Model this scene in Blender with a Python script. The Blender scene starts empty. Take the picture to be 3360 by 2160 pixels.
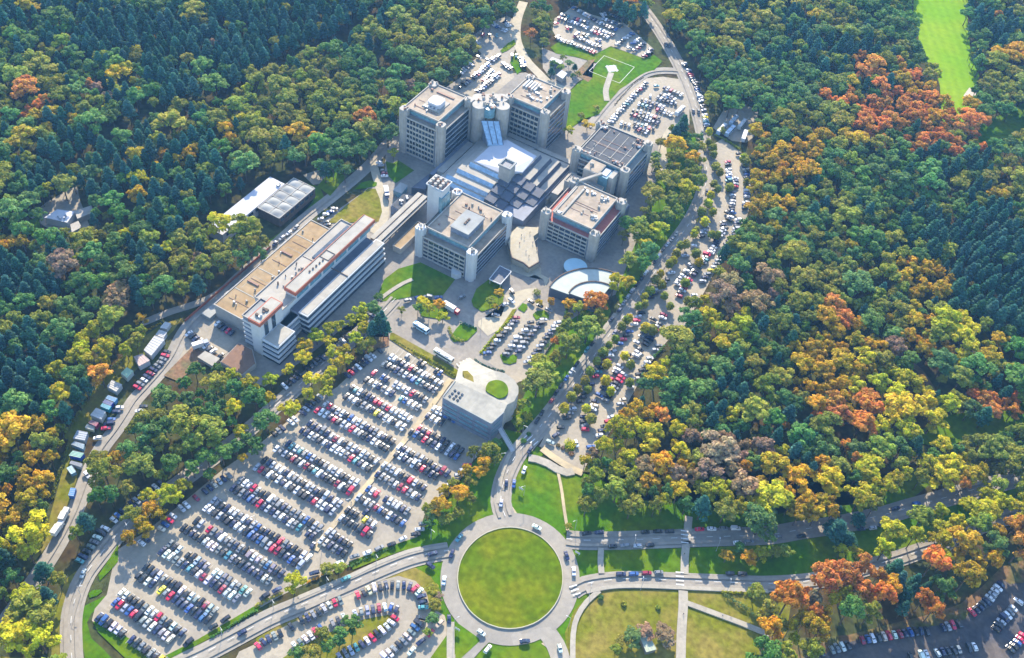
import bpy, bmesh, math, random
import numpy as np
from mathutils import Vector, Matrix
S = bpy.context.scene
R = math.radians
# ------------------------------------------------------------------ camera
CAM = [163.482, -341.026, 412.475]
AXES = [[0.855873, 0.510506, 0.082855], [-0.426775, 0.606641, 0.670709], [0.292137, -0.609402, 0.737079]]
cd = bpy.data.cameras.new('camera'); cam = bpy.data.objects.new('camera', cd); S.collection.objects.link(cam)
cd.sensor_fit = 'HORIZONTAL'; cd.sensor_width = 36.0; cd.lens = 37.77; cd.clip_start = 1.0; cd.clip_end = 8000.0
M = Matrix.Identity(4)
for c in range(3):
    for r in range(3): M[r][c] = AXES[c][r]
    M[c][3] = CAM[c]
cam.matrix_world = M
S.camera = cam
# ------------------------------------------------------------------ light: low autumn sun ahead of the camera, clear sky
SUN_EL, SUN_AZ = R(28.5), R(-30.6)      # azimuth clockwise from +Y
wd = bpy.data.worlds.new('World'); S.world = wd; wd.use_nodes = True
nt = wd.node_tree; bg = nt.nodes['Background']
sky = nt.nodes.new('ShaderNodeTexSky'); sky.sky_type = 'NISHITA'; sky.sun_disc = False
sky.sun_elevation = SUN_EL; sky.sun_rotation = SUN_AZ; sky.altitude = 300; sky.air_density = 1.0; sky.dust_density = 0.6; sky.ozone_density = 2.0
nt.links.new(sky.outputs[0], bg.inputs[0]); bg.inputs[1].default_value = 0.15
sl = bpy.data.lights.new('sun', 'SUN'); so = bpy.data.objects.new('sun', sl); S.collection.objects.link(so)
sl.energy = 3.8; sl.angle = R(0.5); sl.color = (1.0, 0.875, 0.69)
sd = Vector((math.sin(SUN_AZ) * math.cos(SUN_EL), math.cos(SUN_AZ) * math.cos(SUN_EL), math.sin(SUN_EL)))
so.rotation_euler = sd.to_track_quat('Z', 'Y').to_euler(); so.location = (0, 0, 300)
S.view_settings.view_transform = 'Standard'; S.view_settings.look = 'None'; S.view_settings.gamma = 1.0
S.view_settings.exposure = 2.1
S.render.engine = 'CYCLES'; S.cycles.use_denoising = True
S.cycles.max_bounces = 6; S.cycles.diffuse_bounces = 3; S.cycles.volume_bounces = 1; S.cycles.transmission_bounces = 3
rnd = random.Random(7); nr = np.random.default_rng(11)
# ------------------------------------------------------------------ measured layout in metres (x across the hospital grid, y away from the roundabout)
SHEETS = [
 ('hospital_yard','asphalt',[(-127.3,-93.0),(-106.6,-100.9),(-91.8,-105.6),(-79.2,-101.8),(-75.1,-80.7),(-71.7,-50.4),(-65.3,-25.6),(-54.7,-34.8),(-46.7,-43.6),(-4.1,-43.5),(-2.7,-40.5),(-0.5,-28.7),(20.4,-31.2),(22.8,-22.8),(21.0,18.5),(27.9,44.3),(33.3,54.1),(26.5,86.1),(16.2,132.3),(-1.9,194.6),(-21.0,196.6),(-49.5,191.8),(-58.6,168.2),(-78.6,201.5),(-110.9,203.8),(-142.2,173.5),(-149.4,110.4),(-142.4,89.0),(-127.0,65.1),(-125.7,42.1),(-131.2,-2.3),(-132.1,-48.1)]),
 ('car_park','lot',[(-48.8,-43.2),(-2.9,-42.3),(-0.6,-55.6),(32.5,-59.6),(27.7,-80.9),(28.7,-104.4),(23.9,-114.5),(29.4,-131.2),(19.1,-145.2),(12.2,-157.4),(5.1,-170.6),(-1.5,-183.3),(-9.5,-202.4),(-16.8,-218.8),(-23.3,-235.9),(-28.6,-239.3),(-52.6,-236.2),(-58.1,-234.7),(-60.8,-230.4),(-61.4,-223.2),(-67.7,-214.0),(-73.1,-206.6),(-69.4,-192.8),(-66.3,-172.5),(-63.8,-150.2),(-59.7,-131.5),(-56.0,-104.8),(-50.6,-82.0),(-49.1,-55.7)]),
 ('strip_car_park','lot',[(47.2,-41.8),(46.7,-7.9),(46.6,18.2),(47.0,57.9),(46.0,95.8),(46.1,122.0),(44.3,150.6),(38.7,173.0),(23.1,205.3),(26.3,218.5),(42.1,212.6),(52.2,200.8),(65.9,168.7),(71.1,144.6),(69.7,117.2),(72.4,89.9),(74.9,58.4),(71.3,39.2),(70.7,20.8),(71.7,2.7),(73.5,-22.2),(73.4,-42.4),(73.8,-58.4),(69.3,-58.5),(49.3,-57.3)]),
 ('small_car_park','lot',[(-2.7,-26.1),(-3.5,-16.9),(-4.5,12.9),(-4.3,23.8),(7.2,26.9),(17.8,20.0),(20.9,17.7),(22.9,-5.4),(24.2,-25.2),(19.7,-30.0),(13.6,-27.8),(0.2,-26.5)]),
 ('upper_car_park','lot',[(-125.7,286.6),(-125.7,297.4),(-108.8,295.3),(-85.1,299.9),(-53.9,283.5),(-53.9,268.7),(-79.5,267.8),(-83.8,252.4),(-111.3,250.1),(-121.6,259.5),(-128.1,274.0)]),
 ('north_car_park','lot',[(-161.4,240.6),(-156.8,255.3),(-149.8,254.4),(-132.4,227.5),(-123.9,206.2),(-114.1,194.3),(-115.2,163.7),(-125.1,157.0),(-132.5,159.2),(-138.9,158.1),(-146.2,186.8),(-145.7,204.0),(-155.0,209.7),(-162.3,215.0)]),
 ('helipad_car_park','lot',[(-34.1,257.0),(-21.8,262.2),(-7.2,241.3),(2.9,219.1),(-5.8,208.1),(-6.8,186.6),(-35.8,183.8),(-45.8,181.7),(-45.5,245.1)]),
 ('bus_yard','lot',[(16.8,225.2),(14.9,245.3),(24.5,262.6),(34.6,260.3),(42.5,233.4),(40.5,223.7),(32.2,220.2)]),
 ('loop_car_park','lot',[(3.0,-206.9),(5.5,-199.3),(13.5,-183.7),(17.4,-173.2),(22.6,-164.6),(28.2,-156.1),(33.1,-150.4),(40.5,-148.4),(47.4,-150.3),(53.3,-155.9),(56.8,-163.5),(56.2,-172.0),(56.9,-181.6),(1.5,-220.4),(-0.4,-213.1)]),
 ('lay_by','lot',[(55.4,-155.2),(59.5,-154.9),(65.5,-160.1),(73.3,-170.9),(55.2,-182.7),(56.3,-170.6)]),
 ('lower_car_park','darklot',[(199.5,-86.7),(203.1,-80.9),(208.9,-71.8),(217.9,-62.4),(230.3,-50.8),(240.4,-41.8),(249.3,-32.8),(250.6,-25.5),(255.5,-11.5),(258.7,-3.4),(262.6,-3.4),(268.0,1.0),(276.5,-37.7),(199.8,-87.6)]),
 ('service_yard','lot',[(-134.4,-93.4),(-136.3,-75.3),(-129.8,-81.7),(-108.7,-83.6),(-108.1,-98.1),(-117.9,-101.5),(-124.3,-102.6),(-119.7,-119.6),(-122.9,-124.0),(-126.8,-126.7),(-128.4,-111.2)]),
 ('south_field','drygrass',[(-117.2,-290.2),(-30.0,-236.6),(54.8,-179.3),(78.5,-164.9),(111.4,-141.4),(198.0,-86.1),(317.3,50.4),(364.7,-54.5),(-61.9,-333.4)]),
 ('roundabout_verge','grass',[(28.9,-127.1),(29.4,-105.4),(28.4,-81.9),(30.3,-58.0),(40.1,-54.4),(53.3,-65.0),(67.4,-61.3),(87.8,-86.5),(110.0,-112.2),(115.2,-146.5),(66.5,-178.2),(57.8,-165.1),(58.0,-155.8),(47.4,-146.3),(33.3,-148.3),(29.8,-131.7)]),
 ('roundabout_approach_lawn','grass',[(51.6,-80.6),(50.2,-71.2),(53.6,-66.3),(59.6,-66.0),(65.1,-66.3),(72.7,-59.2),(81.4,-57.6),(103.4,-57.0),(120.6,-46.8),(138.7,-40.2),(156.9,-30.8),(188.9,-2.3),(199.3,25.0),(212.1,39.7),(216.7,30.9),(209.5,12.1),(184.4,-12.6),(158.5,-36.6),(126.3,-60.3),(89.3,-87.1),(83.4,-90.0),(69.7,-91.6),(60.0,-88.1)]),
 ('verge_lawn','grass',[(89.6,-97.8),(93.4,-94.8),(130.5,-69.4),(162.3,-46.1),(187.4,-22.7),(203.0,-7.3),(224.3,18.6),(255.4,57.0),(258.7,42.3),(241.5,23.4),(222.9,-5.5),(203.6,-28.3),(184.4,-48.8),(168.2,-61.0),(135.8,-81.0),(104.3,-101.3),(100.5,-106.8),(94.6,-100.2)]),
 ('meadow','drygrass',[(114.0,-146.2),(105.6,-133.9),(104.1,-123.2),(106.8,-110.7),(110.3,-106.7),(137.2,-89.9),(171.0,-68.2),(182.4,-59.7),(182.1,-69.6),(184.9,-82.0),(184.3,-100.5)]),
 ('bank','brownbank',[(175.6,-89.7),(189.5,-82.1),(207.8,-68.6),(223.9,-51.0),(236.2,-38.2),(245.7,-26.2),(251.8,-12.2),(257.1,3.3),(265.3,13.1),(268.0,1.0),(262.6,-3.4),(258.7,-3.4),(255.5,-11.5),(250.6,-25.5),(249.3,-32.8),(240.4,-41.8),(230.3,-50.8),(217.9,-62.4),(208.9,-71.8),(203.1,-80.9),(199.5,-86.7),(179.9,-100.5)]),
 ('car_park_verge','grass',[(11.8,-156.9),(18.8,-144.7),(28.3,-131.5),(30.2,-128.9),(33.3,-128.6),(33.6,-133.1),(27.4,-139.7),(20.9,-149.6),(15.4,-158.7)]),
 ('west_verge','grass',[(-70.6,-218.7),(-71.6,-213.8),(-74.5,-203.4),(-68.7,-209.4),(-68.2,-212.3),(-68.2,-217.1),(-68.2,-220.3)]),
 ('entry_island','grass',[(-67.8,-227.0),(-67.5,-224.9),(-64.9,-222.8),(-63.8,-223.2),(-64.3,-225.9),(-65.9,-228.1)]),
 ('lot_border_lawn','grass',[(-65.5,-232.4),(-61.6,-223.8),(-59.8,-225.6),(-60.4,-232.8),(-59.0,-236.4),(-52.7,-240.4),(-45.1,-241.2),(-38.5,-242.5),(-47.6,-248.5),(-56.0,-242.5)]),
 ('lot_bank_lawn','grass',[(-56.9,-235.1),(-56.2,-233.1),(-40.7,-232.5),(-24.6,-232.8),(-33.9,-239.6),(-52.2,-237.1)]),
 ('car_park_hedge_strip','grass',[(-17.4,-218.0),(-7.9,-193.8),(-5.9,-193.3),(-6.1,-196.0),(-14.6,-217.0),(-21.9,-231.8),(-25.1,-233.9)]),
 ('perimeter_verge','drygrass',[(-79.5,-221.8),(-77.6,-223.3),(-75.9,-228.5),(-70.6,-237.3),(-62.4,-246.7),(-55.5,-253.6),(-58.5,-255.6),(-69.7,-244.2),(-76.3,-235.7),(-80.2,-226.6)]),
 ('south_triangle_lawn','grass',[(65.3,-154.9),(76.7,-155.8),(77.9,-156.6),(75.2,-168.6),(74.2,-169.3)]),
 ('south_east_triangle_lawn','grass',[(65.1,-175.2),(65.2,-161.8),(71.3,-171.1)]),
 ('south_lawn','grass',[(84.8,-165.2),(85.3,-159.4),(89.9,-153.5),(93.4,-150.8),(101.2,-148.4),(107.4,-150.5)]),
 ('structure_lawn','grass',[(33.6,-65.0),(31.4,-59.5),(35.7,-57.1),(37.7,-57.6),(36.8,-68.8)]),
 ('ramp_verge','grass',[(49.1,-63.8),(48.5,-58.1),(51.5,-58.6),(53.4,-59.8),(53.1,-62.0)]),
 ('tower_lawn','grass',[(-70.9,-20.1),(-74.6,-9.0),(-73.2,2.0),(-66.2,13.1),(-43.7,13.1),(-42.6,-0.7),(-53.2,-8.2),(-63.1,-20.2),(-66.6,-23.1)]),
 ('service_lawn','drygrass',[(-126.3,12.9),(-126.5,27.7),(-125.1,46.5),(-121.5,48.4),(-114.4,42.7),(-107.0,34.4),(-103.7,26.4),(-126.1,8.7)]),
 ('service_corner_lawn','grass',[(-131.0,40.6),(-131.4,48.1),(-128.6,52.6),(-124.1,53.5),(-122.6,50.7),(-126.5,45.5)]),
 ('north_west_lawn','grass',[(-131.5,72.5),(-126.9,73.4),(-125.7,77.6),(-113.0,75.5),(-115.1,59.4),(-122.1,62.2)]),
 ('hall_lawn','grass',[(-159.4,22.0),(-155.9,29.3),(-148.5,31.0),(-138.5,23.5),(-139.8,1.1),(-137.2,-24.3),(-143.9,-25.1),(-141.2,-0.9),(-143.8,19.6)]),
 ('upper_lawn','grass',[(-112.2,239.8),(-111.0,250.0),(-83.4,253.2),(-77.6,243.5),(-93.2,240.3),(-105.8,235.7)]),
 ('helipad_lawn','grass',[(-82.9,252.9),(-79.4,266.8),(-53.5,268.1),(-50.0,276.6),(-42.1,273.1),(-42.2,259.6),(-46.9,245.9),(-51.1,225.6),(-50.4,205.5),(-48.8,193.4),(-55.2,181.8),(-57.6,166.2),(-63.4,170.0),(-72.9,191.2),(-76.7,202.3),(-76.6,216.9),(-73.8,225.7),(-77.2,243.2)]),
 ('garden_yard','asphalt',[(-116.9,236.1),(-106.0,236.1),(-93.7,241.2),(-77.6,242.2),(-74.5,225.8),(-77.5,217.4),(-77.4,202.4),(-87.7,203.4),(-104.2,215.2)]),
 ('garden_bed','soil',[(-83.9,221.7),(-84.1,242.5),(-80.6,246.3),(-80.2,243.4),(-78.9,224.5),(-71.9,225.8),(-71.9,219.7)]),
 ('north_lot_island','grass',[(-128.2,219.9),(-124.4,216.4),(-118.6,210.4),(-114.0,203.5),(-114.2,198.2),(-118.6,202.0),(-125.2,207.3)]),
 ('north_lot_hedge_strip','grass',[(-137.5,214.7),(-138.1,225.2),(-136.9,232.7),(-133.0,228.1),(-133.7,217.8),(-135.1,213.5)]),
 ('distant_meadow','brightgrass',[(40.2,605.6),(80.0,639.1),(121.8,467.8),(136.6,420.2),(148.0,399.7),(148.6,385.3),(158.1,340.6),(140.8,327.5),(127.5,369.1),(118.6,388.1),(103.9,398.8),(96.4,423.6),(86.3,444.7)]),
 ('sand_bunker','sand',[(144.8,366.6),(145.7,378.8),(150.8,382.7),(152.2,369.2),(148.2,365.1)]),
 ('shaded_clearing','grass',[(198.5,49.1),(210.9,75.3),(221.5,85.9),(248.4,112.8),(252.1,95.4),(230.9,74.4),(214.6,53.8)]),
 ('east_clearing','grass',[(162.2,317.8),(164.6,342.6),(187.5,396.3),(198.5,345.1),(177.6,312.8)]),
 ('hut_clearing','lot',[(-259.5,-81.4),(-260.4,-67.5),(-258.2,-47.8),(-248.1,-55.5),(-233.1,-65.0),(-222.5,-71.4),(-226.2,-76.9),(-244.9,-82.1)]),
 ('hut_lawn','grass',[(-256.1,-84.6),(-255.6,-77.1),(-242.6,-88.7),(-248.4,-91.6)]),
 ('small_yard','lot',[(-162.8,33.7),(-156.8,46.2),(-152.7,47.6),(-148.9,34.5),(-152.7,30.1)]),
 ('yard_lawn','grass',[(-149.9,30.5),(-151.9,46.6),(-141.5,47.9),(-138.7,27.9)]),
 ('construction_verge','drygrass',[(-134.3,-177.1),(-140.6,-160.5),(-145.6,-137.5),(-148.7,-116.2),(-147.1,-100.0),(-141.9,-90.3),(-139.4,-99.2),(-138.3,-112.4),(-135.4,-134.8),(-132.1,-154.7),(-124.8,-172.6)]),
 ('lower_construction_verge','drygrass',[(-132.2,-175.7),(-125.9,-171.4),(-116.5,-184.1),(-107.4,-197.9),(-99.7,-211.8),(-97.1,-227.5),(-98.0,-229.7),(-105.1,-213.8),(-118.0,-194.3)]),
 ('grove_floor','soil',[(-52.1,-55.6),(-56.6,-47.0),(-48.9,-41.6),(-45.2,-46.1),(-47.7,-50.7)]),
 ('site_terrace','soil',[(-122.9,-124.0),(-124.3,-102.6),(-117.9,-101.5),(-108.1,-98.1),(-109.6,-103.7),(-114.3,-113.6),(-115.0,-122.8)]),
 ('lower_plaza','palepave',[(-25.6,41.3),(-15.3,43.2),(-14.6,49.9),(-9.8,47.9),(-7.6,44.0),(-2.4,43.7),(-0.8,36.8),(-4.4,40.9),(-9.9,41.7),(-12.2,38.0),(-22.4,36.8)]),
 ('forecourt_paving','palepave',[(-17.2,-5.5),(-16.1,-1.6),(-9.2,4.4),(-12.4,15.5),(-15.8,18.2),(-9.1,28.9),(-4.6,33.4),(-0.3,26.7),(-4.8,22.2),(-5.6,14.6),(-4.4,-2.1),(-7.7,-11.6),(-15.6,-8.7)]),
 ('forecourt_garden','grass',[(-30.5,13.7),(-28.8,24.1),(-21.8,24.5),(-16.3,19.2),(-13.7,13.3),(-14.6,8.9),(-19.1,1.2),(-24.7,1.6),(-27.9,4.5)]),
 ('turn_garden','grass',[(-23.7,-17.2),(-23.7,-12.4),(-15.4,-10.2),(-14.1,-11.7),(-14.6,-20.5),(-19.8,-25.3),(-22.9,-23.9)]),
 ('bus_island','grass',[(-50.7,-14.0),(-48.8,-7.6),(-39.1,-5.8),(-32.7,-10.1),(-32.9,-15.2),(-43.1,-19.9)]),
 ('planting_strip','drygrass',[(-49.5,-39.0),(-48.6,-37.8),(-22.2,-38.7),(-6.8,-40.0),(-5.1,-43.3),(-7.0,-45.7),(-29.0,-44.6),(-47.6,-42.4)]),
 ('forecourt_verge','drygrass',[(-4.8,-23.9),(-4.8,-7.2),(-6.7,11.9),(-5.1,13.7),(-3.1,-4.2),(-2.3,-23.8)]),
 ('forecourt_mound','grass',[(-4.8,13.9),(-4.7,19.0),(-2.3,19.4),(-0.7,17.4),(-0.7,13.6)]),
 ('lot_end_island','grass',[(4.3,-19.3),(5.0,-17.6),(8.3,-18.8),(9.7,-14.9),(12.0,-15.1),(13.6,-18.6),(11.6,-21.7),(8.5,-22.7)]),
 ('lot_head_island','grass',[(3.8,14.9),(4.4,18.5),(7.6,21.3),(11.2,19.5),(12.2,17.1),(9.0,16.6),(7.4,12.5)]),
 ('strip_turning_island','grass',[(59.3,-50.8),(58.8,-48.6),(60.1,-46.7),(62.2,-46.3),(63.8,-47.7),(64.2,-50.5),(62.9,-52.4),(60.8,-52.3)]),
 ('small_lot_bank','grass',[(25.1,-24.5),(21.3,18.0),(20.4,31.3),(31.7,47.0),(37.2,41.3),(40.1,20.9),(40.2,-7.3),(41.1,-26.7),(39.0,-50.5),(36.4,-55.4),(30.2,-51.9),(28.0,-35.8)]),
 ('wood_floor','grass',[(33.3,54.1),(26.5,86.1),(16.2,132.3),(-1.9,194.6),(2.4,211.5),(16.0,208.0),(29.3,181.2),(36.6,161.7),(41.4,141.4),(42.0,101.5),(42.0,68.2),(39.8,48.9)]),
 ('loop_island','drygrass',[(15.1,-208.4),(17.9,-199.4),(23.5,-189.1),(28.6,-180.5),(32.9,-174.7),(40.1,-167.6),(43.7,-167.6),(43.4,-172.3),(39.4,-181.7),(37.2,-194.0)]),
 ('loop_verge','drygrass',[(1.4,-205.0),(6.6,-193.4),(15.2,-176.3),(21.0,-165.4),(27.9,-153.5),(31.0,-147.4),(36.9,-143.1),(44.1,-142.8),(51.4,-146.1),(57.0,-153.5),(58.1,-162.7),(58.1,-171.0),(55.1,-172.9),(56.1,-164.0),(52.7,-156.3),(47.1,-150.5),(41.0,-149.0),(33.4,-150.7),(28.5,-156.4),(22.9,-164.9),(17.3,-173.3),(13.5,-183.6),(5.5,-199.4),(3.0,-206.9)]),
 ('roundabout_island','mottledgrass',[(92.7,-112.6),(93.9,-115.0),(94.8,-117.6),(95.5,-120.2),(95.9,-122.9),(96.0,-125.6),(95.8,-128.3),(95.4,-130.9),(94.7,-133.4),(93.8,-135.8),(92.6,-138.1),(91.1,-140.2),(89.5,-142.1),(87.7,-143.8),(85.7,-145.3),(83.6,-146.5),(81.3,-147.5),(79.0,-148.1),(76.6,-148.6),(74.1,-148.7),(71.7,-148.5),(69.2,-148.1),(66.8,-147.4),(64.5,-146.3),(62.3,-145.1),(60.1,-143.5),(58.2,-141.8),(56.4,-139.8),(54.8,-137.6),(53.5,-135.2),(52.4,-132.7),(51.5,-130.1),(51.0,-127.4),(50.7,-124.6),(50.7,-121.9),(51.0,-119.1),(51.6,-116.4),(52.5,-113.8),(53.6,-111.4),(55.1,-109.1),(56.7,-107.0),(58.6,-105.1),(60.7,-103.5),(63.0,-102.2),(65.4,-101.2),(68.0,-100.5),(70.5,-100.1),(73.2,-100.0),(75.8,-100.3),(78.4,-100.9),(80.9,-101.8),(83.3,-102.9),(85.6,-104.4),(87.7,-106.1),(89.6,-108.1),(91.2,-110.2)])]
ROADS = [
 ('main_road','road',9.5,[(55.9,-99.8),(50.2,-94.1),(45.5,-83.3),(42.9,-69.1),(43.4,-56.8),(44.4,-36.8),(44.7,-12.0),(44.2,18.0),(44.3,38.7),(44.3,63.5),(43.2,90.4),(42.8,113.0),(42.6,130.8),(39.8,154.4),(34.2,174.7),(21.8,201.6),(7.2,226.3),(-8.0,247.9),(-26.5,271.1),(-46.4,292.7),(-65.1,310.9),(-83.1,326.7),(-100.0,343.0)]),
 ('ring_road','road',7.6,[(95.7,-110.6),(97.1,-113.4),(98.2,-116.4),(98.9,-119.5),(99.4,-122.6),(99.5,-125.7),(99.3,-128.8),(98.7,-131.8),(97.9,-134.7),(96.8,-137.4),(95.4,-140.0),(93.8,-142.5),(91.9,-144.7),(89.8,-146.6),(87.5,-148.3),(85.1,-149.7),(82.5,-150.8),(79.8,-151.6),(77.0,-152.1),(74.2,-152.2),(71.4,-152.1),(68.5,-151.6),(65.8,-150.7),(63.1,-149.6),(60.5,-148.1),(58.0,-146.4),(55.8,-144.4),(53.7,-142.1),(51.9,-139.6),(50.3,-136.8),(49.0,-133.9),(48.0,-130.9),(47.3,-127.8),(47.0,-124.6),(47.0,-121.4),(47.3,-118.2),(48.0,-115.0),(49.0,-112.0),(50.4,-109.2),(52.0,-106.5),(54.0,-104.0),(56.2,-101.9),(58.6,-100.0),(61.3,-98.5),(64.1,-97.3),(67.0,-96.4),(70.1,-96.0),(73.1,-95.9),(76.2,-96.2),(79.2,-96.9),(82.1,-98.0),(84.9,-99.4),(87.5,-101.1),(89.9,-103.1),(92.1,-105.4),(94.1,-107.9),(95.7,-110.6)]),
 ('west_road','road',9.0,[(44.4,-128.4),(37.6,-135.0),(31.4,-142.6),(24.4,-153.9),(19.0,-163.6),(13.2,-173.6),(6.9,-184.6),(0.6,-195.3),(-5.1,-207.6),(-11.0,-220.4),(-17.5,-233.4),(-26.7,-258.1)]),
 ('perimeter_road','road',8.5,[(1.6,-284.6),(-29.2,-267.6),(-48.7,-253.6),(-58.3,-245.4),(-65.8,-237.9),(-71.3,-229.8),(-74.9,-221.6),(-76.7,-211.4),(-78.2,-198.1),(-77.7,-185.9),(-75.8,-172.9),(-73.5,-159.0),(-70.0,-137.1),(-68.2,-121.5),(-67.5,-109.6),(-66.3,-95.1),(-65.0,-73.7),(-63.6,-58.9),(-62.1,-41.8),(-61.2,-29.5),(-61.6,-17.3)]),
 ('service_road','road',7.5,[(-76.8,-294.3),(-83.9,-262.1),(-85.4,-254.4),(-88.6,-240.7),(-91.8,-228.0),(-95.9,-214.8),(-100.9,-202.3),(-107.2,-190.6),(-111.7,-182.1),(-116.0,-171.4),(-118.3,-160.6),(-121.0,-151.0),(-123.5,-142.9),(-124.7,-133.2),(-126.3,-121.4),(-128.7,-111.3),(-133.0,-100.6),(-135.6,-90.0),(-135.9,-73.7),(-137.2,-55.7),(-137.8,-34.2),(-138.2,-15.8),(-138.6,4.1),(-137.2,31.4),(-136.8,53.9),(-137.8,69.4),(-139.9,84.2),(-141.0,100.6),(-141.3,122.1)]),
 ('upper_east_road','road',9.5,[(84.5,-94.5),(91.3,-91.0),(107.3,-80.1),(128.4,-64.7),(144.4,-53.2),(160.5,-41.5),(173.2,-29.4),(186.4,-17.3),(201.9,-1.2),(212.0,10.9),(225.1,26.3),(238.3,41.9),(258.5,65.7),(288.9,104.3),(333.7,164.7)]),
 ('lower_east_road','road',8.0,[(99.3,-115.6),(102.3,-109.5),(110.9,-101.4),(121.2,-94.1),(137.4,-84.4),(153.6,-74.7),(169.7,-64.8),(185.3,-52.8),(196.1,-41.8),(204.7,-31.7),(214.6,-20.3),(222.3,-10.4),(234.2,4.7),(243.7,20.4),(263.1,44.1),(292.6,82.1),(336.3,139.9)]),
 ('south_west_road','road',7.0,[(78.0,-154.2),(76.8,-160.6),(76.1,-167.6),(76.2,-174.1),(84.2,-204.5)]),
 ('south_east_road','road',8.0,[(99.3,-138.0),(105.1,-141.0),(110.1,-145.5),(114.0,-150.5),(133.9,-182.3)]),
 ('helipad_road','road',7.5,[(-28.7,268.8),(-36.2,264.2),(-44.4,254.1),(-48.0,237.1),(-49.5,214.9),(-49.0,196.7),(-47.6,176.5)]),
 ('north_road','palepave',6.5,[(-156.6,278.8),(-149.7,259.2),(-141.1,241.8),(-131.8,229.0),(-118.5,216.8),(-104.5,208.8),(-92.3,202.9),(-77.4,202.4)]),
 ('yard_ramp','palepave',5.0,[(-5.0,208.6),(-3.5,196.9),(-1.0,186.3),(4.6,176.5),(8.3,165.6)]),
 ('service_loop','palepave',5.0,[(-137.7,68.0),(-131.6,61.7),(-123.2,53.4),(-114.7,45.6),(-107.2,37.3),(-101.9,27.7),(-101.6,17.1)]),
 ('forest_road','road',4.5,[(-155.2,-104.5),(-149.2,-90.6),(-143.3,-80.3),(-139.2,-69.9),(-137.8,-56.1)]),
 ('woodland_track','soil',3.5,[(175.1,106.9),(182.0,102.0),(190.8,98.5),(198.1,91.8),(204.4,85.8)])]
PATHS = [
 ('car_park_footpath','sandpath',2.6,[(-3.4,-160.2),(-4.6,-152.1),(-4.9,-133.1),(-4.9,-113.7),(-5.1,-92.9),(-5.8,-70.3),(-7.4,-52.1),(-7.7,-46.6)]),
 ('crossing_path','pavement',3.5,[(125.8,-53.0),(129.8,-63.8),(132.7,-72.3),(136.5,-81.2)]),
 ('meadow_path','pavement',4.0,[(139.4,-88.9),(142.5,-95.6),(146.9,-106.9),(152.9,-120.9)]),
 ('diagonal_path','pavement',2.4,[(142.9,-93.4),(153.2,-91.5),(166.1,-89.2),(179.1,-87.2)]),
 ('meadow_kerb_path','pavement',2.2,[(108.8,-109.1),(106.7,-116.8),(106.6,-125.1),(108.9,-132.8),(115.5,-145.3)]),
 ('verge_path','pavement',2.6,[(99.7,-90.0),(102.5,-95.9),(105.8,-101.2)]),
 ('lawn_path','sandpath',1.4,[(64.3,-65.7),(70.5,-73.5),(76.5,-81.9),(83.0,-90.5)]),
 ('helipad_path','pavement',3.8,[(-64.3,238.7),(-60.9,227.1),(-57.6,217.6),(-51.9,208.4)]),
 ('footpath_south','pavement',3.2,[(63.4,-156.2),(67.2,-162.1),(72.9,-170.8)]),
 ('main_road_pavement','pavement',2.0,[(49.7,-95.8),(43.6,-83.2),(39.9,-68.2),(39.8,-54.7),(40.7,-36.8),(40.5,-12.2),(39.9,19.0),(39.9,41.2)]),
 ('lawn_walk','pavement',2.2,[(-67.9,-22.8),(-66.7,-14.0),(-64.5,-5.3),(-62.4,-0.3)]),
 ('west_pavement','pavement',1.8,[(33.7,-134.2),(29.3,-139.5),(22.2,-150.7),(17.0,-160.8),(11.0,-170.8),(4.5,-181.7)]),
 ('lower_road_pavement','pavement',1.8,[(104.4,-112.6),(112.5,-104.5),(122.8,-97.2),(138.8,-87.6),(155.0,-78.0),(171.0,-68.2)]),
 ('terrace_walk','sandpath',3.5,[(51.1,-57.9),(56.8,-59.0),(64.3,-59.8),(69.3,-59.9),(74.0,-59.5)]),
 ('lawn_top_path','pavement',4.0,[(48.5,-66.1),(52.2,-64.6),(57.6,-63.8),(62.8,-64.2),(67.7,-63.3),(69.8,-60.9)])]
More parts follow.
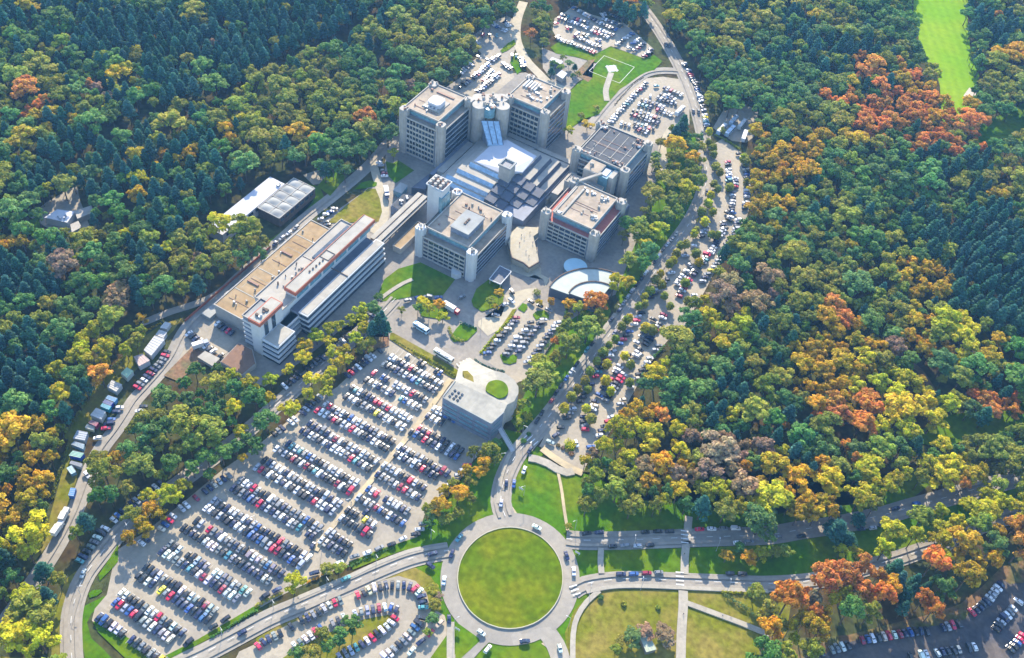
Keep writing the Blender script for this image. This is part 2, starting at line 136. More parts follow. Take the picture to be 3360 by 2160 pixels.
CANOPY = [
 [(-599.5,48.9),(-219.2,370.4),(-150.5,251.8),(-152.8,232.7),(-153.7,228.6),(-157.1,209.2),(-155.0,197.8),(-143.8,191.9),(-141.6,175.7),(-140.8,157.6),(-147.5,145.4),(-145.2,106.6),(-130.9,81.6),(-139.4,77.8),(-137.4,56.8),(-136.4,43.0),(-147.3,34.9),(-151.4,34.3),(-157.8,24.8),(-162.4,15.3),(-165.4,-10.5),(-169.7,-36.1),(-167.8,-42.3),(-161.4,-29.2),(-151.5,-15.6),(-139.9,-24.1),(-131.8,-36.6),(-131.2,-45.0),(-133.0,-53.3),(-140.7,-77.0),(-147.0,-87.8),(-148.7,-106.9),(-144.9,-113.0),(-141.2,-121.5),(-139.0,-145.2),(-134.8,-172.8),(-119.8,-196.4),(-104.1,-212.1),(-94.3,-227.7),(-88.7,-241.1),(-108.8,-314.1)],
 [(-109.4,-111.8),(-102.0,-105.0),(-87.1,-105.5),(-75.1,-105.8),(-68.2,-107.4),(-65.2,-111.6),(-69.6,-121.7),(-71.2,-133.2),(-72.1,-142.4),(-74.1,-159.7),(-76.0,-172.5),(-81.2,-180.6),(-82.9,-191.5),(-81.8,-198.4),(-81.6,-205.9),(-80.6,-215.7),(-81.7,-223.0),(-90.8,-215.9),(-91.7,-210.3),(-91.6,-203.2),(-96.8,-194.5),(-103.2,-187.3),(-107.9,-183.2),(-111.0,-174.0),(-110.5,-161.4),(-113.8,-152.6),(-113.5,-143.3),(-119.8,-136.7),(-116.0,-129.4),(-110.3,-125.5),(-109.0,-118.1)],
 [(-87.3,-234.0),(-86.0,-229.7),(-82.1,-224.2),(-78.9,-227.3),(-73.2,-237.3),(-70.4,-246.6),(-65.3,-243.3),(-59.0,-249.9),(-33.5,-273.6),(-58.7,-289.9),(-81.1,-262.2),(-79.9,-255.0),(-81.4,-245.0)],
 [(-78.5,-108.5),(-78.2,-98.6),(-77.5,-84.2),(-76.7,-74.1),(-75.6,-60.4),(-74.4,-51.4),(-71.7,-38.5),(-69.9,-30.9),(-65.4,-27.0),(-61.0,-31.7),(-62.8,-40.7),(-65.2,-59.1),(-67.4,-70.0),(-68.6,-88.7),(-69.6,-98.2),(-72.4,-107.4),(-73.5,-114.5)],
 [(-59.3,-42.9),(-55.5,-35.9),(-51.2,-36.5),(-44.2,-48.2),(-45.3,-54.3),(-49.0,-59.6),(-49.8,-73.7),(-47.3,-87.2),(-50.2,-92.4),(-55.1,-102.1),(-49.7,-111.6),(-57.0,-117.2),(-53.1,-123.5),(-55.6,-135.5),(-53.2,-145.2),(-60.9,-158.2),(-63.0,-174.9),(-60.5,-185.5),(-62.3,-191.2),(-63.4,-201.9),(-67.5,-205.9),(-73.7,-202.6),(-76.3,-194.3),(-76.4,-186.6),(-79.1,-175.1),(-75.9,-163.4),(-75.2,-155.9),(-72.6,-144.8),(-72.7,-136.0),(-69.5,-121.9),(-64.5,-109.5),(-60.8,-97.5),(-63.4,-85.4),(-61.0,-76.1),(-63.8,-60.9)],
 [(25.1,-113.5),(30.5,-108.0),(29.9,-97.4),(27.3,-84.9),(26.7,-76.5),(33.7,-69.9),(38.6,-74.3),(38.9,-83.9),(39.7,-97.4),(41.5,-109.8),(41.0,-120.6),(37.8,-126.9),(29.8,-126.3),(25.6,-122.1)],
 [(18.4,22.2),(23.2,30.9),(30.2,37.1),(37.0,35.4),(40.1,26.4),(38.8,14.5),(37.6,-0.5),(39.1,-6.3),(38.2,-18.1),(41.3,-25.0),(38.7,-32.0),(34.7,-34.7),(36.2,-41.4),(38.9,-58.2),(28.8,-46.5),(25.7,-35.8),(27.2,-25.8),(23.6,-22.6),(24.7,-11.6),(22.6,-0.4),(21.3,11.0)],
 [(-2.2,195.4),(2.7,201.4),(8.8,203.8),(15.6,201.9),(27.3,177.7),(34.9,158.5),(37.5,144.1),(36.8,131.6),(35.3,121.3),(40.1,112.7),(37.7,102.3),(36.8,93.0),(39.2,80.9),(37.9,68.9),(40.7,60.1),(38.8,53.6),(32.8,48.1),(28.8,54.4),(27.6,65.5),(27.3,76.5),(23.8,86.6),(18.3,86.9),(16.0,95.2),(16.2,107.4),(19.0,118.5),(13.4,128.3),(12.5,143.4),(13.8,152.7),(8.9,169.1)],
 [(-5.6,180.6),(-1.6,185.2),(6.7,169.0),(13.8,149.2),(8.7,147.9)],
 [(-148.2,272.1),(-137.4,280.9),(-125.1,262.3),(-112.2,232.1),(-116.8,228.5),(-131.1,243.8)],
 [(-188.3,381.1),(-129.8,430.2),(-71.5,304.3),(-81.3,295.1),(-94.2,300.4),(-112.2,295.3),(-132.8,288.2)],
 [(-129.9,445.9),(253.9,770.3),(322.7,157.8),(251.1,56.6),(249.6,48.8),(241.1,41.5),(230.3,30.8),(222.4,21.7),(212.4,15.8),(208.5,20.1),(197.9,10.9),(200.8,-0.4),(201.1,-5.8),(189.8,-16.9),(158.2,-42.9),(141.6,-54.0),(138.4,-53.2),(126.3,-54.9),(109.0,-65.7),(104.2,-70.8),(89.7,-74.6),(83.8,-82.6),(79.8,-78.0),(76.4,-67.6),(71.7,-60.2),(72.4,-50.0),(77.1,-41.7),(76.1,-28.1),(78.1,-15.1),(74.4,-2.7),(76.3,6.6),(72.2,11.5),(76.9,21.7),(75.9,32.7),(77.5,39.9),(72.9,51.4),(74.7,63.9),(75.0,78.5),(72.8,97.1),(70.8,113.7),(70.9,138.7),(72.4,150.2),(63.4,175.1),(58.0,192.4),(50.8,206.1),(41.1,227.1),(40.3,243.1),(28.1,251.0),(18.5,231.1),(7.8,235.5),(-8.3,263.1),(-20.6,278.6),(-37.8,298.0),(-56.8,310.4)],
 [(205.9,-12.1),(209.7,-2.7),(218.9,7.6),(228.3,13.9),(233.1,22.7),(238.3,34.8),(252.1,45.5),(322.8,138.3),(324.9,120.5),(247.3,22.5),(239.6,13.2),(232.3,2.9),(222.8,-6.1),(214.4,-18.3),(205.5,-28.1),(203.4,-21.7)],
 [(176.7,-102.8),(173.7,-93.6),(172.4,-82.9),(172.0,-78.5),(177.2,-70.2),(180.2,-65.8),(186.5,-60.0),(196.8,-52.4),(203.6,-39.8),(215.5,-30.1),(222.7,-26.1),(221.3,-14.4),(226.3,-11.1),(231.5,-3.9),(241.1,12.4),(248.8,19.1),(323.8,107.7),(326.8,81.8),(255.9,-0.7),(253.0,-10.3),(246.3,-21.4),(241.7,-27.7),(237.7,-36.1),(240.7,-40.4),(234.7,-48.3),(231.5,-47.4),(220.5,-52.9),(210.5,-61.2),(204.0,-67.8),(199.3,-78.4),(199.3,-81.4),(195.2,-99.5),(179.5,-109.7)],
 [(154.2,-81.2),(170.9,-70.1),(174.4,-78.9),(166.7,-82.8),(157.7,-85.1)],
 [(18.3,-200.5),(23.3,-188.4),(28.6,-180.5),(36.1,-174.9),(36.2,-170.3),(40.3,-166.9),(44.1,-171.2),(39.9,-176.3),(39.2,-181.2),(37.1,-186.1),(36.3,-192.4),(34.2,-200.8),(15.3,-213.1)]]
HOLES = [
 [(-243.0,-85.9),(-251.7,-68.8),(-251.9,-57.9),(-250.0,-52.0),(-227.6,-66.2),(-215.7,-74.3),(-236.0,-92.4)],
 [(40.4,595.0),(77.2,626.1),(122.1,451.7),(136.6,405.1),(147.8,385.0),(148.0,372.4),(152.8,346.2),(136.5,333.7),(127.7,354.9),(119.4,373.9),(105.0,384.4),(97.1,408.3),(87.8,429.5)],
 [(197.6,35.2),(200.9,53.0),(219.9,70.8),(252.0,99.4),(254.7,86.7),(227.5,66.4),(213.6,46.1)],
 [(162.2,305.0),(164.6,329.3),(188.2,376.7),(196.8,336.6),(178.0,308.7)],
 [(-174.5,-43.9),(-181.0,-31.6),(-177.7,22.3),(-167.7,33.1),(-154.5,38.0),(-139.3,28.1),(-134.9,-4.5),(-133.2,-28.4),(-152.4,-8.6),(-165.5,-18.1)]]
GAPS = [
 (11,[(-268.6,-46.1),(-266.7,-35.2),(-265.2,-5.7),(-259.5,29.8),(-242.6,56.3),(-237.3,81.7),(-237.2,116.8),(-225.9,155.1),(-221.0,180.7),(-229.1,208.6)]),
 (7,[(-203.7,161.6),(-189.2,148.0),(-174.2,137.4),(-159.6,118.0)]),
 (8,[(-155.7,-112.8),(-151.1,-104.9),(-146.2,-93.0),(-140.4,-82.8),(-136.3,-72.5),(-134.2,-59.7)]),
 (6,[(174.9,102.5),(181.9,97.7),(190.6,94.3),(197.8,87.6),(204.0,81.7)])]
ZONES = [
 (-403.3,51.8,24.0,'C',3),
 (-331.8,70.1,29.3,'C',4),
 (-280.9,73.3,31.7,'C',5),
 (-283.5,121.0,33.3,'C',4),
 (-242.0,153.9,31.1,'C',4),
 (-239.2,1.9,26.5,'C',4),
 (-200.1,-16.6,21.0,'C',5),
 (-268.8,-44.4,25.4,'C',4),
 (-219.2,-117.6,16.7,'C',3),
 (-165.1,-162.3,19.3,'C',5),
 (-186.9,-94.5,17.0,'G',2),
 (-181.9,-75.4,13.0,'C',2),
 (-330.1,-15.5,17.0,'R',2),
 (-335.2,2.4,14.8,'O',3),
 (-329.2,41.6,10.4,'R',1.5),
 (-302.1,-25.5,14.3,'L',2),
 (-308.4,46.0,15.5,'Y',1.5),
 (-299.4,18.9,12.5,'B',1.5),
 (-299.7,-43.5,9.3,'L',2),
 (-219.0,-2.6,4.8,'L',4),
 (-224.1,28.4,14.8,'L',5),
 (-219.0,-2.6,14.3,'L',4),
 (-228.7,56.6,15.3,'O',4),
 (-196.5,33.9,19.8,'O',4),
 (-211.2,92.3,26.4,'O',4),
 (-177.4,74.1,23.1,'O',3),
 (-180.7,45.8,14.9,'L',2),
 (-182.7,143.7,16.5,'G',3),
 (-180.3,189.6,26.0,'O',3),
 (-185.1,212.5,17.6,'R',0.8),
 (-154.4,60.5,20.0,'G',3),
 (-154.1,-31.0,13.5,'Y',3),
 (-151.2,-41.3,13.4,'O',4),
 (-154.7,-63.7,15.1,'O',3),
 (-245.1,-105.1,8.5,'L',3),
 (-180.1,-74.1,5.3,'R',3),
 (-177.7,-106.6,10.3,'B',1.5),
 (-178.3,-88.3,8.5,'Y',1.5),
 (-147.9,-130.9,13.9,'Y',6),
 (-146.1,-149.1,11.6,'Y',5),
 (-151.2,-116.3,8.1,'O',4),
 (-131.6,-198.2,16.3,'L',4),
 (-117.9,-215.4,14.1,'L',5),
 (-148.7,-187.3,12.9,'O',3),
 (-102.3,-225.1,10.2,'Y',3),
 (-146.9,-174.2,7.5,'O',2),
 (-90.9,-123.4,19.7,'G',4),
 (-85.4,-146.8,17.1,'O',4),
 (-95.9,-165.5,14.9,'G',2),
 (-98.3,-181.1,10.9,'B',1.5),
 (-88.9,-188.1,10.7,'O',2),
 (-106.3,-178.2,5.5,'R',2),
 (-70.5,-254.4,12.9,'Y',5),
 (-81.6,-244.2,8.2,'L',3),
 (-69.9,-79.7,31.0,'Y',16),
 (-71.5,-103.7,12.0,'Y',9),
 (-54.8,-75.8,8.3,'G',5),
 (-56.6,-90.2,6.0,'R',8),
 (-56.7,-103.0,7.9,'Y',12),
 (-52.7,-46.9,6.4,'C',9),
 (-61.7,-121.7,5.8,'G',6),
 (-68.0,-155.0,11.2,'G',5),
 (-68.0,-176.7,9.0,'Y',8),
 (-66.5,-191.2,8.8,'L',6),
 (-67.9,-202.2,6.9,'L',7),
 (-58.0,-145.4,5.7,'L',4),
 (32.7,-100.7,17.4,'L',6),
 (38.1,-116.0,9.4,'O',4),
 (28.8,6.7,15.6,'O',6),
 (26.7,19.8,9.0,'O',4),
 (26.2,-2.2,4.4,'R',12),
 (32.3,33.1,4.6,'R',6),
 (31.6,-29.1,8.5,'O',8),
 (32.8,-18.3,6.5,'B',3),
 (19.3,145.5,31.5,'O',4),
 (17.5,174.0,10.8,'L',3),
 (24.1,144.3,15.6,'Y',2.5),
 (34.3,80.2,12.1,'O',6),
 (36.0,61.0,9.5,'Y',4),
 (24.2,89.9,7.4,'Y',3),
 (-128.8,250.4,12.0,'O',5),
 (-113.6,297.8,25.2,'C',3),
 (-20.2,329.6,38.2,'O',4),
 (-21.7,288.1,15.2,'G',3),
 (0.4,360.1,29.3,'C',3),
 (31.5,392.1,19.9,'O',2),
 (55.6,341.9,25.3,'C',5),
 (25.2,338.1,22.1,'G',3),
 (13.4,265.2,26.6,'G',4),
 (74.2,411.6,20.1,'G',3),
 (141.9,458.1,20.6,'C',3),
 (139.0,470.4,6.9,'R',2),
 (164.7,427.1,13.3,'L',4),
 (159.6,384.0,19.2,'O',6),
 (42.8,275.7,17.8,'G',3),
 (48.9,283.5,4.5,'R',2),
 (70.7,334.3,18.6,'O',3),
 (74.8,340.6,7.8,'R',2),
 (102.5,339.9,15.5,'R',3),
 (111.3,340.6,12.4,'L',3),
 (104.9,293.9,23.7,'R',5),
 (128.9,300.7,23.7,'R',6),
 (147.7,326.4,15.1,'L',6),
 (146.7,308.5,17.9,'R',4),
 (89.2,270.6,14.6,'O',3),
 (88.3,247.9,17.1,'L',4),
 (67.1,242.8,20.0,'O',4),
 (63.8,213.7,16.6,'L',6),
 (76.5,202.6,16.4,'L',4),
 (76.0,168.2,15.7,'L',5),
 (120.6,235.4,33.5,'G',4),
 (154.3,260.4,28.3,'C',3),
 (176.3,314.1,17.9,'G',3),
 (191.6,272.7,17.0,'O',3),
 (100.9,196.0,27.0,'O',2.5),
 (193.1,212.2,26.6,'C',8),
 (216.2,177.5,30.5,'C',9),
 (173.3,239.5,16.5,'G',3),
 (182.4,204.4,13.2,'C',5),
 (98.7,143.8,25.4,'G',3),
 (84.4,133.5,15.1,'O',4),
 (125.2,171.9,20.8,'G',3),
 (128.8,161.2,7.7,'L',4),
 (169.4,160.6,15.2,'L',5),
 (181.6,161.0,10.1,'L',6),
 (148.9,154.2,15.2,'O',3),
 (114.8,121.5,17.2,'O',3),
 (138.8,102.8,21.6,'O',2),
 (142.9,98.1,9.5,'R',9),
 (139.4,97.6,4.7,'Y',5),
 (151.0,74.5,18.4,'L',6),
 (205.0,126.9,16.8,'Y',7),
 (190.2,112.8,11.9,'L',5),
 (214.5,144.8,7.3,'L',3),
 (228.9,94.1,9.2,'R',7),
 (224.1,95.9,6.9,'L',4),
 (182.2,48.8,8.8,'R',10),
 (201.9,55.9,17.7,'Y',8),
 (170.7,70.8,13.6,'Y',4),
 (143.1,44.8,15.6,'L',6),
 (141.8,61.0,9.0,'L',4),
 (173.0,29.9,13.0,'R',3),
 (145.4,20.4,10.8,'R',2),
 (85.7,92.5,19.3,'B',3),
 (79.2,96.0,9.6,'L',3),
 (88.0,41.2,13.6,'O',5),
 (92.6,9.9,15.2,'G',3),
 (84.3,17.6,11.1,'Y',3),
 (94.4,60.2,13.8,'Y',3),
 (121.7,40.2,13.4,'O',2),
 (114.1,59.4,13.7,'G',3),
 (150.1,8.1,12.7,'C',2),
 (110.5,22.3,13.1,'C',3),
 (82.0,-16.9,10.6,'L',4),
 (94.0,-18.0,8.4,'R',2),
 (85.4,-42.1,12.2,'Y',5),
 (79.8,-48.8,8.1,'Y',4),
 (104.8,-40.6,16.2,'Y',3),
 (95.4,-44.1,8.1,'B',3),
 (112.5,-38.3,8.1,'L',5),
 (129.0,-21.3,16.5,'B',2),
 (147.1,-17.7,8.2,'L',5),
 (127.3,-42.4,12.0,'C',2),
 (92.4,-60.4,12.0,'O',3),
 (107.0,-58.9,7.8,'L',3),
 (152.9,-37.6,17.9,'Y',6),
 (172.4,-23.2,18.1,'L',5),
 (191.7,-7.4,12.3,'Y',6),
 (159.8,5.6,10.4,'Y',3),
 (183.1,12.5,12.6,'O',3),
 (176.3,19.9,8.5,'R',3),
 (213.8,36.3,10.7,'Y',6),
 (228.2,37.2,6.4,'R',8),
 (239.9,57.0,13.1,'O',5),
 (235.1,50.8,10.8,'L',3),
 (229.3,40.9,4.2,'R',6),
 (221.5,1.6,18.3,'Y',6),
 (245.3,25.8,16.6,'Y',5),
 (210.4,-21.8,6.0,'Y',8),
 (182.7,-67.7,9.3,'R',8),
 (193.7,-60.5,7.6,'Y',8),
 (190.9,-74.2,11.1,'L',5),
 (203.2,-54.2,7.5,'R',9),
 (213.3,-37.7,11.6,'L',6),
 (212.0,-45.9,9.5,'R',6),
 (229.2,-39.5,9.6,'R',8),
 (239.8,-15.2,11.9,'L',8),
 (249.2,9.3,14.3,'R',8),
 (250.8,2.5,12.1,'L',8),
 (233.3,-27.0,7.8,'Y',4),
 (221.6,-19.6,5.9,'R',6),
 (224.4,-42.6,7.7,'C',12),
 (176.2,-86.2,7.3,'O',4),
 (181.2,-94.3,7.3,'L',8),
 (187.3,-90.3,7.3,'Y',4),
 (163.2,-83.0,11.2,'O',5),
 (28.2,-194.2,13.4,'G',5),
 (35.1,-180.9,5.1,'R',6),
 (41.5,-172.2,3.5,'Y',6),
 (24.8,-200.7,10.0,'O',4)]
YOUNG = [
 (50.8,133.0),
 (49.4,123.8),
 (49.7,120.3),
 (49.7,109.3),
 (47.2,106.9),
 (48.2,99.0),
 (49.3,92.7),
 (48.6,89.5),
 (47.8,79.2),
 (47.7,73.8),
 (52.2,71.6),
 (48.5,65.0),
 (48.3,58.3),
 (48.6,50.7),
 (50.7,53.5),
 (48.0,36.4),
 (47.8,31.9),
 (48.4,39.2),
 (49.3,21.5),
 (48.2,16.4),
 (48.2,10.0),
 (48.2,3.0),
 (53.5,3.8),
 (48.5,-5.4),
 (49.3,-12.2),
 (52.8,-15.8),
 (48.9,-19.1),
 (48.5,-24.8),
 (49.0,-33.1),
 (57.5,105.7),
 (61.7,100.3),
 (62.0,81.3),
 (56.8,65.6),
 (62.6,60.6),
 (68.9,69.0),
 (62.5,38.6),
 (58.7,37.8),
 (58.2,14.6),
 (63.6,10.3),
 (57.9,-6.2),
 (63.1,-10.9),
 (58.0,-26.9),
 (63.1,-31.3),
 (68.4,-0.0),
 (58.2,126.5),
 (61.4,127.3),
 (22.1,203.9),
 (26.7,200.2),
 (29.4,195.2),
 (35.3,185.9),
 (39.9,180.8),
 (41.1,169.3),
 (45.0,165.7),
 (43.9,157.6),
 (45.4,150.8),
 (45.7,140.8),
 (50.9,144.6),
 (50.3,172.0),
 (49.6,199.9),
 (57.0,181.8),
 (46.5,202.8),
 (18.0,214.4)]
TREES = [
 (0.8,-179.3,4.7,11,'Y'),
 (7.1,-165.7,2.9,5,'O'),
 (10.8,-162.3,3.0,5,'O'),
 (-46.3,-15.7,3.8,9,'Y'),
 (-40.5,-16.8,3.1,9,'Y'),
 (-38.0,-11.7,3.3,9,'L'),
 (-31.7,-17.7,3.3,9,'Y'),
 (-45.3,-20.3,3.1,9,'G'),
 (-17.3,15.0,3.0,7,'L'),
 (-18.7,7.8,2.7,6,'O'),
 (-14.0,5.8,2.1,5,'L'),
 (148.9,-65.6,3.3,8,'L'),
 (158.0,-60.6,3.8,9,'L'),
 (161.3,-56.3,3.9,9,'Y'),
 (166.2,-51.6,3.1,8,'O'),
 (170.5,-48.0,3.2,8,'O'),
 (152.0,-57.8,2.7,7,'G'),
 (186.1,-27.9,6.0,16,'C'),
 (192.0,-28.0,4.4,12,'C'),
 (191.3,-35.0,3.2,10,'Y'),
 (194.6,-29.8,2.8,9,'Y'),
 (198.7,-31.3,2.4,8,'Y'),
 (-56.8,-110.3,5.1,13,'Y'),
 (-60.3,-122.8,5.8,16,'G'),
 (-48.6,174.2,3.9,6,'L'),
 (-55.3,161.1,3.7,7,'Y'),
 (-53.2,195.1,2.6,4,'O'),
 (-128.3,75.8,3.5,10,'Y'),
 (-126.5,236.8,4.5,11,'R'),
 (31.7,-22.4,7.2,15,'O'),
 (26.3,-18.8,5.2,14,'O'),
 (49.5,-149.7,3.0,6,'O'),
 (54.5,-154.6,2.7,6,'O'),
 (57.3,-160.8,2.8,6,'G'),
 (58.6,-166.4,2.0,5,'O'),
 (53.3,-150.3,2.2,5,'B'),
 (17.4,28.6,3.2,8,'L'),
 (8.4,26.3,2.4,6,'L'),
 (3.4,22.3,2.1,5,'L'),
 (18.7,31.0,2.8,7,'L'),
 (30.4,39.0,3.3,8,'R'),
 (-52.9,-24.0,2.2,5,'O'),
 (31.2,-41.9,3.4,6,'O'),
 (30.2,-48.4,2.9,5,'O'),
 (36.7,-47.1,2.9,5,'Y'),
 (35.2,-52.8,2.5,5,'O'),
 (25.2,185.4,3.3,6,'Y'),
 (23.8,222.7,3.4,5,'O'),
 (130.7,-122.2,4.6,7,'G'),
 (134.1,-116.9,4.0,6,'B'),
 (140.3,-113.3,4.4,6,'B'),
 (144.2,-114.9,3.2,5,'B'),
 (127.2,-130.6,2.4,5,'O'),
 (127.6,-125.4,2.8,4,'O'),
 (82.5,-89.3,1.9,3,'O'),
 (-57.1,181.9,2.8,4,'O'),
 (192.7,-15.0,3.7,12,'C'),
 (30.8,-115.4,4.7,13,'L'),
 (34.2,-105.6,4.4,12,'L'),
 (34.4,-96.2,3.1,10,'O'),
 (34.8,-84.8,3.9,12,'L'),
 (33.4,-77.3,4.3,13,'O'),
 (27.9,-107.0,3.0,10,'L'),
 (29.4,-102.4,3.1,11,'O'),
 (35.0,-102.2,3.1,10,'L'),
 (30.4,-93.3,3.2,11,'L'),
 (28.0,-82.0,3.2,11,'O'),
 (35.4,-89.4,3.2,10,'L'),
 (37.5,-79.4,3.0,10,'O'),
 (33.2,-71.5,2.9,9,'G'),
 (34.9,-119.3,3.3,9,'O'),
 (31.2,-124.0,2.7,8,'G'),
 (38.5,-112.9,2.9,9,'O'),
 (39.2,-102.6,2.7,8,'O'),
 (26.1,-118.1,2.7,8,'O'),
 (30.1,-119.9,3.0,9,'G'),
 (37.3,-117.2,2.6,8,'O'),
 (-69.1,-176.4,5.4,14,'Y'),
 (-70.9,-186.4,3.9,12,'L'),
 (-70.5,-192.6,3.0,11,'L'),
 (-67.0,-185.1,3.2,11,'L'),
 (-69.5,-201.0,3.7,11,'L'),
 (-71.0,-160.2,4.0,13,'G'),
 (-68.9,-152.8,4.7,14,'G'),
 (-64.7,-147.7,5.1,15,'G'),
 (-62.8,-140.8,3.6,13,'G'),
 (-58.1,-142.4,2.2,8,'L'),
 (31.9,89.8,5.4,14,'Y'),
 (30.8,74.3,5.8,14,'O'),
 (32.7,106.3,5.9,13,'Y'),
 (36.7,60.5,4.7,11,'Y'),
 (-98.0,218.5,2.9,7,'G'),
 (-92.8,218.7,2.6,6,'O'),
 (-90.6,226.7,2.9,6,'G'),
 (-84.8,223.7,2.3,7,'C'),
 (-94.6,208.9,2.8,8,'C'),
 (-80.6,220.5,2.3,5,'O'),
 (-97.4,230.7,2.4,5,'O'),
 (-82.0,215.8,2.1,5,'G'),
 (-67.8,-24.0,2.7,6,'G'),
 (-152.0,-107.1,3.3,12,'L'),
 (-141.1,50.7,2.5,7,'G'),
 (-54.3,-42.8,3.4,15,'C'),
 (-50.5,-43.7,3.0,15,'C'),
 (-48.1,-43.1,1.9,14,'C'),
 (-54.4,-47.5,3.2,14,'C'),
 (-54.9,-38.9,2.9,14,'C')]
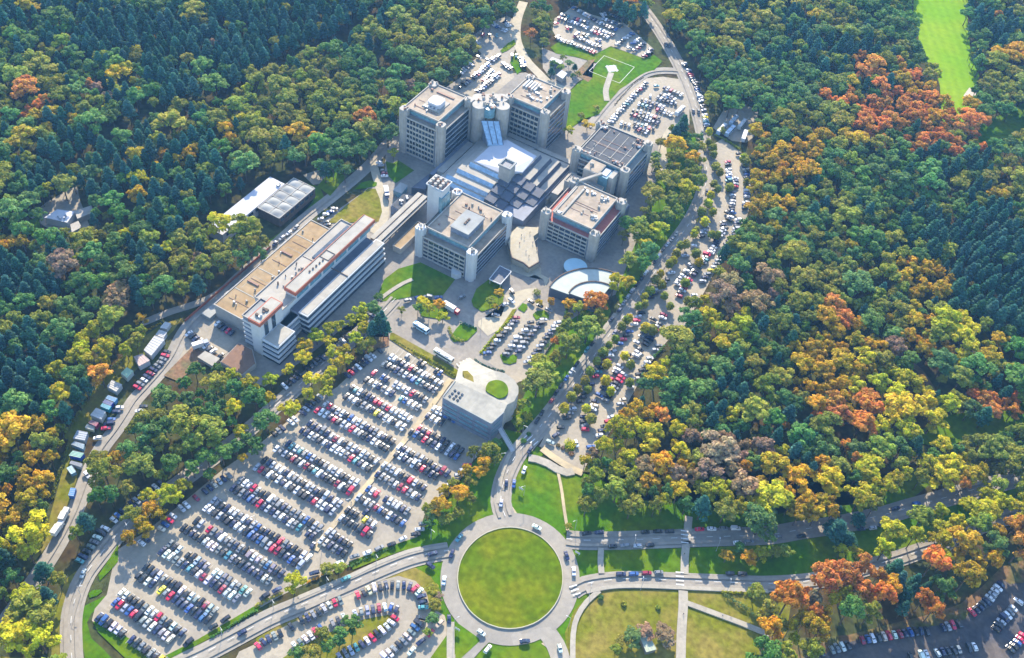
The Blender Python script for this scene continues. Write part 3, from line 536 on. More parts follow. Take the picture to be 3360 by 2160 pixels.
ROWS = [
 ('strip car park,inside the curb hedge','h',0.72,[(51.5,50.0),(51.5,43.7),(52.3,31.2),(51.2,18.4),(51.4,10.8),(51.4,0.5),(51.9,-8.9),(52.8,-22.0),(52.1,-29.5)]),
 ('strip car park,inside the kerb hedge','h',0.9,[(52.0,-28.4),(52.4,-35.6),(52.4,-41.3),(52.8,-47.8)]),
 ('middle of the strip car park,hedge side','v',0.7,[(58.7,54.5),(58.8,48.9),(59.0,31.1),(58.3,21.6),(58.9,9.1),(58.6,0.9),(58.5,-9.3),(59.1,-18.8),(60.6,-24.7)]),
 ('middle of the strip car park,wood side','v',0.75,[(61.2,58.2),(62.8,51.1),(62.9,47.4),(63.2,32.8),(62.3,22.0),(62.7,8.8),(62.9,-1.2),(62.9,-9.1),(63.0,-17.1)]),
 ('edge of the wood in the strip car park','h',0.8,[(69.3,34.0),(68.7,28.3),(69.3,18.6),(69.3,7.7),(69.3,-1.9),(70.0,-11.3),(70.1,-16.1)]),
 ('edge of the wood in the strip car park,lower end','h',0.95,[(70.0,-21.9),(70.0,-30.3),(70.6,-36.6)]),
 ('middle of the strip car park,lower end','v',0.9,[(58.4,-29.9),(59.8,-32.6),(62.3,-35.0),(63.7,-37.7)]),
 ('upper strip car park,wood side','h',0.7,[(65.1,151.5),(67.8,140.6),(68.3,124.7),(69.4,116.8),(69.5,103.4),(68.9,99.6),(68.8,94.0),(69.1,85.4),(69.8,75.3)]),
 ('upper strip car park,hedge side','h',0.55,[(50.6,139.4),(53.5,123.5),(51.7,97.7),(51.6,88.5),(51.6,79.0),(51.1,67.3),(50.4,61.5)]),
 ('upper middle of the strip car park','v',0.85,[(58.2,158.2),(56.9,144.8),(62.0,139.4),(61.1,119.5),(62.4,107.5),(57.8,97.9),(58.2,91.2),(58.1,80.2),(59.6,71.3)]),
 ('upper middle of the strip car park,wood side','v',0.7,[(60.4,158.3),(60.9,146.2),(62.0,131.9),(63.1,118.0),(63.4,108.2),(62.3,94.8),(62.2,89.3),(62.4,77.3),(62.9,69.7)]),
 ('top of the strip car park,left line','h',0.6,[(38.5,198.0),(40.8,193.7),(45.5,183.7),(47.8,177.1),(52.0,167.2),(53.8,159.7)]),
 ('top of the strip car park,middle line','h',0.95,[(41.7,199.6),(45.4,192.9),(48.6,186.0),(52.0,178.5),(52.4,173.1),(56.0,164.4),(57.8,157.9),(59.6,153.7)]),
 ('top of the strip car park,wood line','h',0.8,[(40.6,209.2),(45.2,207.4),(51.6,196.6),(53.8,192.4),(58.3,181.5),(61.6,173.4),(64.8,162.2)]),
 ('parked along the kerb of the main road','p',0.95,[(40.4,118.4),(40.4,112.5),(39.8,104.1),(40.1,95.0),(40.0,85.8),(40.0,77.5),(40.1,69.4),(39.8,61.2),(40.1,53.5),(40.3,44.6)]),
 ('parked along the kerb of the main road,lower stretch','p',0.9,[(39.9,15.3),(39.7,8.6),(40.0,-0.6),(40.0,-7.5),(39.9,-13.2),(40.2,-21.9),(40.8,-30.3),(40.7,-35.7)]),
 ('parked along the kerb of the main road beside the parking building','p',0.95,[(40.6,-38.9),(41.2,-44.8),(41.6,-49.7)]),
 ('parked beside the main road under the wood edge','h',0.9,[(-28.9,279.3),(-23.2,274.1),(-16.3,265.8),(-11.9,262.0),(-6.0,253.4),(-0.1,245.0),(4.6,237.8),(10.7,227.3),(14.6,220.9)]),
 ('shaded row beside the perimeter road','v',0.95,[(-80.4,-170.4),(-81.9,-178.6),(-83.3,-188.4),(-84.1,-198.5),(-83.5,-205.7),(-81.9,-214.6),(-80.8,-220.4)]),
 ('shaded perimeter row near the yellow trees','v',0.75,[(-64.5,-31.5),(-64.0,-39.1),(-63.7,-44.4),(-65.9,-58.4),(-66.8,-66.6),(-68.0,-76.5),(-69.1,-82.9),(-70.3,-93.6),(-72.5,-104.8)]),
 ('car park edge under the tall trees','v',0.95,[(-46.4,-51.2),(-47.7,-56.7),(-49.1,-66.8),(-50.4,-74.4)]),
 ('car park edge under the yellow tree','v',0.9,[(-53.0,-91.4),(-53.7,-98.2),(-53.9,-105.6),(-55.1,-113.6),(-57.4,-123.3)]),
 ('car park edge under the golden trees','v',0.85,[(-58.5,-150.5),(-60.9,-159.0),(-63.1,-170.4),(-64.7,-178.6),(-64.2,-188.7),(-66.0,-195.3),(-66.5,-200.7)]),
 ('car park edge beside the round yellow tree hedge','p',0.85,[(25.2,-134.1),(23.3,-138.4),(19.7,-142.9),(17.8,-146.7),(15.1,-150.2),(12.4,-153.6)]),
 ('car park edge along the approach road hedge','p',0.7,[(9.5,-158.9),(6.7,-163.2),(4.7,-167.4),(2.0,-170.7),(-3.8,-181.4),(-5.6,-185.7),(-7.3,-190.0),(-8.8,-194.5)]),
 ('car park corner along the approach road hedge','p',0.6,[(-13.4,-204.7),(-14.6,-208.5),(-18.4,-218.4),(-20.3,-226.1)]),
 ('lot edge beside the golden oaks','h',0.95,[(27.1,-85.4),(27.0,-91.2),(26.8,-97.0),(27.1,-103.4),(27.2,-106.5)]),
 ('lot edge below the golden oaks','h',0.95,[(28.0,-122.7),(28.2,-126.9),(28.1,-131.3)]),
 ('outer line of the curved car park','n',0.96,[(4.4,-208.6),(5.9,-203.3),(8.6,-198.5),(11.6,-190.5),(15.1,-183.7),(17.6,-177.5),(20.9,-172.2),(25.3,-166.2),(28.2,-161.1),(32.4,-156.7),(37.9,-153.1),(42.2,-151.8),(45.3,-152.2),(49.1,-155.2),(51.3,-158.4),(52.9,-163.5),(52.6,-168.2),(52.2,-173.7),(50.8,-179.8),(49.7,-184.2)]),
 ('inner line of the curved car park','n',0.75,[(16.7,-200.6),(21.5,-186.4),(25.4,-180.0),(29.8,-173.3),(33.9,-169.1),(38.1,-164.8),(42.5,-163.8),(45.9,-163.5)]),
 ('inner line of the curved car park,lower side','n',0.95,[(43.4,-166.7),(43.4,-171.3),(41.8,-176.1),(40.3,-180.8),(38.2,-185.8),(35.9,-190.3),(33.7,-194.9)]),
 ('lay-by beside the roundabout','p',0.9,[(60.3,-158.6),(59.6,-162.9),(59.4,-166.8),(57.7,-171.6),(57.3,-177.0)]),
 ('small car park,line by the yellow hedge','h',0.97,[(-1.9,8.2),(-1.4,3.0),(-1.5,-2.6),(-1.6,-8.2),(-1.7,-13.0),(-1.8,-17.8),(-1.4,-24.0)]),
 ('small car park,middle line,left side','h',0.95,[(6.1,9.5),(6.3,5.3),(6.3,-1.4),(5.9,-6.5),(6.3,-12.8),(6.7,-17.7)]),
 ('small car park,middle line,right side','h',0.95,[(10.6,15.1),(10.7,9.6),(10.5,1.0),(10.4,-3.9),(10.9,-11.3),(11.4,-15.0)]),
 ('small car park,line below the green bank','h',0.97,[(17.8,17.7),(18.0,11.1),(18.2,3.3),(18.4,-3.1),(19.0,-9.2),(18.4,-14.8),(18.1,-18.5)]),
 ('forecourt drop-off lane','p',0.6,[(-14.3,23.1),(-11.1,20.7),(-14.0,17.4),(-9.3,16.2),(-12.3,10.9),(-9.4,10.4),(-12.1,5.4),(-8.9,3.9),(-12.8,2.3)]),
 ('forecourt kerb by the lot entrance','p',0.85,[(-8.0,23.0),(-1.5,21.8),(4.1,21.9),(8.5,21.8),(11.5,22.0)]),
 ('forecourt kerb below the beige tower','p',0.9,[(-55.8,-15.9),(-53.0,-12.0),(-50.2,-8.1),(-47.5,-6.8),(-44.1,-5.1),(-40.4,-1.8)]),
 ('shaded ramp below the beige tower','p',0.9,[(-33.3,2.6),(-32.6,5.7),(-31.9,7.4)]),
 ('upper car park,shaded top line','v',0.95,[(-123.9,293.8),(-114.9,291.4),(-103.2,288.9)]),
 ('upper car park,shaded second line','v',0.6,[(-116.3,293.9),(-106.6,293.2),(-99.3,302.6),(-91.8,302.6),(-86.4,301.0)]),
 ('upper car park,first line right','v',0.97,[(-102.9,293.8),(-96.6,294.1),(-88.4,294.8),(-82.6,292.4)]),
 ('upper car park,second line right','v',0.97,[(-101.5,287.9),(-93.2,287.4),(-84.6,287.3)]),
 ('upper car park,second line left','v',0.9,[(-126.6,279.7),(-114.6,281.0),(-105.5,282.4)]),
 ('upper car park,third line left','v',0.9,[(-126.0,274.3),(-116.0,276.3),(-102.0,275.9)]),
 ('upper car park,third line right','v',0.97,[(-100.0,278.6),(-91.8,279.3),(-83.3,279.2)]),
 ('upper car park,fourth line right','v',0.95,[(-99.1,274.7),(-90.5,274.6),(-83.2,274.7)]),
 ('upper car park,fourth line left','v',0.6,[(-124.0,267.7),(-117.2,262.7),(-111.3,269.7)]),
 ('upper car park,fifth line','v',0.9,[(-108.6,261.6),(-103.8,267.6),(-93.6,266.5),(-86.8,267.5)]),
 ('upper car park,sixth line','v',0.95,[(-105.7,261.5),(-96.4,261.0),(-88.3,260.7),(-82.3,261.0)]),
 ('upper car park,line by the lawn','v',0.93,[(-116.9,255.0),(-110.7,250.9),(-102.6,251.7),(-93.8,252.0),(-83.8,252.2)]),
 ('upper car park,east line','h',0.95,[(-73.6,290.3),(-75.2,281.1),(-75.9,270.4)]),
 ('upper car park,far east line','h',0.9,[(-67.1,287.4),(-67.9,278.9),(-67.6,270.3)]),
 ('upper car park,far east second line','h',0.9,[(-61.5,284.0),(-62.3,276.6),(-63.6,269.1)]),
 ('upper car park,corner line','h',0.95,[(-54.3,280.7),(-54.0,275.4),(-54.5,269.6)]),
 ('helipad car park,left edge line','h',0.95,[(-39.6,242.7),(-39.4,234.8),(-40.3,228.0),(-39.9,217.6),(-39.8,207.9),(-40.0,198.2),(-39.2,187.6)]),
 ('helipad car park,top line','v',0.97,[(-28.2,244.4),(-22.9,244.4),(-17.6,244.5),(-12.8,244.2)]),
 ('helipad car park,second line','v',0.93,[(-31.7,229.7),(-26.4,231.8),(-21.2,231.8),(-17.5,231.7),(-13.3,232.9)]),
 ('helipad car park,second line,back','v',0.8,[(-27.0,236.3),(-21.3,236.6),(-13.9,236.4)]),
 ('helipad car park,third line,back','v',0.93,[(-34.2,221.9),(-28.5,223.3),(-22.2,224.2),(-14.1,224.6)]),
 ('helipad car park,third line','v',0.95,[(-33.9,217.2),(-27.6,218.2),(-21.3,219.1),(-13.6,220.2),(-9.3,219.7)]),
 ('helipad car park,fourth line,back','v',0.95,[(-33.8,208.6),(-27.5,210.5),(-21.3,210.5),(-14.0,211.3)]),
 ('helipad car park,fourth line','v',0.95,[(-32.9,204.6),(-26.3,204.9),(-20.1,205.8),(-13.2,206.4)]),
 ('helipad car park,fifth line,back','v',0.93,[(-34.3,195.1),(-27.0,196.9),(-20.5,197.2),(-13.6,198.7)]),
 ('helipad car park,fifth line','v',0.95,[(-34.0,191.5),(-27.1,193.1),(-19.9,193.0),(-13.5,193.3)]),
 ('helipad car park,first corner','h',0.9,[(-32.8,241.9),(-31.9,246.6)]),
 ('north car park,forest line','v',0.95,[(-159.7,213.5),(-152.6,211.3)]),
 ('north car park,shaded line','v',0.9,[(-159.2,239.7),(-151.5,236.7),(-145.3,237.0)]),
 ('north car park,shaded second line','v',0.8,[(-158.5,247.2),(-151.7,245.7),(-145.7,242.5)]),
 ('north car park,shaded third line','v',0.8,[(-157.5,222.9),(-153.5,223.9),(-150.8,227.1),(-147.3,228.8)]),
 ('north car park,left edge line','v',0.75,[(-143.5,201.3),(-144.3,195.3),(-144.4,184.8),(-144.1,173.8)]),
 ('north car park,first line','v',0.85,[(-134.8,209.1),(-135.1,200.4),(-134.9,190.2),(-134.6,178.1),(-135.3,169.6),(-135.2,161.7),(-138.2,160.4)]),
 ('north car park,first line,back','v',0.7,[(-138.0,202.4),(-137.2,195.7),(-136.5,183.8),(-137.7,177.7)]),
 ('north car park,second line','v',0.95,[(-123.6,190.7),(-123.7,184.5),(-123.7,176.5),(-124.1,169.2),(-124.3,164.2)]),
 ('north car park,second line,back','v',0.95,[(-128.7,190.9),(-127.7,180.4),(-127.4,172.7),(-127.3,163.9)]),
 ('north car park,line by the grass island','v',0.95,[(-128.5,202.4),(-123.7,201.0),(-118.5,198.8)]),
 ('north car park,island edge','v',0.8,[(-128.2,213.2),(-122.8,216.4),(-118.6,212.2),(-114.5,207.0)]),
 ('service road below the large tower','h',0.95,[(-134.0,68.7),(-129.2,65.7),(-125.2,62.1),(-122.6,59.2)]),
 ('service yard beside the long building','n',0.9,[(-131.9,-97.1),(-125.2,-98.2),(-119.3,-98.7),(-113.4,-99.2),(-107.6,-99.6)]),
 ('service yard,back line','v',0.5,[(-129.4,-97.7),(-121.1,-97.7),(-113.0,-96.6)]),
 ('service yard,shaded line','v',0.6,[(-125.0,-83.9),(-117.7,-84.8),(-111.2,-84.9)]),
 ('row by the long building roof','h',0.9,[(-128.9,24.7),(-129.6,20.4),(-129.7,15.9),(-130.8,12.1),(-130.2,7.4)]),
 ('row by the long building roof,lower','h',0.9,[(-127.3,8.8),(-123.5,6.4)]),
 ('narrow lane left of the brown roof','p',0.95,[(-137.0,-4.1),(-137.0,-9.1),(-137.7,-13.9),(-138.3,-18.6),(-138.0,-22.5)]),
 ('service road kerb by the huts','n',0.9,[(-131.8,-111.4),(-130.3,-115.4),(-129.2,-119.1),(-128.9,-123.3),(-128.1,-130.9),(-127.3,-137.3),(-127.1,-141.4)]),
 ('service road kerb by the huts,lower','h',0.95,[(-125.7,-149.3),(-125.2,-151.5),(-124.7,-154.7),(-124.0,-157.8)]),
 ('service road lot opposite the huts','h',0.95,[(-116.9,-142.7),(-116.4,-145.5),(-116.3,-148.4),(-116.4,-150.1)]),
 ('hut yard line','h',0.95,[(-124.0,-156.5),(-123.0,-158.8),(-122.3,-161.3),(-121.4,-163.6),(-121.5,-166.2),(-120.7,-169.5)]),
 ('service road verge','p',0.8,[(-112.9,-179.9),(-110.4,-185.7),(-104.9,-187.4)]),
 ('upper east road,lawn side','p',1,[(90.3,-88.1),(92.8,-85.9),(95.9,-83.6)]),
 ('upper east road,wood side','p',1,[(112.0,-72.7),(115.6,-69.8),(118.9,-67.6),(122.1,-65.3)]),
 ('upper east road,wood side,farther','p',0.8,[(132.0,-57.5),(135.2,-55.0),(148.4,-46.2),(151.6,-43.7)]),
 ('upper east road,verge side','p',0.8,[(103.0,-87.5),(107.1,-84.3),(114.0,-79.7),(117.7,-77.0),(121.8,-73.9)]),
 ('upper east road,verge side,farther','p',0.4,[(144.9,-57.8),(156.4,-48.8)]),
 ('upper east road in the shade','p',0.9,[(159.7,-36.4),(166.2,-31.5)]),
 ('upper east road in the shade,verge side','p',0.7,[(163.7,-41.3),(172.4,-35.1),(177.7,-30.6)]),
 ('upper east road,far bend','p',0.6,[(195.1,-15.4),(200.5,-10.7),(205.0,-3.3)]),
 ('upper east road,far bend,wood side','p',0.6,[(205.3,4.8),(209.6,9.1),(217.0,16.9),(224.8,26.0)]),
 ('lower east road,grass side','p',1,[(112.4,-97.7),(115.6,-95.6),(119.6,-92.5),(123.2,-89.8),(127.2,-86.7)]),
 ('lower east road,grass side,farther','p',0.45,[(143.0,-76.6),(153.0,-70.4),(162.8,-64.4)]),
 ('lower car park,top line','v',0.85,[(200.2,-84.0),(203.4,-80.4),(209.3,-73.5),(212.8,-68.9),(220.6,-61.5),(225.6,-57.4),(230.5,-52.6),(237.2,-47.5)]),
 ('lower car park,top line,farther','v',0.95,[(241.1,-43.3),(245.6,-38.8),(249.0,-35.0)]),
 ('lower car park,diagonal line','n',0.97,[(250.6,-29.1),(253.2,-24.2),(255.6,-18.5),(257.5,-10.6),(258.9,-5.5)]),
 ('lower car park,second diagonal line','n',0.95,[(261.9,-31.4),(263.4,-24.8),(265.7,-18.4),(267.7,-10.6)]),
 ('lower car park,bottom line','v',0.9,[(232.7,-64.3),(240.4,-58.5),(243.7,-54.9),(248.3,-51.1),(253.2,-46.4),(257.8,-42.6)]),
 ('lower car park,corner line','n',0.95,[(269.4,-37.3),(271.7,-31.2),(273.5,-26.1)])]
GRID = [
 ('single line on the grass bank',-232.5,-56,-8,0.96),
 ('far line,first double row from the grass bank',-219.5,-56.5,-24,0.96),
 ('near line,first double row from the grass bank',-224,-55.5,-26,0.96),
 ('far line,second double row from the grass bank',-205.5,-56.7,-19.5,0.96),
 ('near line,second double row from the grass bank',-210,-56.3,-19.2,0.96),
 ('far line,third double row from the grass bank',-191.7,-55.9,-14,0.96),
 ('near line,third double row from the grass bank',-196.2,-56.5,-16,0.96),
 ('far line,fourth double row from the grass bank',-177.2,-54.5,-8,0.96),
 ('near line,fourth double row from the grass bank',-182.7,-56.7,-10,0.96),
 ('far line,fifth double row from the grass bank',-165,-55.4,-3.5,0.96),
 ('near line,fifth double row from the grass bank',-169.6,-55.5,-4,0.96),
 ('far line,sixth double row from the grass bank',-150.6,-52.6,-8.3,0.96),
 ('near line,sixth double row from the grass bank',-155.4,-52.7,-8.4,0.96),
 ('far line,seventh double row from the grass bank',-136,-51,-8.7,0.96),
 ('near line,seventh double row from the grass bank',-140.8,-51.5,-8.7,0.96),
 ('far line,eighth double row from the grass bank',-122.8,-50.5,-9.2,0.96),
 ('near line,eighth double row from the grass bank',-128,-50.6,-8.8,0.96),
 ('far line,ninth double row from the grass bank',-108,-47,-8.7,0.96),
 ('near line,ninth double row from the grass bank',-113,-47.5,-9,0.96),
 ('far line,tenth double row from the grass bank',-94.6,-48,-9,0.96),
 ('near line,tenth double row from the grass bank',-99.5,-49.2,-9,0.96),
 ('far line,eleventh double row from the grass bank',-79.3,-43.8,-10,0.96),
 ('near line,eleventh double row from the grass bank',-85,-43,-9.7,0.96),
 ('far line,twelfth double row from the grass bank',-65.5,-40.5,-10.2,0.96),
 ('near line,twelfth double row from the grass bank',-71.2,-41,-10.2,0.96),
 ('far line,thirteenth double row from the grass bank',-52.5,-39.8,-10,0.96),
 ('near line,thirteenth double row from the grass bank',-57.9,-39.9,-9.5,0.96),
 ('loose line under the yellow hedge',-47.2,-38.3,-13.6,0.5),
 ('far line,first double row right of the footpath',-150.1,-4,7.3,0.95),
 ('near line,first double row right of the footpath',-155,-4,8,0.95),
 ('far line,second double row right of the footpath',-136.3,-3.8,10,0.95),
 ('near line,second double row right of the footpath',-141.3,-3.7,11.6,0.95),
 ('far line,third double row right of the footpath',-122.3,-2.9,18.4,0.95),
 ('near line,third double row right of the footpath',-128.4,-4,20.2,0.95),
 ('far line,fourth double row right of the footpath',-107.8,-4.5,17.6,0.95),
 ('near line,fourth double row right of the footpath',-113.5,-4,18.5,0.95),
 ('far line,fifth double row right of the footpath',-95.4,-4.6,22,0.95),
 ('near line,fifth double row right of the footpath',-99.6,-3.5,18.6,0.95),
 ('far line,sixth double row right of the footpath',-81,-3,20.5,0.95),
 ('near line,sixth double row right of the footpath',-85.2,-5,20.6,0.95),
 ('far line,seventh double row right of the footpath',-67.2,-4,8.3,0.95),
 ('near line,seventh double row right of the footpath',-72.6,-4,4,0.95)]
MOVING = [
 ('on the roundabout entering from the lawn side','white',70.7,-97.2,0.05),
 ('on the roundabout beside the upper east road','navy',88.9,-102.4,-0.77),
 ('on the roundabout beside the lower east road','white',95.2,-107.4,-1.01),
 ('on the roundabout,lowest side','navy',93.7,-147.0,0.67),
 ('on the roundabout,near the south triangle','white',76.7,-153.6,-0.1),
 ('waiting at the south-west arm of the roundabout','white',82.7,-158.3,1.49),
 ('on the roundabout beside the curved car park','white',50.8,-142.1,-1.14),
 ('entering the curved lot side of the roundabout','navy',62.3,-155.8,-0.95),
 ('shaded approach to the roundabout,upper lane','navy',39.6,-133.9,0.96),
 ('shaded approach to the roundabout,lower lane','navy',42.1,-139.3,-0.08),
 ('on the shaded edge of the roundabout','teal',44.9,-121.0,-1.62),
 ('on the shaded side of the roundabout island','navy',46.5,-129.3,-1.33),
 ('on the main road above the roundabout','navy',47.3,-84.6,-1.09),
 ('on the main road at the splitter island','white',50.9,-95.2,-1.17),
 ('on the main road beside the lawn','white',50.5,-73.8,-1.36),
 ('on the main road beside the lawn,lower','blue',50.4,-83.0,-1.15),
 ('on the main road above the lawn','navy',47.0,-62.5,-1.49),
 ('leaving the roundabout by the south-east arm','white',107.4,-141.8,-0.82),
 ('on the approach road beside the round yellow tree','teal',15.7,-164.1,1.11),
 ('on the approach road near the lower edge','navy',-4.3,-206.6,-2.02),
 ('alone on the perimeter road bend','silver',-75.7,-221.8,-1.13),
 ('loose in the gap of the lot right of the footpath','navy',3.4,-132.9,-1.79),
 ('stopped at the footpath end','navy',-5.5,-159.2,1.81),
 ('turning at the main road junction','navy',40.7,44.2,1.54),
 ('crossing at the main road junction','dark',40.4,35.7,1.56),
 ('on the main road under the hedge trees','grey',46.0,27.9,-1.59),
 ('on the upper main road','dark',13.6,215.1,-1.28),
 ('on the upper main road at the bend','dark',22.4,199.6,-1.16),
 ('on the main road above the wood','dark',39.6,162.8,-1.25),
 ('left of a pair on the main road','dark',-0.6,232.5,-0.91),
 ('right of a pair on the main road','dark',2.5,233.9,-0.97),
 ('on the main road beside the helipad lot','dark',-48.5,291.5,-0.87),
 ('far up the main road','dark',-46.5,292.4,-0.83),
 ('in the turning area of the strip car park','navy',52.9,-47.7,1.27),
 ('silver by the zebra of the strip car park','silver',52.6,-53.0,0.19),
 ('beside the round shrub of the strip car park','white',63.5,-46.6,-0.74),
 ('by the lower trees of the strip car park','blue',70.1,-44.5,0.79),
 ('below the parking building on the main road','navy',47.0,-62.3,1.53)]
ZEBRAS = [
 (134.2,-81.5,138.1,-89.1),
 (127.3,-61.0,131.2,-69.1),
 (41.0,-56.0,48.6,-57.4),
 (-9.1,-37.8,-5.8,-29.7),
 (98.1,-113.3,102.6,-117.1)]
SPLITTERS = [
 [(52.8,-100.1),(54.3,-92.5),(59.9,-95.4)],
 [(99.8,-143.7),(101.4,-139.7),(105.7,-144.0)],
 [(55.4,-93.0),(57.4,-96.2),(59.1,-95.9)]]
HELI = [(-77.4, 231.4), (-77.7, 254.0), (-54.7, 254.7), (-54.4, 231.6)]
HELC = (-66.3, 243.6)
LANDMARKS = [
 ('the roundabout island',74.7,-127.9),
 ('the parking building',14.1,-59.8),
 ('the round garden',-17.9,7.9),
 ('the ochre annex roof',-126.0,-61.3),
 ('the long building head block',-105.6,-69.1),
 ('the large car park top',-46.2,-48.6),
 ('the large car park west corner',-54.9,-233.0),
 ('the middle of the perimeter road',-73.4,-163.6),
 ('the cyan container',-111.8,-138.7),
 ('the royal blue hut',-119.0,-182.0),
 ('the service road bend',-85.5,-241.9),
 ('the curved car park',38.1,-167.4),
 ('the fan auditorium',22.0,44.0),
 ('the upper east road crossing',129.9,-67.3),
 ('the diagonal meadow path',160.5,-92.9),
 ('the lower car park corner',242.3,-33.2),
 ('the lower east road bend',236.5,3.7),
 ('the upper east road bend',211.2,7.4),
 ('the strip car park low end',68.7,-58.8),
 ('the strip car park middle',68.0,3.5),
 ('the woodland track',193.2,83.5),
 ('the small car park',14.0,-6.4),
 ('the long yellow hedge',-20.8,-48.1),
 ('the clearing beside the east wood',208.2,54.4),
 ('the lower east road end',256.8,35.2),
 ('the meadow shed',137.7,-124.8),
 ('the strip car park upper end',63.7,98.1)]
LAMPS = [
 (34.6,-127.8,-0.25,'street lamp on the shaded verge west of the roundabout'),
 (85.4,-88.1,-2.07,'street lamp where the lawn path meets the upper east road'),
 (106.2,-113.6,2.08,'street lamp at the mouth of the lower east road'),
 (65.9,-157.6,1.06,'street lamp on the south triangle lawn'),
 (105.7,-131.0,-3.04,'street lamp at the meadow corner of the roundabout'),
 (57.1,-85.4,-2.07,'street lamp on the lawn edge of the main road'),
 (38.9,-76.2,0.57,'street lamp under the golden oaks on the main road'),
 (39.4,-56.4,0.0,'street lamp below the parking building'),
 (21.9,-150.9,-0.56,'street lamp on the west road near the verge lawn'),
 (11.0,-170.8,-0.5,'street lamp on the west road by the round yellow tree'),
 (-1.0,-191.1,-0.48,'street lamp on the west road below the large car park'),
 (-10.5,-211.6,-0.44,'street lamp at the low end of the west road'),
 (-69.5,-229.3,0.62,'street lamp on the perimeter road bend'),
 (-75.3,-196.8,-0.43,'street lamp on the perimeter road by the golden trees'),
 (-15.2,-90.7,-1.96,'street lamp in the upper half of the large car park footpath'),
 (-3.6,-134.3,-1.99,'street lamp midway down the large car park footpath'),
 (-4.1,-153.6,-2.01,'street lamp near the low end of the large car park footpath'),
 (-13.3,-73.9,-2.53,'street lamp on the car park footpath by the parking building'),
 (-32.4,-164.2,-1.97,'street lamp inside the seventh rows of the large car park'),
 (-38.1,-193.1,-1.99,'street lamp inside the lower rows of the large car park'),
 (123.6,-98.9,2.03,'street lamp on the lower east road opposite parked cars'),
 (155.7,-78.7,1.97,'street lamp on the lower east road beyond the crossing'),
 (111.6,-82.2,2.06,'street lamp on the verge lawn below the upper east road'),
 (143.6,-62.5,1.98,'street lamp leaning light beside the orange tree'),
 (39.9,41.2,-0.41,'street lamp by the main road junction'),
 (43.0,77.0,-0.44,'street lamp on the main road above the junction'),
 (42.0,-12.8,-0.36,'street lamp on the main road under the small lot bank'),
 (35.6,-162.4,2.21,'street lamp in the middle of the curved car park'),
 (-13.4,-9.3,0.59,'street lamp beside the forecourt drop-off lane')]
SIGNS = [
 (54.8,-84.1,'white direction sign on the lawn edge north of the roundabout'),
 (92.4,-99.0,'white direction sign on the verge between the two east roads'),
 (67.9,-158.1,'white direction sign on the south triangle lawn')]
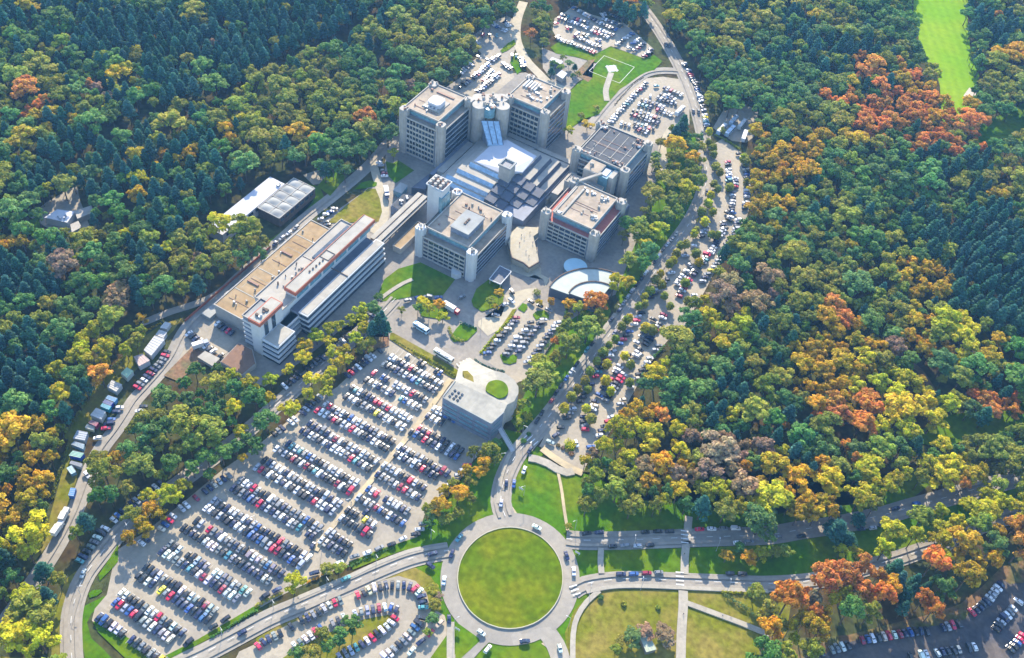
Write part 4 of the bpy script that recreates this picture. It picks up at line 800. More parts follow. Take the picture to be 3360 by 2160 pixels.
HEDGES = [
 ([(-32.3,-42.3),(-27.2,-42.2),(-21.0,-42.5),(-14.8,-42.8),(-9.3,-43.4),(-5.3,-43.1)],1.8,1.6,'Y','long yellow-green hedge above the large car park','hedge'),
 ([(-45.8,-41.8),(-40.3,-42.1),(-32.9,-42.1)],0.9,0.8,'O','low dull hedge continuing uphill of the yellow hedge','hedge'),
 ([(-4.5,-23.7),(-4.8,-15.0),(-5.0,-6.8),(-4.5,0.9),(-4.6,8.4)],1.0,1.3,'Y','narrow yellow hedge along the small car park','hedge'),
 ([(-4.3,-29.3),(2.4,-29.8),(7.4,-29.1),(11.9,-27.5)],1.2,1.4,'C','dark hedge between the ramp and the small car park','hedge'),
 ([(17.5,27.7),(20.2,19.0),(21.5,11.3),(21.6,3.5),(21.8,-2.9)],1.9,3.0,'G','tall green hedge bank below the small car park line','hedge'),
 ([(13.0,-158.5),(16.5,-152.1),(20.0,-145.5),(23.2,-140.5)],1.1,1.0,'G','green hedge on the verge of the west road','hedge'),
 ([(-13.6,-214.8),(-10.8,-207.8),(-8.1,-200.4),(-6.1,-196.0)],1.2,1.2,'G','green hedge between the car park and the west road','hedge'),
 ([(-7.5,-194.3),(-5.2,-188.9),(-2.5,-184.0)],1.3,1.4,'O','olive hedge running up to the round yellow tree','hedge'),
 ([(3.0,-174.0),(5.0,-170.7),(6.4,-167.8)],1.3,1.2,'L','orange-brown hedge beside the olive bushes','hedge'),
 ([(-27.2,-18.5),(-23.6,-22.0),(-19.9,-23.0),(-16.0,-21.8)],1.8,1.6,'O','curved olive shrub border of the bus turning garden','hedge'),
 ([(-24.0,-12.0),(-20.4,-11.3),(-15.8,-11.1)],1.2,1.6,'C','dark hedge behind the bus turning garden','hedge'),
 ([(45.3,146.6),(45.9,140.0),(45.9,134.7)],1.6,2.4,'Y','yellow-green hedge along the top of the main road','hedge'),
 ([(76.5,-26.8),(76.1,-31.2),(75.7,-33.5)],1.6,2.2,'G','green hedge at the wood edge of the strip car park','hedge'),
 ([(71.6,34.6),(70.3,25.3),(69.1,21.0)],1.5,2.2,'G','bright green hedge at the wood edge,middle of the strip','hedge'),
 ([(21.5,218.5),(29.5,217.2),(33.9,216.1),(39.4,214.8)],1.6,1.8,'O','olive hedge along the fork above the strip car park','hedge'),
 ([(-44.4,247.4),(-46.6,236.6),(-46.5,221.6),(-46.0,208.2)],0.7,0.6,'B','thin brown hedge along the helipad road','hedge'),
 ([(-147.5,-99.6),(-149.9,-109.0),(-149.8,-117.0)],1.3,1.2,'L','orange-leaved scrub at the head of the service road verge','scrub'),
 ([(-146.7,-125.0),(-145.9,-133.4),(-143.9,-142.9),(-141.9,-152.1)],1.5,1.3,'Y','yellow scrub strip behind the green-roofed hut','scrub'),
 ([(-141.0,-156.6),(-138.6,-164.2),(-135.8,-172.2)],1.6,1.4,'O','olive scrub strip behind the grey ribbed huts','scrub'),
 ([(-128.7,-179.1),(-123.8,-187.1),(-119.0,-195.0),(-113.9,-202.3)],1.6,1.4,'O','olive scrub strip behind the lowest huts','scrub'),
 ([(-108.3,-210.8),(-103.5,-217.7),(-99.2,-224.8)],1.5,1.3,'Y','yellow scrub strip above the service road bend','scrub'),
 ([(156.3,-81.0),(161.8,-81.4),(167.3,-81.8),(171.7,-82.9)],2.2,2.0,'G','green bushes beside the diagonal meadow path','scrub'),
 ([(153.9,-80.1),(158.8,-77.3),(165.8,-73.1)],1.2,1.3,'Y','yellow-green hedge below the lower east road','hedge')]
SHRUBS = [
 (61.2,-48.6,3.2,'Y','round clipped yellow-green shrub in the turning island'),
 (56.6,-52.0,1.0,'B','small dark shrub,first in the line on the terrace walk'),
 (59.2,-52.1,1.0,'B','small dark shrub,second in the line on the terrace walk'),
 (61.6,-52.2,1.0,'B','small dark shrub,third in the line on the terrace walk'),
 (64.2,-52.8,1.3,'B','largest dark shrub in the line on the terrace walk'),
 (41.6,-54.3,1.2,'G','dark round shrub on the pavement below the parking building'),
 (41.6,-59.2,1.5,'G','second dark round shrub on the pavement below the parking building'),
 (110.7,-111.7,1.4,'G','green shrub on the meadow kerb'),
 (120.5,-108.8,1.2,'O','olive shrub alone on the open meadow'),
 (133.6,-102.1,1.1,'O','olive shrub near the meadow path'),
 (-39.7,35.1,1.5,'O','shrub by the canopy end of the forecourt'),
 (-2.2,29.6,2.2,'O','reddish shrub on the forecourt by the auditorium')]
HUTP = [
 (132.5,-119.1),
 (135.2,-116.5),
 (141.3,-120.9),
 (138.3,-124.3)]
PEOPLE = [
 (-27.3,64.8,4.03,'uppermost on the raised plaza'),
 (-27.9,59.4,4.03,'near the middle of the raised plaza'),
 (-27.6,53.9,4.03,'at the west rim of the raised plaza'),
 (-21.9,58.7,4.03,'on the tower side of the raised plaza'),
 (-18.2,48.0,4.03,'at the lower tip of the raised plaza'),
 (-30.1,60.0,4.03,'beside the person in the middle of the plaza'),
 (-17.5,55.5,4.03,'along the east rim of the raised plaza'),
 (-21.5,50.5,4.03,'just above the lower tip of the plaza'),
 (-5.0,-113.5,0.55,'halfway along the sandy footpath through the large car park'),
 (-4.9,-132.5,0.55,'on the lower sandy footpath of the large car park'),
 (-5.9,-65.6,0.55,'on the sandy footpath beside the parking building'),
 (132.3,-72.5,0.55,'on the crossing path between the two east roads'),
 (144.2,-99.3,0.55,'on the wide meadow path'),
 (158.7,-90.5,0.55,'on the diagonal meadow path')]
# ------------------------------------------------------------------ helpers
def link(o, parent=None):
    S.collection.objects.link(o)
    if parent is not None: o.parent = parent
    return o
def tag(o, label=None, cat=None, group=None, kind=None):
    if label: o['label'] = label
    if cat: o['category'] = cat
    if group: o['group'] = group
    if kind: o['kind'] = kind
    return o
def empty(name, loc=(0, 0, 0), rz=0.0):
    o = bpy.data.objects.new(name, None); o.location = loc; o.rotation_euler = (0, 0, rz); o.empty_display_size = .5
    return link(o)
class MB:
    """collects faces for one mesh"""
    def __init__(s): s.v = []; s.f = []; s.m = []
    def add(s, vs, fs, m=0):
        b = len(s.v); s.v += [tuple(v) for v in vs]; s.f += [tuple(i + b for i in f) for f in fs]; s.m += [m] * len(fs); return s
    def box(s, x0, x1, y0, y1, z0, z1, m=0):
        return s.add([(x0,y0,z0),(x1,y0,z0),(x1,y1,z0),(x0,y1,z0),(x0,y0,z1),(x1,y0,z1),(x1,y1,z1),(x0,y1,z1)],
                     [(3,2,1,0),(4,5,6,7),(0,1,5,4),(1,2,6,5),(2,3,7,6),(3,0,4,7)], m)
    def prism(s, pts, z0, z1, m=0):
        pts = ccw(pts); n = len(pts)
        vs = [(p[0],p[1],z0) for p in pts] + [(p[0],p[1],z1) for p in pts]
        return s.add(vs, [tuple(range(n-1,-1,-1)), tuple(range(n,2*n))] + [(i,(i+1)%n,n+(i+1)%n,n+i) for i in range(n)], m)
    def tube(s, x, y, z0, z1, r0, r1=None, n=10, m=0):
        r1 = r0 if r1 is None else r1
        vs = [(x+r0*math.cos(2*math.pi*i/n), y+r0*math.sin(2*math.pi*i/n), z0) for i in range(n)] + [(x+r1*math.cos(2*math.pi*i/n), y+r1*math.sin(2*math.pi*i/n), z1) for i in range(n)]
        return s.add(vs, [tuple(range(n-1,-1,-1)), tuple(range(n,2*n))] + [(i,(i+1)%n,n+(i+1)%n,n+i) for i in range(n)], m)
    def bar(s, a, b, wx, wz, m=0):
        a = Vector(a); b = Vector(b); d = (b-a).normalized(); u = d.cross(Vector((0,0,1)));
        if u.length < .01: u = Vector((1,0,0))
        u.normalize(); w = u.cross(d); u *= wx/2; w *= wz/2
        vs = [a-u-w,a+u-w,a+u+w,a-u+w,b-u-w,b+u-w,b+u+w,b-u+w]
        return s.add(vs, [(3,2,1,0),(4,5,6,7),(0,1,5,4),(1,2,6,5),(2,3,7,6),(3,0,4,7)], m)
    def build(s, name, mats, parent=None, smooth=False):
        me = bpy.data.meshes.new(name); me.from_pydata(s.v, [], s.f)
        if not isinstance(mats, (list, tuple)): mats = [mats]
        for m in mats: me.materials.append(m)
        if len(mats) > 1: me.polygons.foreach_set('material_index', s.m)
        if smooth: me.polygons.foreach_set('use_smooth', [True]*len(me.polygons))
        bm = bmesh.new(); bm.from_mesh(me); bmesh.ops.recalc_face_normals(bm, faces=bm.faces)
        if any(len(f.verts) > 4 for f in bm.faces): bmesh.ops.triangulate(bm, faces=[f for f in bm.faces if len(f.verts) > 4])
        bm.to_mesh(me); bm.free(); me.update()
        return link(bpy.data.objects.new(name, me), parent)
def area2(p): return sum(p[i][0]*p[(i+1)%len(p)][1]-p[(i+1)%len(p)][0]*p[i][1] for i in range(len(p)))
def ccw(p): p = [tuple(q[:2]) for q in p]; return p if area2(p) > 0 else p[::-1]
def inpoly(P, X, Y):
    r = np.zeros(X.shape, bool); n = len(P)
    for i in range(n):
        x0,y0 = P[i][0],P[i][1]; x1,y1 = P[(i+1)%n][0],P[(i+1)%n][1]
        if y0 == y1: continue
        c = ((y0 > Y) != (y1 > Y)) & (X < (x1-x0)*(Y-y0)/(y1-y0)+x0); r ^= c
    return r
def segdist(P, X, Y):
    d = np.full(X.shape, 1e9)
    for (x0,y0),(x1,y1) in zip(P[:-1], P[1:]):
        dx,dy = x1-x0,y1-y0; t = np.clip(((X-x0)*dx+(Y-y0)*dy)/(dx*dx+dy*dy+1e-9),0,1)
        d = np.minimum(d, np.hypot(X-x0-t*dx, Y-y0-t*dy))
    return d
def project(x, y, z):
    d = np.array([x-CAM[0], y-CAM[1], z-CAM[2]]); a = np.array(AXES); c = a @ d; k = 1.0492/ -c[2]   # lens/sensor width
    return .5 + c[0]*k, .5 - c[1]*k*1.5556, -c[2]
# ------------------------------------------------------------------ materials
def mat(name, col, rough=.85, var=.12, scale=.3, col2=None, scale2=None, spec=.12, metal=0.0, bump=0.0, detail=5, obj=False, cells=0.0, cellscale=.09, rings=None, mixpos=(.42,.62)):
    m = bpy.data.materials.new(name); m.use_nodes = True; n = m.node_tree.nodes; l = m.node_tree.links; b = n['Principled BSDF']
    b.inputs['Roughness'].default_value = rough; b.inputs['Specular IOR Level'].default_value = spec; b.inputs['Metallic'].default_value = metal
    tc = n.new('ShaderNodeNewGeometry'); pos = tc.outputs['Position']
    no = n.new('ShaderNodeTexNoise'); no.inputs['Scale'].default_value = scale; no.inputs['Detail'].default_value = detail; l.new(pos, no.inputs['Vector'])
    if obj:
        src = n.new('ShaderNodeObjectInfo').outputs['Color']
    else:
        rgb = n.new('ShaderNodeRGB'); rgb.outputs[0].default_value = (*col, 1); src = rgb.outputs[0]
    if col2:
        n2 = n.new('ShaderNodeTexNoise'); n2.inputs['Scale'].default_value = scale2 or scale*.2; n2.inputs['Detail'].default_value = 4; l.new(pos, n2.inputs['Vector'])
        cr = n.new('ShaderNodeMapRange'); cr.inputs[1].default_value = mixpos[0]; cr.inputs[2].default_value = mixpos[1]; l.new(n2.outputs[0], cr.inputs[0])
        mx = n.new('ShaderNodeMix'); mx.data_type = 'RGBA'; l.new(cr.outputs[0], mx.inputs[0]); l.new(src, mx.inputs[6]); mx.inputs[7].default_value = (*col2, 1); src = mx.outputs[2]
    mr = n.new('ShaderNodeMapRange'); mr.inputs[1].default_value = .3; mr.inputs[2].default_value = .7; mr.inputs[3].default_value = 1-var; mr.inputs[4].default_value = 1+var; l.new(no.outputs[0], mr.inputs[0])
    fac = mr.outputs[0]
    def times(sock, lo, hi, a, b_):
        q = n.new('ShaderNodeMapRange'); q.inputs[1].default_value = lo; q.inputs[2].default_value = hi; q.inputs[3].default_value = a; q.inputs[4].default_value = b_; l.new(sock, q.inputs[0])
        m2 = n.new('ShaderNodeMath'); m2.operation = 'MULTIPLY'; l.new(fac, m2.inputs[0]); l.new(q.outputs[0], m2.inputs[1]); return m2.outputs[0]
    if cells:        # repaired patches and worn lanes: cells of slightly different tone
        vo = n.new('ShaderNodeTexVoronoi'); vo.distance = 'MANHATTAN'; vo.inputs['Scale'].default_value = cellscale; l.new(pos, vo.inputs['Vector'])
        sx = n.new('ShaderNodeSeparateColor'); l.new(vo.outputs['Color'], sx.inputs[0]); fac = times(sx.outputs[0], 0, 1, 1-cells, 1+cells)
        v2 = n.new('ShaderNodeTexNoise'); v2.inputs['Scale'].default_value = 1.6; v2.inputs['Detail'].default_value = 2; l.new(pos, v2.inputs['Vector']); fac = times(v2.outputs[0], .62, .74, 1, 1-cells*1.6)
    if rings:        # mowing lines round a centre
        vs_ = n.new('ShaderNodeVectorMath'); vs_.operation = 'DISTANCE'; vs_.inputs[1].default_value = (*rings[:2], 0); l.new(pos, vs_.inputs[0])
        mm = n.new('ShaderNodeMath'); mm.operation = 'SINE'; sc_ = n.new('ShaderNodeMath'); sc_.operation = 'MULTIPLY'; sc_.inputs[1].default_value = rings[2] if len(rings) > 2 else 1.7; l.new(vs_.outputs['Value'], sc_.inputs[0]); l.new(sc_.outputs[0], mm.inputs[0]); fac = times(mm.outputs[0], -1, 1, .95, 1.05)
    vm = n.new('ShaderNodeVectorMath'); vm.operation = 'SCALE'; l.new(src, vm.inputs[0]); l.new(fac, vm.inputs['Scale'])
    l.new(vm.outputs[0], b.inputs['Base Color'])
    if bump:
        bp = n.new('ShaderNodeBump'); bp.inputs['Strength'].default_value = bump; bp.inputs['Distance'].default_value = .3; l.new(no.outputs[0], bp.inputs['Height']); l.new(bp.outputs[0], b.inputs['Normal'])
    return m
def glassmat(name, col, rough=.12, spec=.8, sx=.6):
    return mat(name, col, rough, .25, sx, spec=spec, cells=(.55 if max(col) < .06 else .08), cellscale=.32)
_i = next(q[2] for q in SHEETS if q[0] == 'roundabout_island'); ISLC = (sum(p[0] for p in _i)/len(_i), sum(p[1] for p in _i)/len(_i))
MT = {
 'asphalt': mat('asphalt', (.21,.185,.15), .9, .12, .5, (.16,.147,.128), .035, cells=.08),
 'lot': mat('car_park_asphalt', (.262,.226,.168), .9, .10, .6, (.215,.19,.15), .03, cells=.07),
 'darklot': mat('dark_asphalt', (.055,.052,.055), .9, .2, .5, (.085,.07,.06), .06, cells=.12),  # lower car park: shade of the tree belt put into the asphalt colour
 'road': mat('road_asphalt', (.232,.207,.168), .9, .08, .5, (.19,.174,.148), .04, cells=.08),
 'palepave': mat('pale_concrete_paving', (.31,.27,.19), .9, .10, .4, (.27,.24,.18), .06),
 'pavement': mat('pavement_slabs', (.25,.225,.18), .9, .1, .8, cells=.08, cellscale=.3),
 'sandpath': mat('sandy_paving', (.36,.29,.17), .9, .12, .5, (.28,.23,.15), .08),
 'kerb': mat('kerb_stone', (.30,.275,.20), .85, .08, 1.0),
 'white': mat('white_road_paint', (.45,.45,.43), .7, .12, 1.5),
 'grass': mat('mown_grass', (.045,.108,.003), .95, .25, .35, spec=0.0, col2=(.085,.12,.005), scale2=.05, bump=.3),
 'brightgrass': mat('bright_meadow', (.115,.225,.006), .95, .12, .25, spec=0.0, col2=(.155,.235,.01), scale2=.02, rings=(-2600.0,-900.0,1.0)),
 'mottledgrass': mat('mottled_island_grass', (.062,.098,.002), .95, .28, .30, spec=0.0, col2=(.098,.112,.004), scale2=.06, bump=.3, mixpos=(.40,.60), rings=ISLC),
 'drygrass': mat('dry_autumn_grass', (.105,.11,.010), .95, .3, .4, spec=0.0, col2=(.155,.125,.028), scale2=.07, bump=.3),
 'brownbank': mat('brown_leafy_bank', (.13,.075,.035), .95, .4, .5, (.07,.075,.02), .09, bump=.4),
 'soil': mat('leaf_littered_soil', (.16,.09,.05), .95, .3, .6, (.10,.085,.04), .1),
 'sand': mat('bunker_sand', (.36,.31,.25), .95, .08, .6),
 'forestfloor': mat('forest_floor', (.045,.052,.018), .95, .4, .3, spec=0.0, col2=(.05,.035,.015), scale2=.05),
}
# ------------------------------------------------------------------ ground
zlev = [0.0]
def sheet(name, m, pts, z=None):
    if z is None: zlev[0] += .006; z = zlev[0]
    p = ccw(pts); me = bpy.data.meshes.new(name)
    bm = bmesh.new(); vs = [bm.verts.new((x, y, z)) for x, y in p]; f = bm.faces.new(vs); bmesh.ops.triangulate(bm, faces=[f]); bm.normal_update()
    for f in bm.faces:
        if f.normal.z < 0: f.normal_flip()
    bm.to_mesh(me); bm.free(); me.materials.append(m)
    return tag(link(bpy.data.objects.new(name, me)), kind='structure')
def smooth_line(pts, step=3.0, closed=False):
    P = [Vector((p[0], p[1])) for p in pts]; out = []; n = len(P)
    for i in range(n-1):
        p0 = P[i-1] if i > 0 else (P[-2] if closed else P[0]*2-P[1]); p3 = P[i+2] if i+2 < n else (P[1] if closed else P[-1]*2-P[-2]); p1,p2 = P[i],P[i+1]
        k = max(1, int((p2-p1).length/step))
        for j in range(k):
            t = j/k; out.append(.5*((2*p1)+(p2-p0)*t+(2*p0-5*p1+4*p2-p3)*t*t+(3*p1-p0-3*p2+p3)*t*t*t))
    out.append(P[-1]); return out
def normals(L):
    N = []
    for i in range(len(L)):
        a = L[max(0,i-1)]; b = L[min(len(L)-1,i+1)]; d = (b-a); d = d.normalized() if d.length else Vector((1,0)); N.append(Vector((-d.y,d.x)))
    return N
def ribbon(name, m, width, pts, z=None, h=0.0, off=0.0, closed=False):
    if z is None: zlev[0] += .006; z = zlev[0]
    L = smooth_line(pts, closed=closed); N = normals(L); mb = MB(); vs = []; fs = []
    for p, q in zip(L, N):
        a = p+q*(off+width/2); b = p+q*(off-width/2); vs += [(a.x,a.y,z+h),(b.x,b.y,z+h)]
    for i in range(len(L)-1): fs.append((2*i+1,2*i+3,2*i+2,2*i))
    if h:
        k = len(vs); vs += [(x,y,0.0) for x,y,_ in vs]
        for i in range(len(L)-1):
            fs.append((2*i,2*i+2,k+2*i+2,k+2*i)); fs.append((2*i+3,2*i+1,k+2*i+1,k+2*i+3))
    mb.add(vs, fs); return tag(mb.build(name, m), kind='structure')
def dashes(name, pts, dash=3.0, gap=5.0, wid=.22, off=0.0, z=None):
    if z is None: zlev[0] += .006; z = zlev[0]
    L = smooth_line(pts, 1.0); N = normals(L); mb = MB(); acc = 0.0
    for i in range(len(L)-1):
        acc += (L[i+1]-L[i]).length
        if acc % (dash+gap) < dash:
            a,b = L[i]+N[i]*off,L[i+1]+N[i+1]*off; n0,n1 = N[i]*wid/2,N[i+1]*wid/2
            mb.add([(*(a-n0),z),(*(b-n1),z),(*(b+n1),z),(*(a+n0),z)],[(0,1,2,3)])
    return tag(mb.build(name, MT['white']), kind='structure')
g = MB().add([(-4000,-3000,0),(4000,-3000,0),(4000,5000,0),(-4000,5000,0)], [(0,1,2,3)]).build('ground', MT['forestfloor']); tag(g, kind='structure')
grassy = {'grass','drygrass','brightgrass','mottledgrass','soil','sand','brownbank'}
first = [s for s in SHEETS if s[1] not in grassy]; rest = [s for s in SHEETS if s[1] in grassy]
early = {'south_field','roundabout_verge','roundabout_approach_lawn','verge_lawn','meadow','bank','construction_verge','lower_construction_verge','wood_floor','hall_lawn','distant_meadow','loop_verge','perimeter_verge','small_lot_bank','lot_border_lawn'}
for s in rest:
    if s[0] in early: sheet(s[0], MT[s[1]], s[2])
for s in first: sheet(s[0], MT[s[1]], s[2])
for nm, m, wdt, pts in ROADS: ribbon(nm, MT[m], wdt, pts, closed=(nm == 'ring_road'))
for s in rest:
    if s[0] not in early: sheet(s[0], MT[s[1]], s[2])
for nm, m, wdt, pts in PATHS: ribbon(nm, MT[m], wdt, pts, h=(.12 if m == 'pavement' else 0.0))
RP = {r[0]: r for r in ROADS}
WORN = mat('tyre_darkened_asphalt', (.212,.188,.152), .9, .14, .3)
for nm, offs in (('main_road',(-2.5,2.5)),('west_road',(-2.3,2.3)),('perimeter_road',(-2.1,2.1)),('upper_east_road',(-2.4,2.4)),('lower_east_road',(-2,2)),('helipad_road',(0,)),('service_road',(0,))):
    for of in offs: ribbon('worn_lane', WORN, 1.5, RP[nm][3], off=of, closed=(nm == 'ring_road'))
for nm in ('main_road','west_road','perimeter_road','upper_east_road','lower_east_road'): dashes('lane_marking', RP[nm][3])
isl = next(s[2] for s in SHEETS if s[0] == 'roundabout_island'); isl = isl+isl[:1]
ribbon('roundabout_kerb', MT['kerb'], .35, isl, h=.14, closed=True)
cx = sum(p[0] for p in isl[:-1])/(len(isl)-1); cy = sum(p[1] for p in isl[:-1])/(len(isl)-1)
# zebra crossings
def zebra(x0, y0, x1, y1, wid=3.5):
    a = Vector((x0,y0)); b = Vector((x1,y1)); d = (b-a).normalized(); n = Vector((-d.y,d.x)); k = int((b-a).length/1.0); mb = MB(); zlev[0] += .006
    for i in range(0, k, 2):
        p = a+d*i; q = p+d*.55
        mb.add([(*(p-n*wid/2),zlev[0]),(*(q-n*wid/2),zlev[0]),(*(q+n*wid/2),zlev[0]),(*(p+n*wid/2),zlev[0])],[(0,1,2,3)])
    return tag(mb.build('zebra_crossing', MT['white']), kind='structure')
for z_ in ZEBRAS: zebra(*z_)
# parking bay lines of the large car park
mb = MB(); zlev[0] += .006
for t, y, x0, x1, f in GRID:
    for i in range(int((x1-x0)/2.5)+2):
        x = x0-1.25+i*2.5; mb.box(x-.05, x+.05, y-2.4, y+2.4, zlev[0]-.003, zlev[0])
tag(mb.build('parking_bay_marking', MT['white']), kind='structure')
# splitter islands
for i, p in enumerate(SPLITTERS):
    o = MB().prism(p, 0, .15+i*.003).build('traffic_island', MT['sandpath']); tag(o, kind='structure')
# ------------------------------------------------------------------ building materials
W = {
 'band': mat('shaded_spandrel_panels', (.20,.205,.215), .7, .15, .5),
 'conc': mat('pale_concrete', (.28,.258,.222), .85, .12, .35),
 'white': mat('white_cladding', (.38,.38,.37), .7, .05, .4),
 'cream': mat('cream_roof_felt', (.265,.245,.205), .9, .08, .25, (.26,.24,.205), .06, cells=.07, cellscale=.16),
 'beige': mat('beige_gravel_roof', (.265,.215,.16), .95, .16, .35, (.215,.178,.135), .08, cells=.08, cellscale=.16),
 'ochre': mat('ochre_gravel_roof', (.235,.17,.095), .95, .14, .35, (.22,.15,.078), .07, cells=.07, cellscale=.12),
 'redterr': mat('red_terrace_tiles', (.30,.10,.075), .9, .12, .8),
 'redfascia': mat('rust_red_fascia', (.27,.085,.05), .7, .08, .5),
 'darkroof': mat('dark_bitumen_roof', (.045,.05,.058), .8, .2, .4),
 'slate': mat('dark_slate_cladding', (.075,.082,.10), .6, .2, .35),
 'glass': glassmat('dark_window_glass', (.016,.028,.042)),
 'teal': glassmat('teal_glazing', (.10,.20,.23), .15),
 'blueglass': glassmat('blue_roof_glazing', (.20,.29,.37), .2),
 'membrane': mat('white_roof_membrane', (.36,.36,.38), .8, .04, .2),
 'facade': mat('blue_grey_panels', (.13,.145,.18), .6, .15, .4),
 'greymetal': mat('grey_metal', (.34,.34,.34), .5, .1, .6, metal=.3),
 'brown': mat('brown_metal_ducts', (.20,.12,.09), .7, .15, 1.0),
 'darkbrown': mat('brown_roof', (.15,.09,.06), .9, .15, .5),
 'greyroof': mat('translucent_grey_roof', (.23,.235,.22), .8, .12, .15, (.18,.185,.18), .09),
 'timber': mat('dark_timber', (.09,.065,.05), .8, .2, .6),
}
def parapet(name, x0, x1, y0, y1, z, h, m, parent, t=.4):
    b = MB(); b.box(x0,x1,y0,y0+t,z,z+h); b.box(x0,x1,y1-t,y1,z,z+h); b.box(x0,x0+t,y0+t,y1-t,z,z+h); b.box(x1-t,x1,y0+t,y1-t,z,z+h)
    return b.build(name, m, parent)
def vents(parent, x0, x1, y0, y1, z, n, mats=('conc','brown','cream'), sz=(.5,1.3)):
    for i in range(n):
        s = rnd.uniform(*sz); px = rnd.uniform(x0+s/2, x1-s/2) if x1-x0 > s else (x0+x1)/2; py = rnd.uniform(y0+s/2, y1-s/2) if y1-y0 > s else (y0+y1)/2
        m = W[rnd.choice(mats)]
        b = MB()
        if rnd.random() < .35: b.tube(px, py, z+.003*i, z+rnd.uniform(.7,1.6), s*.45)
        else: b.box(px-s/2, px+s/2, py-s*.4, py+s*.4, z+.003*i, z+rnd.uniform(.5,1.5))
        b.build('roof_vent', m, parent)
def pillar(parent, x, y, sx, sy, z1, m, vn=5):
    b = MB(); c = .9
    P = [(x+c,y),(x+sx-c,y),(x+sx,y+c),(x+sx,y+sy-c),(x+sx-c,y+sy),(x+c,y+sy),(x,y+sy-c),(x,y+c)]
    b.prism(P, 0, z1)
    for t in (.3,.7):       # grooves stand proud as ribs
        b.box(x+sx*t-.35, x+sx*t+.35, y-.3, y+sy+.3, .0, z1-.25); b.box(x-.3, x+sx+.3, y+sy*t-.35, y+sy*t+.35, .0, z1-.28)
    o = b.build('corner_pillar', m, parent)
    vents(parent, x+.3, x+sx-.3, y+.3, y+sy-.3, z1, vn)
    return o
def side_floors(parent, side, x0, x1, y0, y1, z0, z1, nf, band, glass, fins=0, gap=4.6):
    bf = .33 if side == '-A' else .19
    """window strips and slab bands of one side between its corner pillars"""
    fh = (z1-z0)/nf
    for k in range(nf):
        za = z0+k*fh; zb = za+fh*bf; zc = za+fh
        w = MB(); s = MB()
        if side in '-A+A':
            y = y0 if side == '-A' else y1; d = -1 if side == '-A' else 1
            w.box(x0+gap, x1-gap, min(y,y+d*.12), max(y,y+d*.12), zb, zc); s.box(x0+gap, x1-gap, min(y,y+d*.45), max(y,y+d*.45), za, zb)
            if fins:
                n = int((x1-x0-2*gap)/fins)
                for i in range(n+1):
                    px = x0+gap+.15+i*(x1-x0-2*gap-.3)/n; s.box(px-.15, px+.15, min(y+d*.13,y+d*.4), max(y+d*.13,y+d*.4), zb, zc)
        else:
            x = x0 if side == '-B' else x1; d = -1 if side == '-B' else 1
            w.box(min(x,x+d*.12), max(x,x+d*.12), y0+gap, y1-gap, zb, zc); s.box(min(x,x+d*.45), max(x,x+d*.45), y0+gap, y1-gap, za, zb)
            if fins:
                n = int((y1-y0-2*gap)/fins)
                for i in range(n+1):
                    py = y0+gap+.15+i*(y1-y0-2*gap-.3)/n; s.box(min(x+d*.13,x+d*.4), max(x+d*.13,x+d*.4), py-.15, py+.15, zb, zc)
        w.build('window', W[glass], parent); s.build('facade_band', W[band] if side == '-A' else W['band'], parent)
def tower(name, label, x0, x1, y0, y1, h, nf, roof='beige', terr='beige', inset=None, band='conc', pillarmat='conc', fins=None, z0=1.0):
    t = tag(empty(name, ((x0+x1)/2, (y0+y1)/2, 0)), label, 'building', 'hospital tower blocks'); T = Wrap(t)
    st = 4.2; zt = h-st; ins = inset or {}
    MB().box(x0,x1,y0,y1,0,zt-.3).build('wall', W['facade'], T)
    MB().box(x0+.02,x1-.02,y0+.02,y1-.02,zt-.3,zt).build('terrace', W[terr], T)
    for sd in ('-A','+B','-B','+A'):
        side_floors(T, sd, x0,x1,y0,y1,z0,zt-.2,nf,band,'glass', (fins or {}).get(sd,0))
    parapet('parapet', x0-.15,x1+.15,y0-.15,y1+.15,zt,.9,W['conc'],T)
    ix0 = x0+ins.get('-B',.6); ix1 = x1-ins.get('+B',.6); iy0 = y0+ins.get('-A',.6); iy1 = y1-ins.get('+A',.6)
    MB().box(ix0,ix1,iy0,iy1,zt,h-.4).build('top_storey', W['facade'], T)
    for sd,(a0,a1,b0,b1) in {'-A':(ix0+.8,ix1-.8,iy0-.08,iy0),'+B':(ix1,ix1+.08,iy0+.8,iy1-.8),'-B':(ix0-.08,ix0,iy0+.8,iy1-.8)}.items():
        MB().box(a0,a1,b0,b1,zt+1.1,h-1.0).build('window', W['teal'], T)
    MB().box(ix0-.3,ix1+.3,iy0-.3,iy1+.3,h-.4,h).build('roof', W[roof], T)
    parapet('roof_parapet', ix0-.45,ix1+.45,iy0-.45,iy1+.45,h-.45,1.0,W['conc'],T,.5)
    for i in range(3):
        py = iy0+3+(iy1-iy0-6)*rnd.random(); xa = ix0+2+rnd.random()*4; MB().bar((xa,py,h+.12+.02*i),(ix1-3-rnd.random()*5,py,h+.08+.02*i),.22,.16).build('roof_pipe', W['brown'], T)
    vents(T, ix0+2, ix1-2, iy0+2, iy1-2, h+.01, 6, ('greymetal','brown','conc'), (.5,1.4))
    for px,py in ((x0-.8,y0-.8),(x1-4.2,y0-.8),(x0-.8,y1-4.2),(x1-4.2,y1-4.2)):
        pillar(T, px, py, 5, 5, h+.9, W[pillarmat])
    return t, T
class Wrap:
    """an Empty whose children are built in world coordinates"""
    def __init__(s, o): s.o = o
_link = link
def link(o, parent=None):
    S.collection.objects.link(o)
    if isinstance(parent, Wrap):
        o.parent = parent.o; o.location = -Vector(parent.o.location)
    elif parent is not None: o.parent = parent
    return o
def thing(name, label, cat, x, y, group=None): return Wrap(tag(empty(name, (x, y, 0)), label, cat, group))
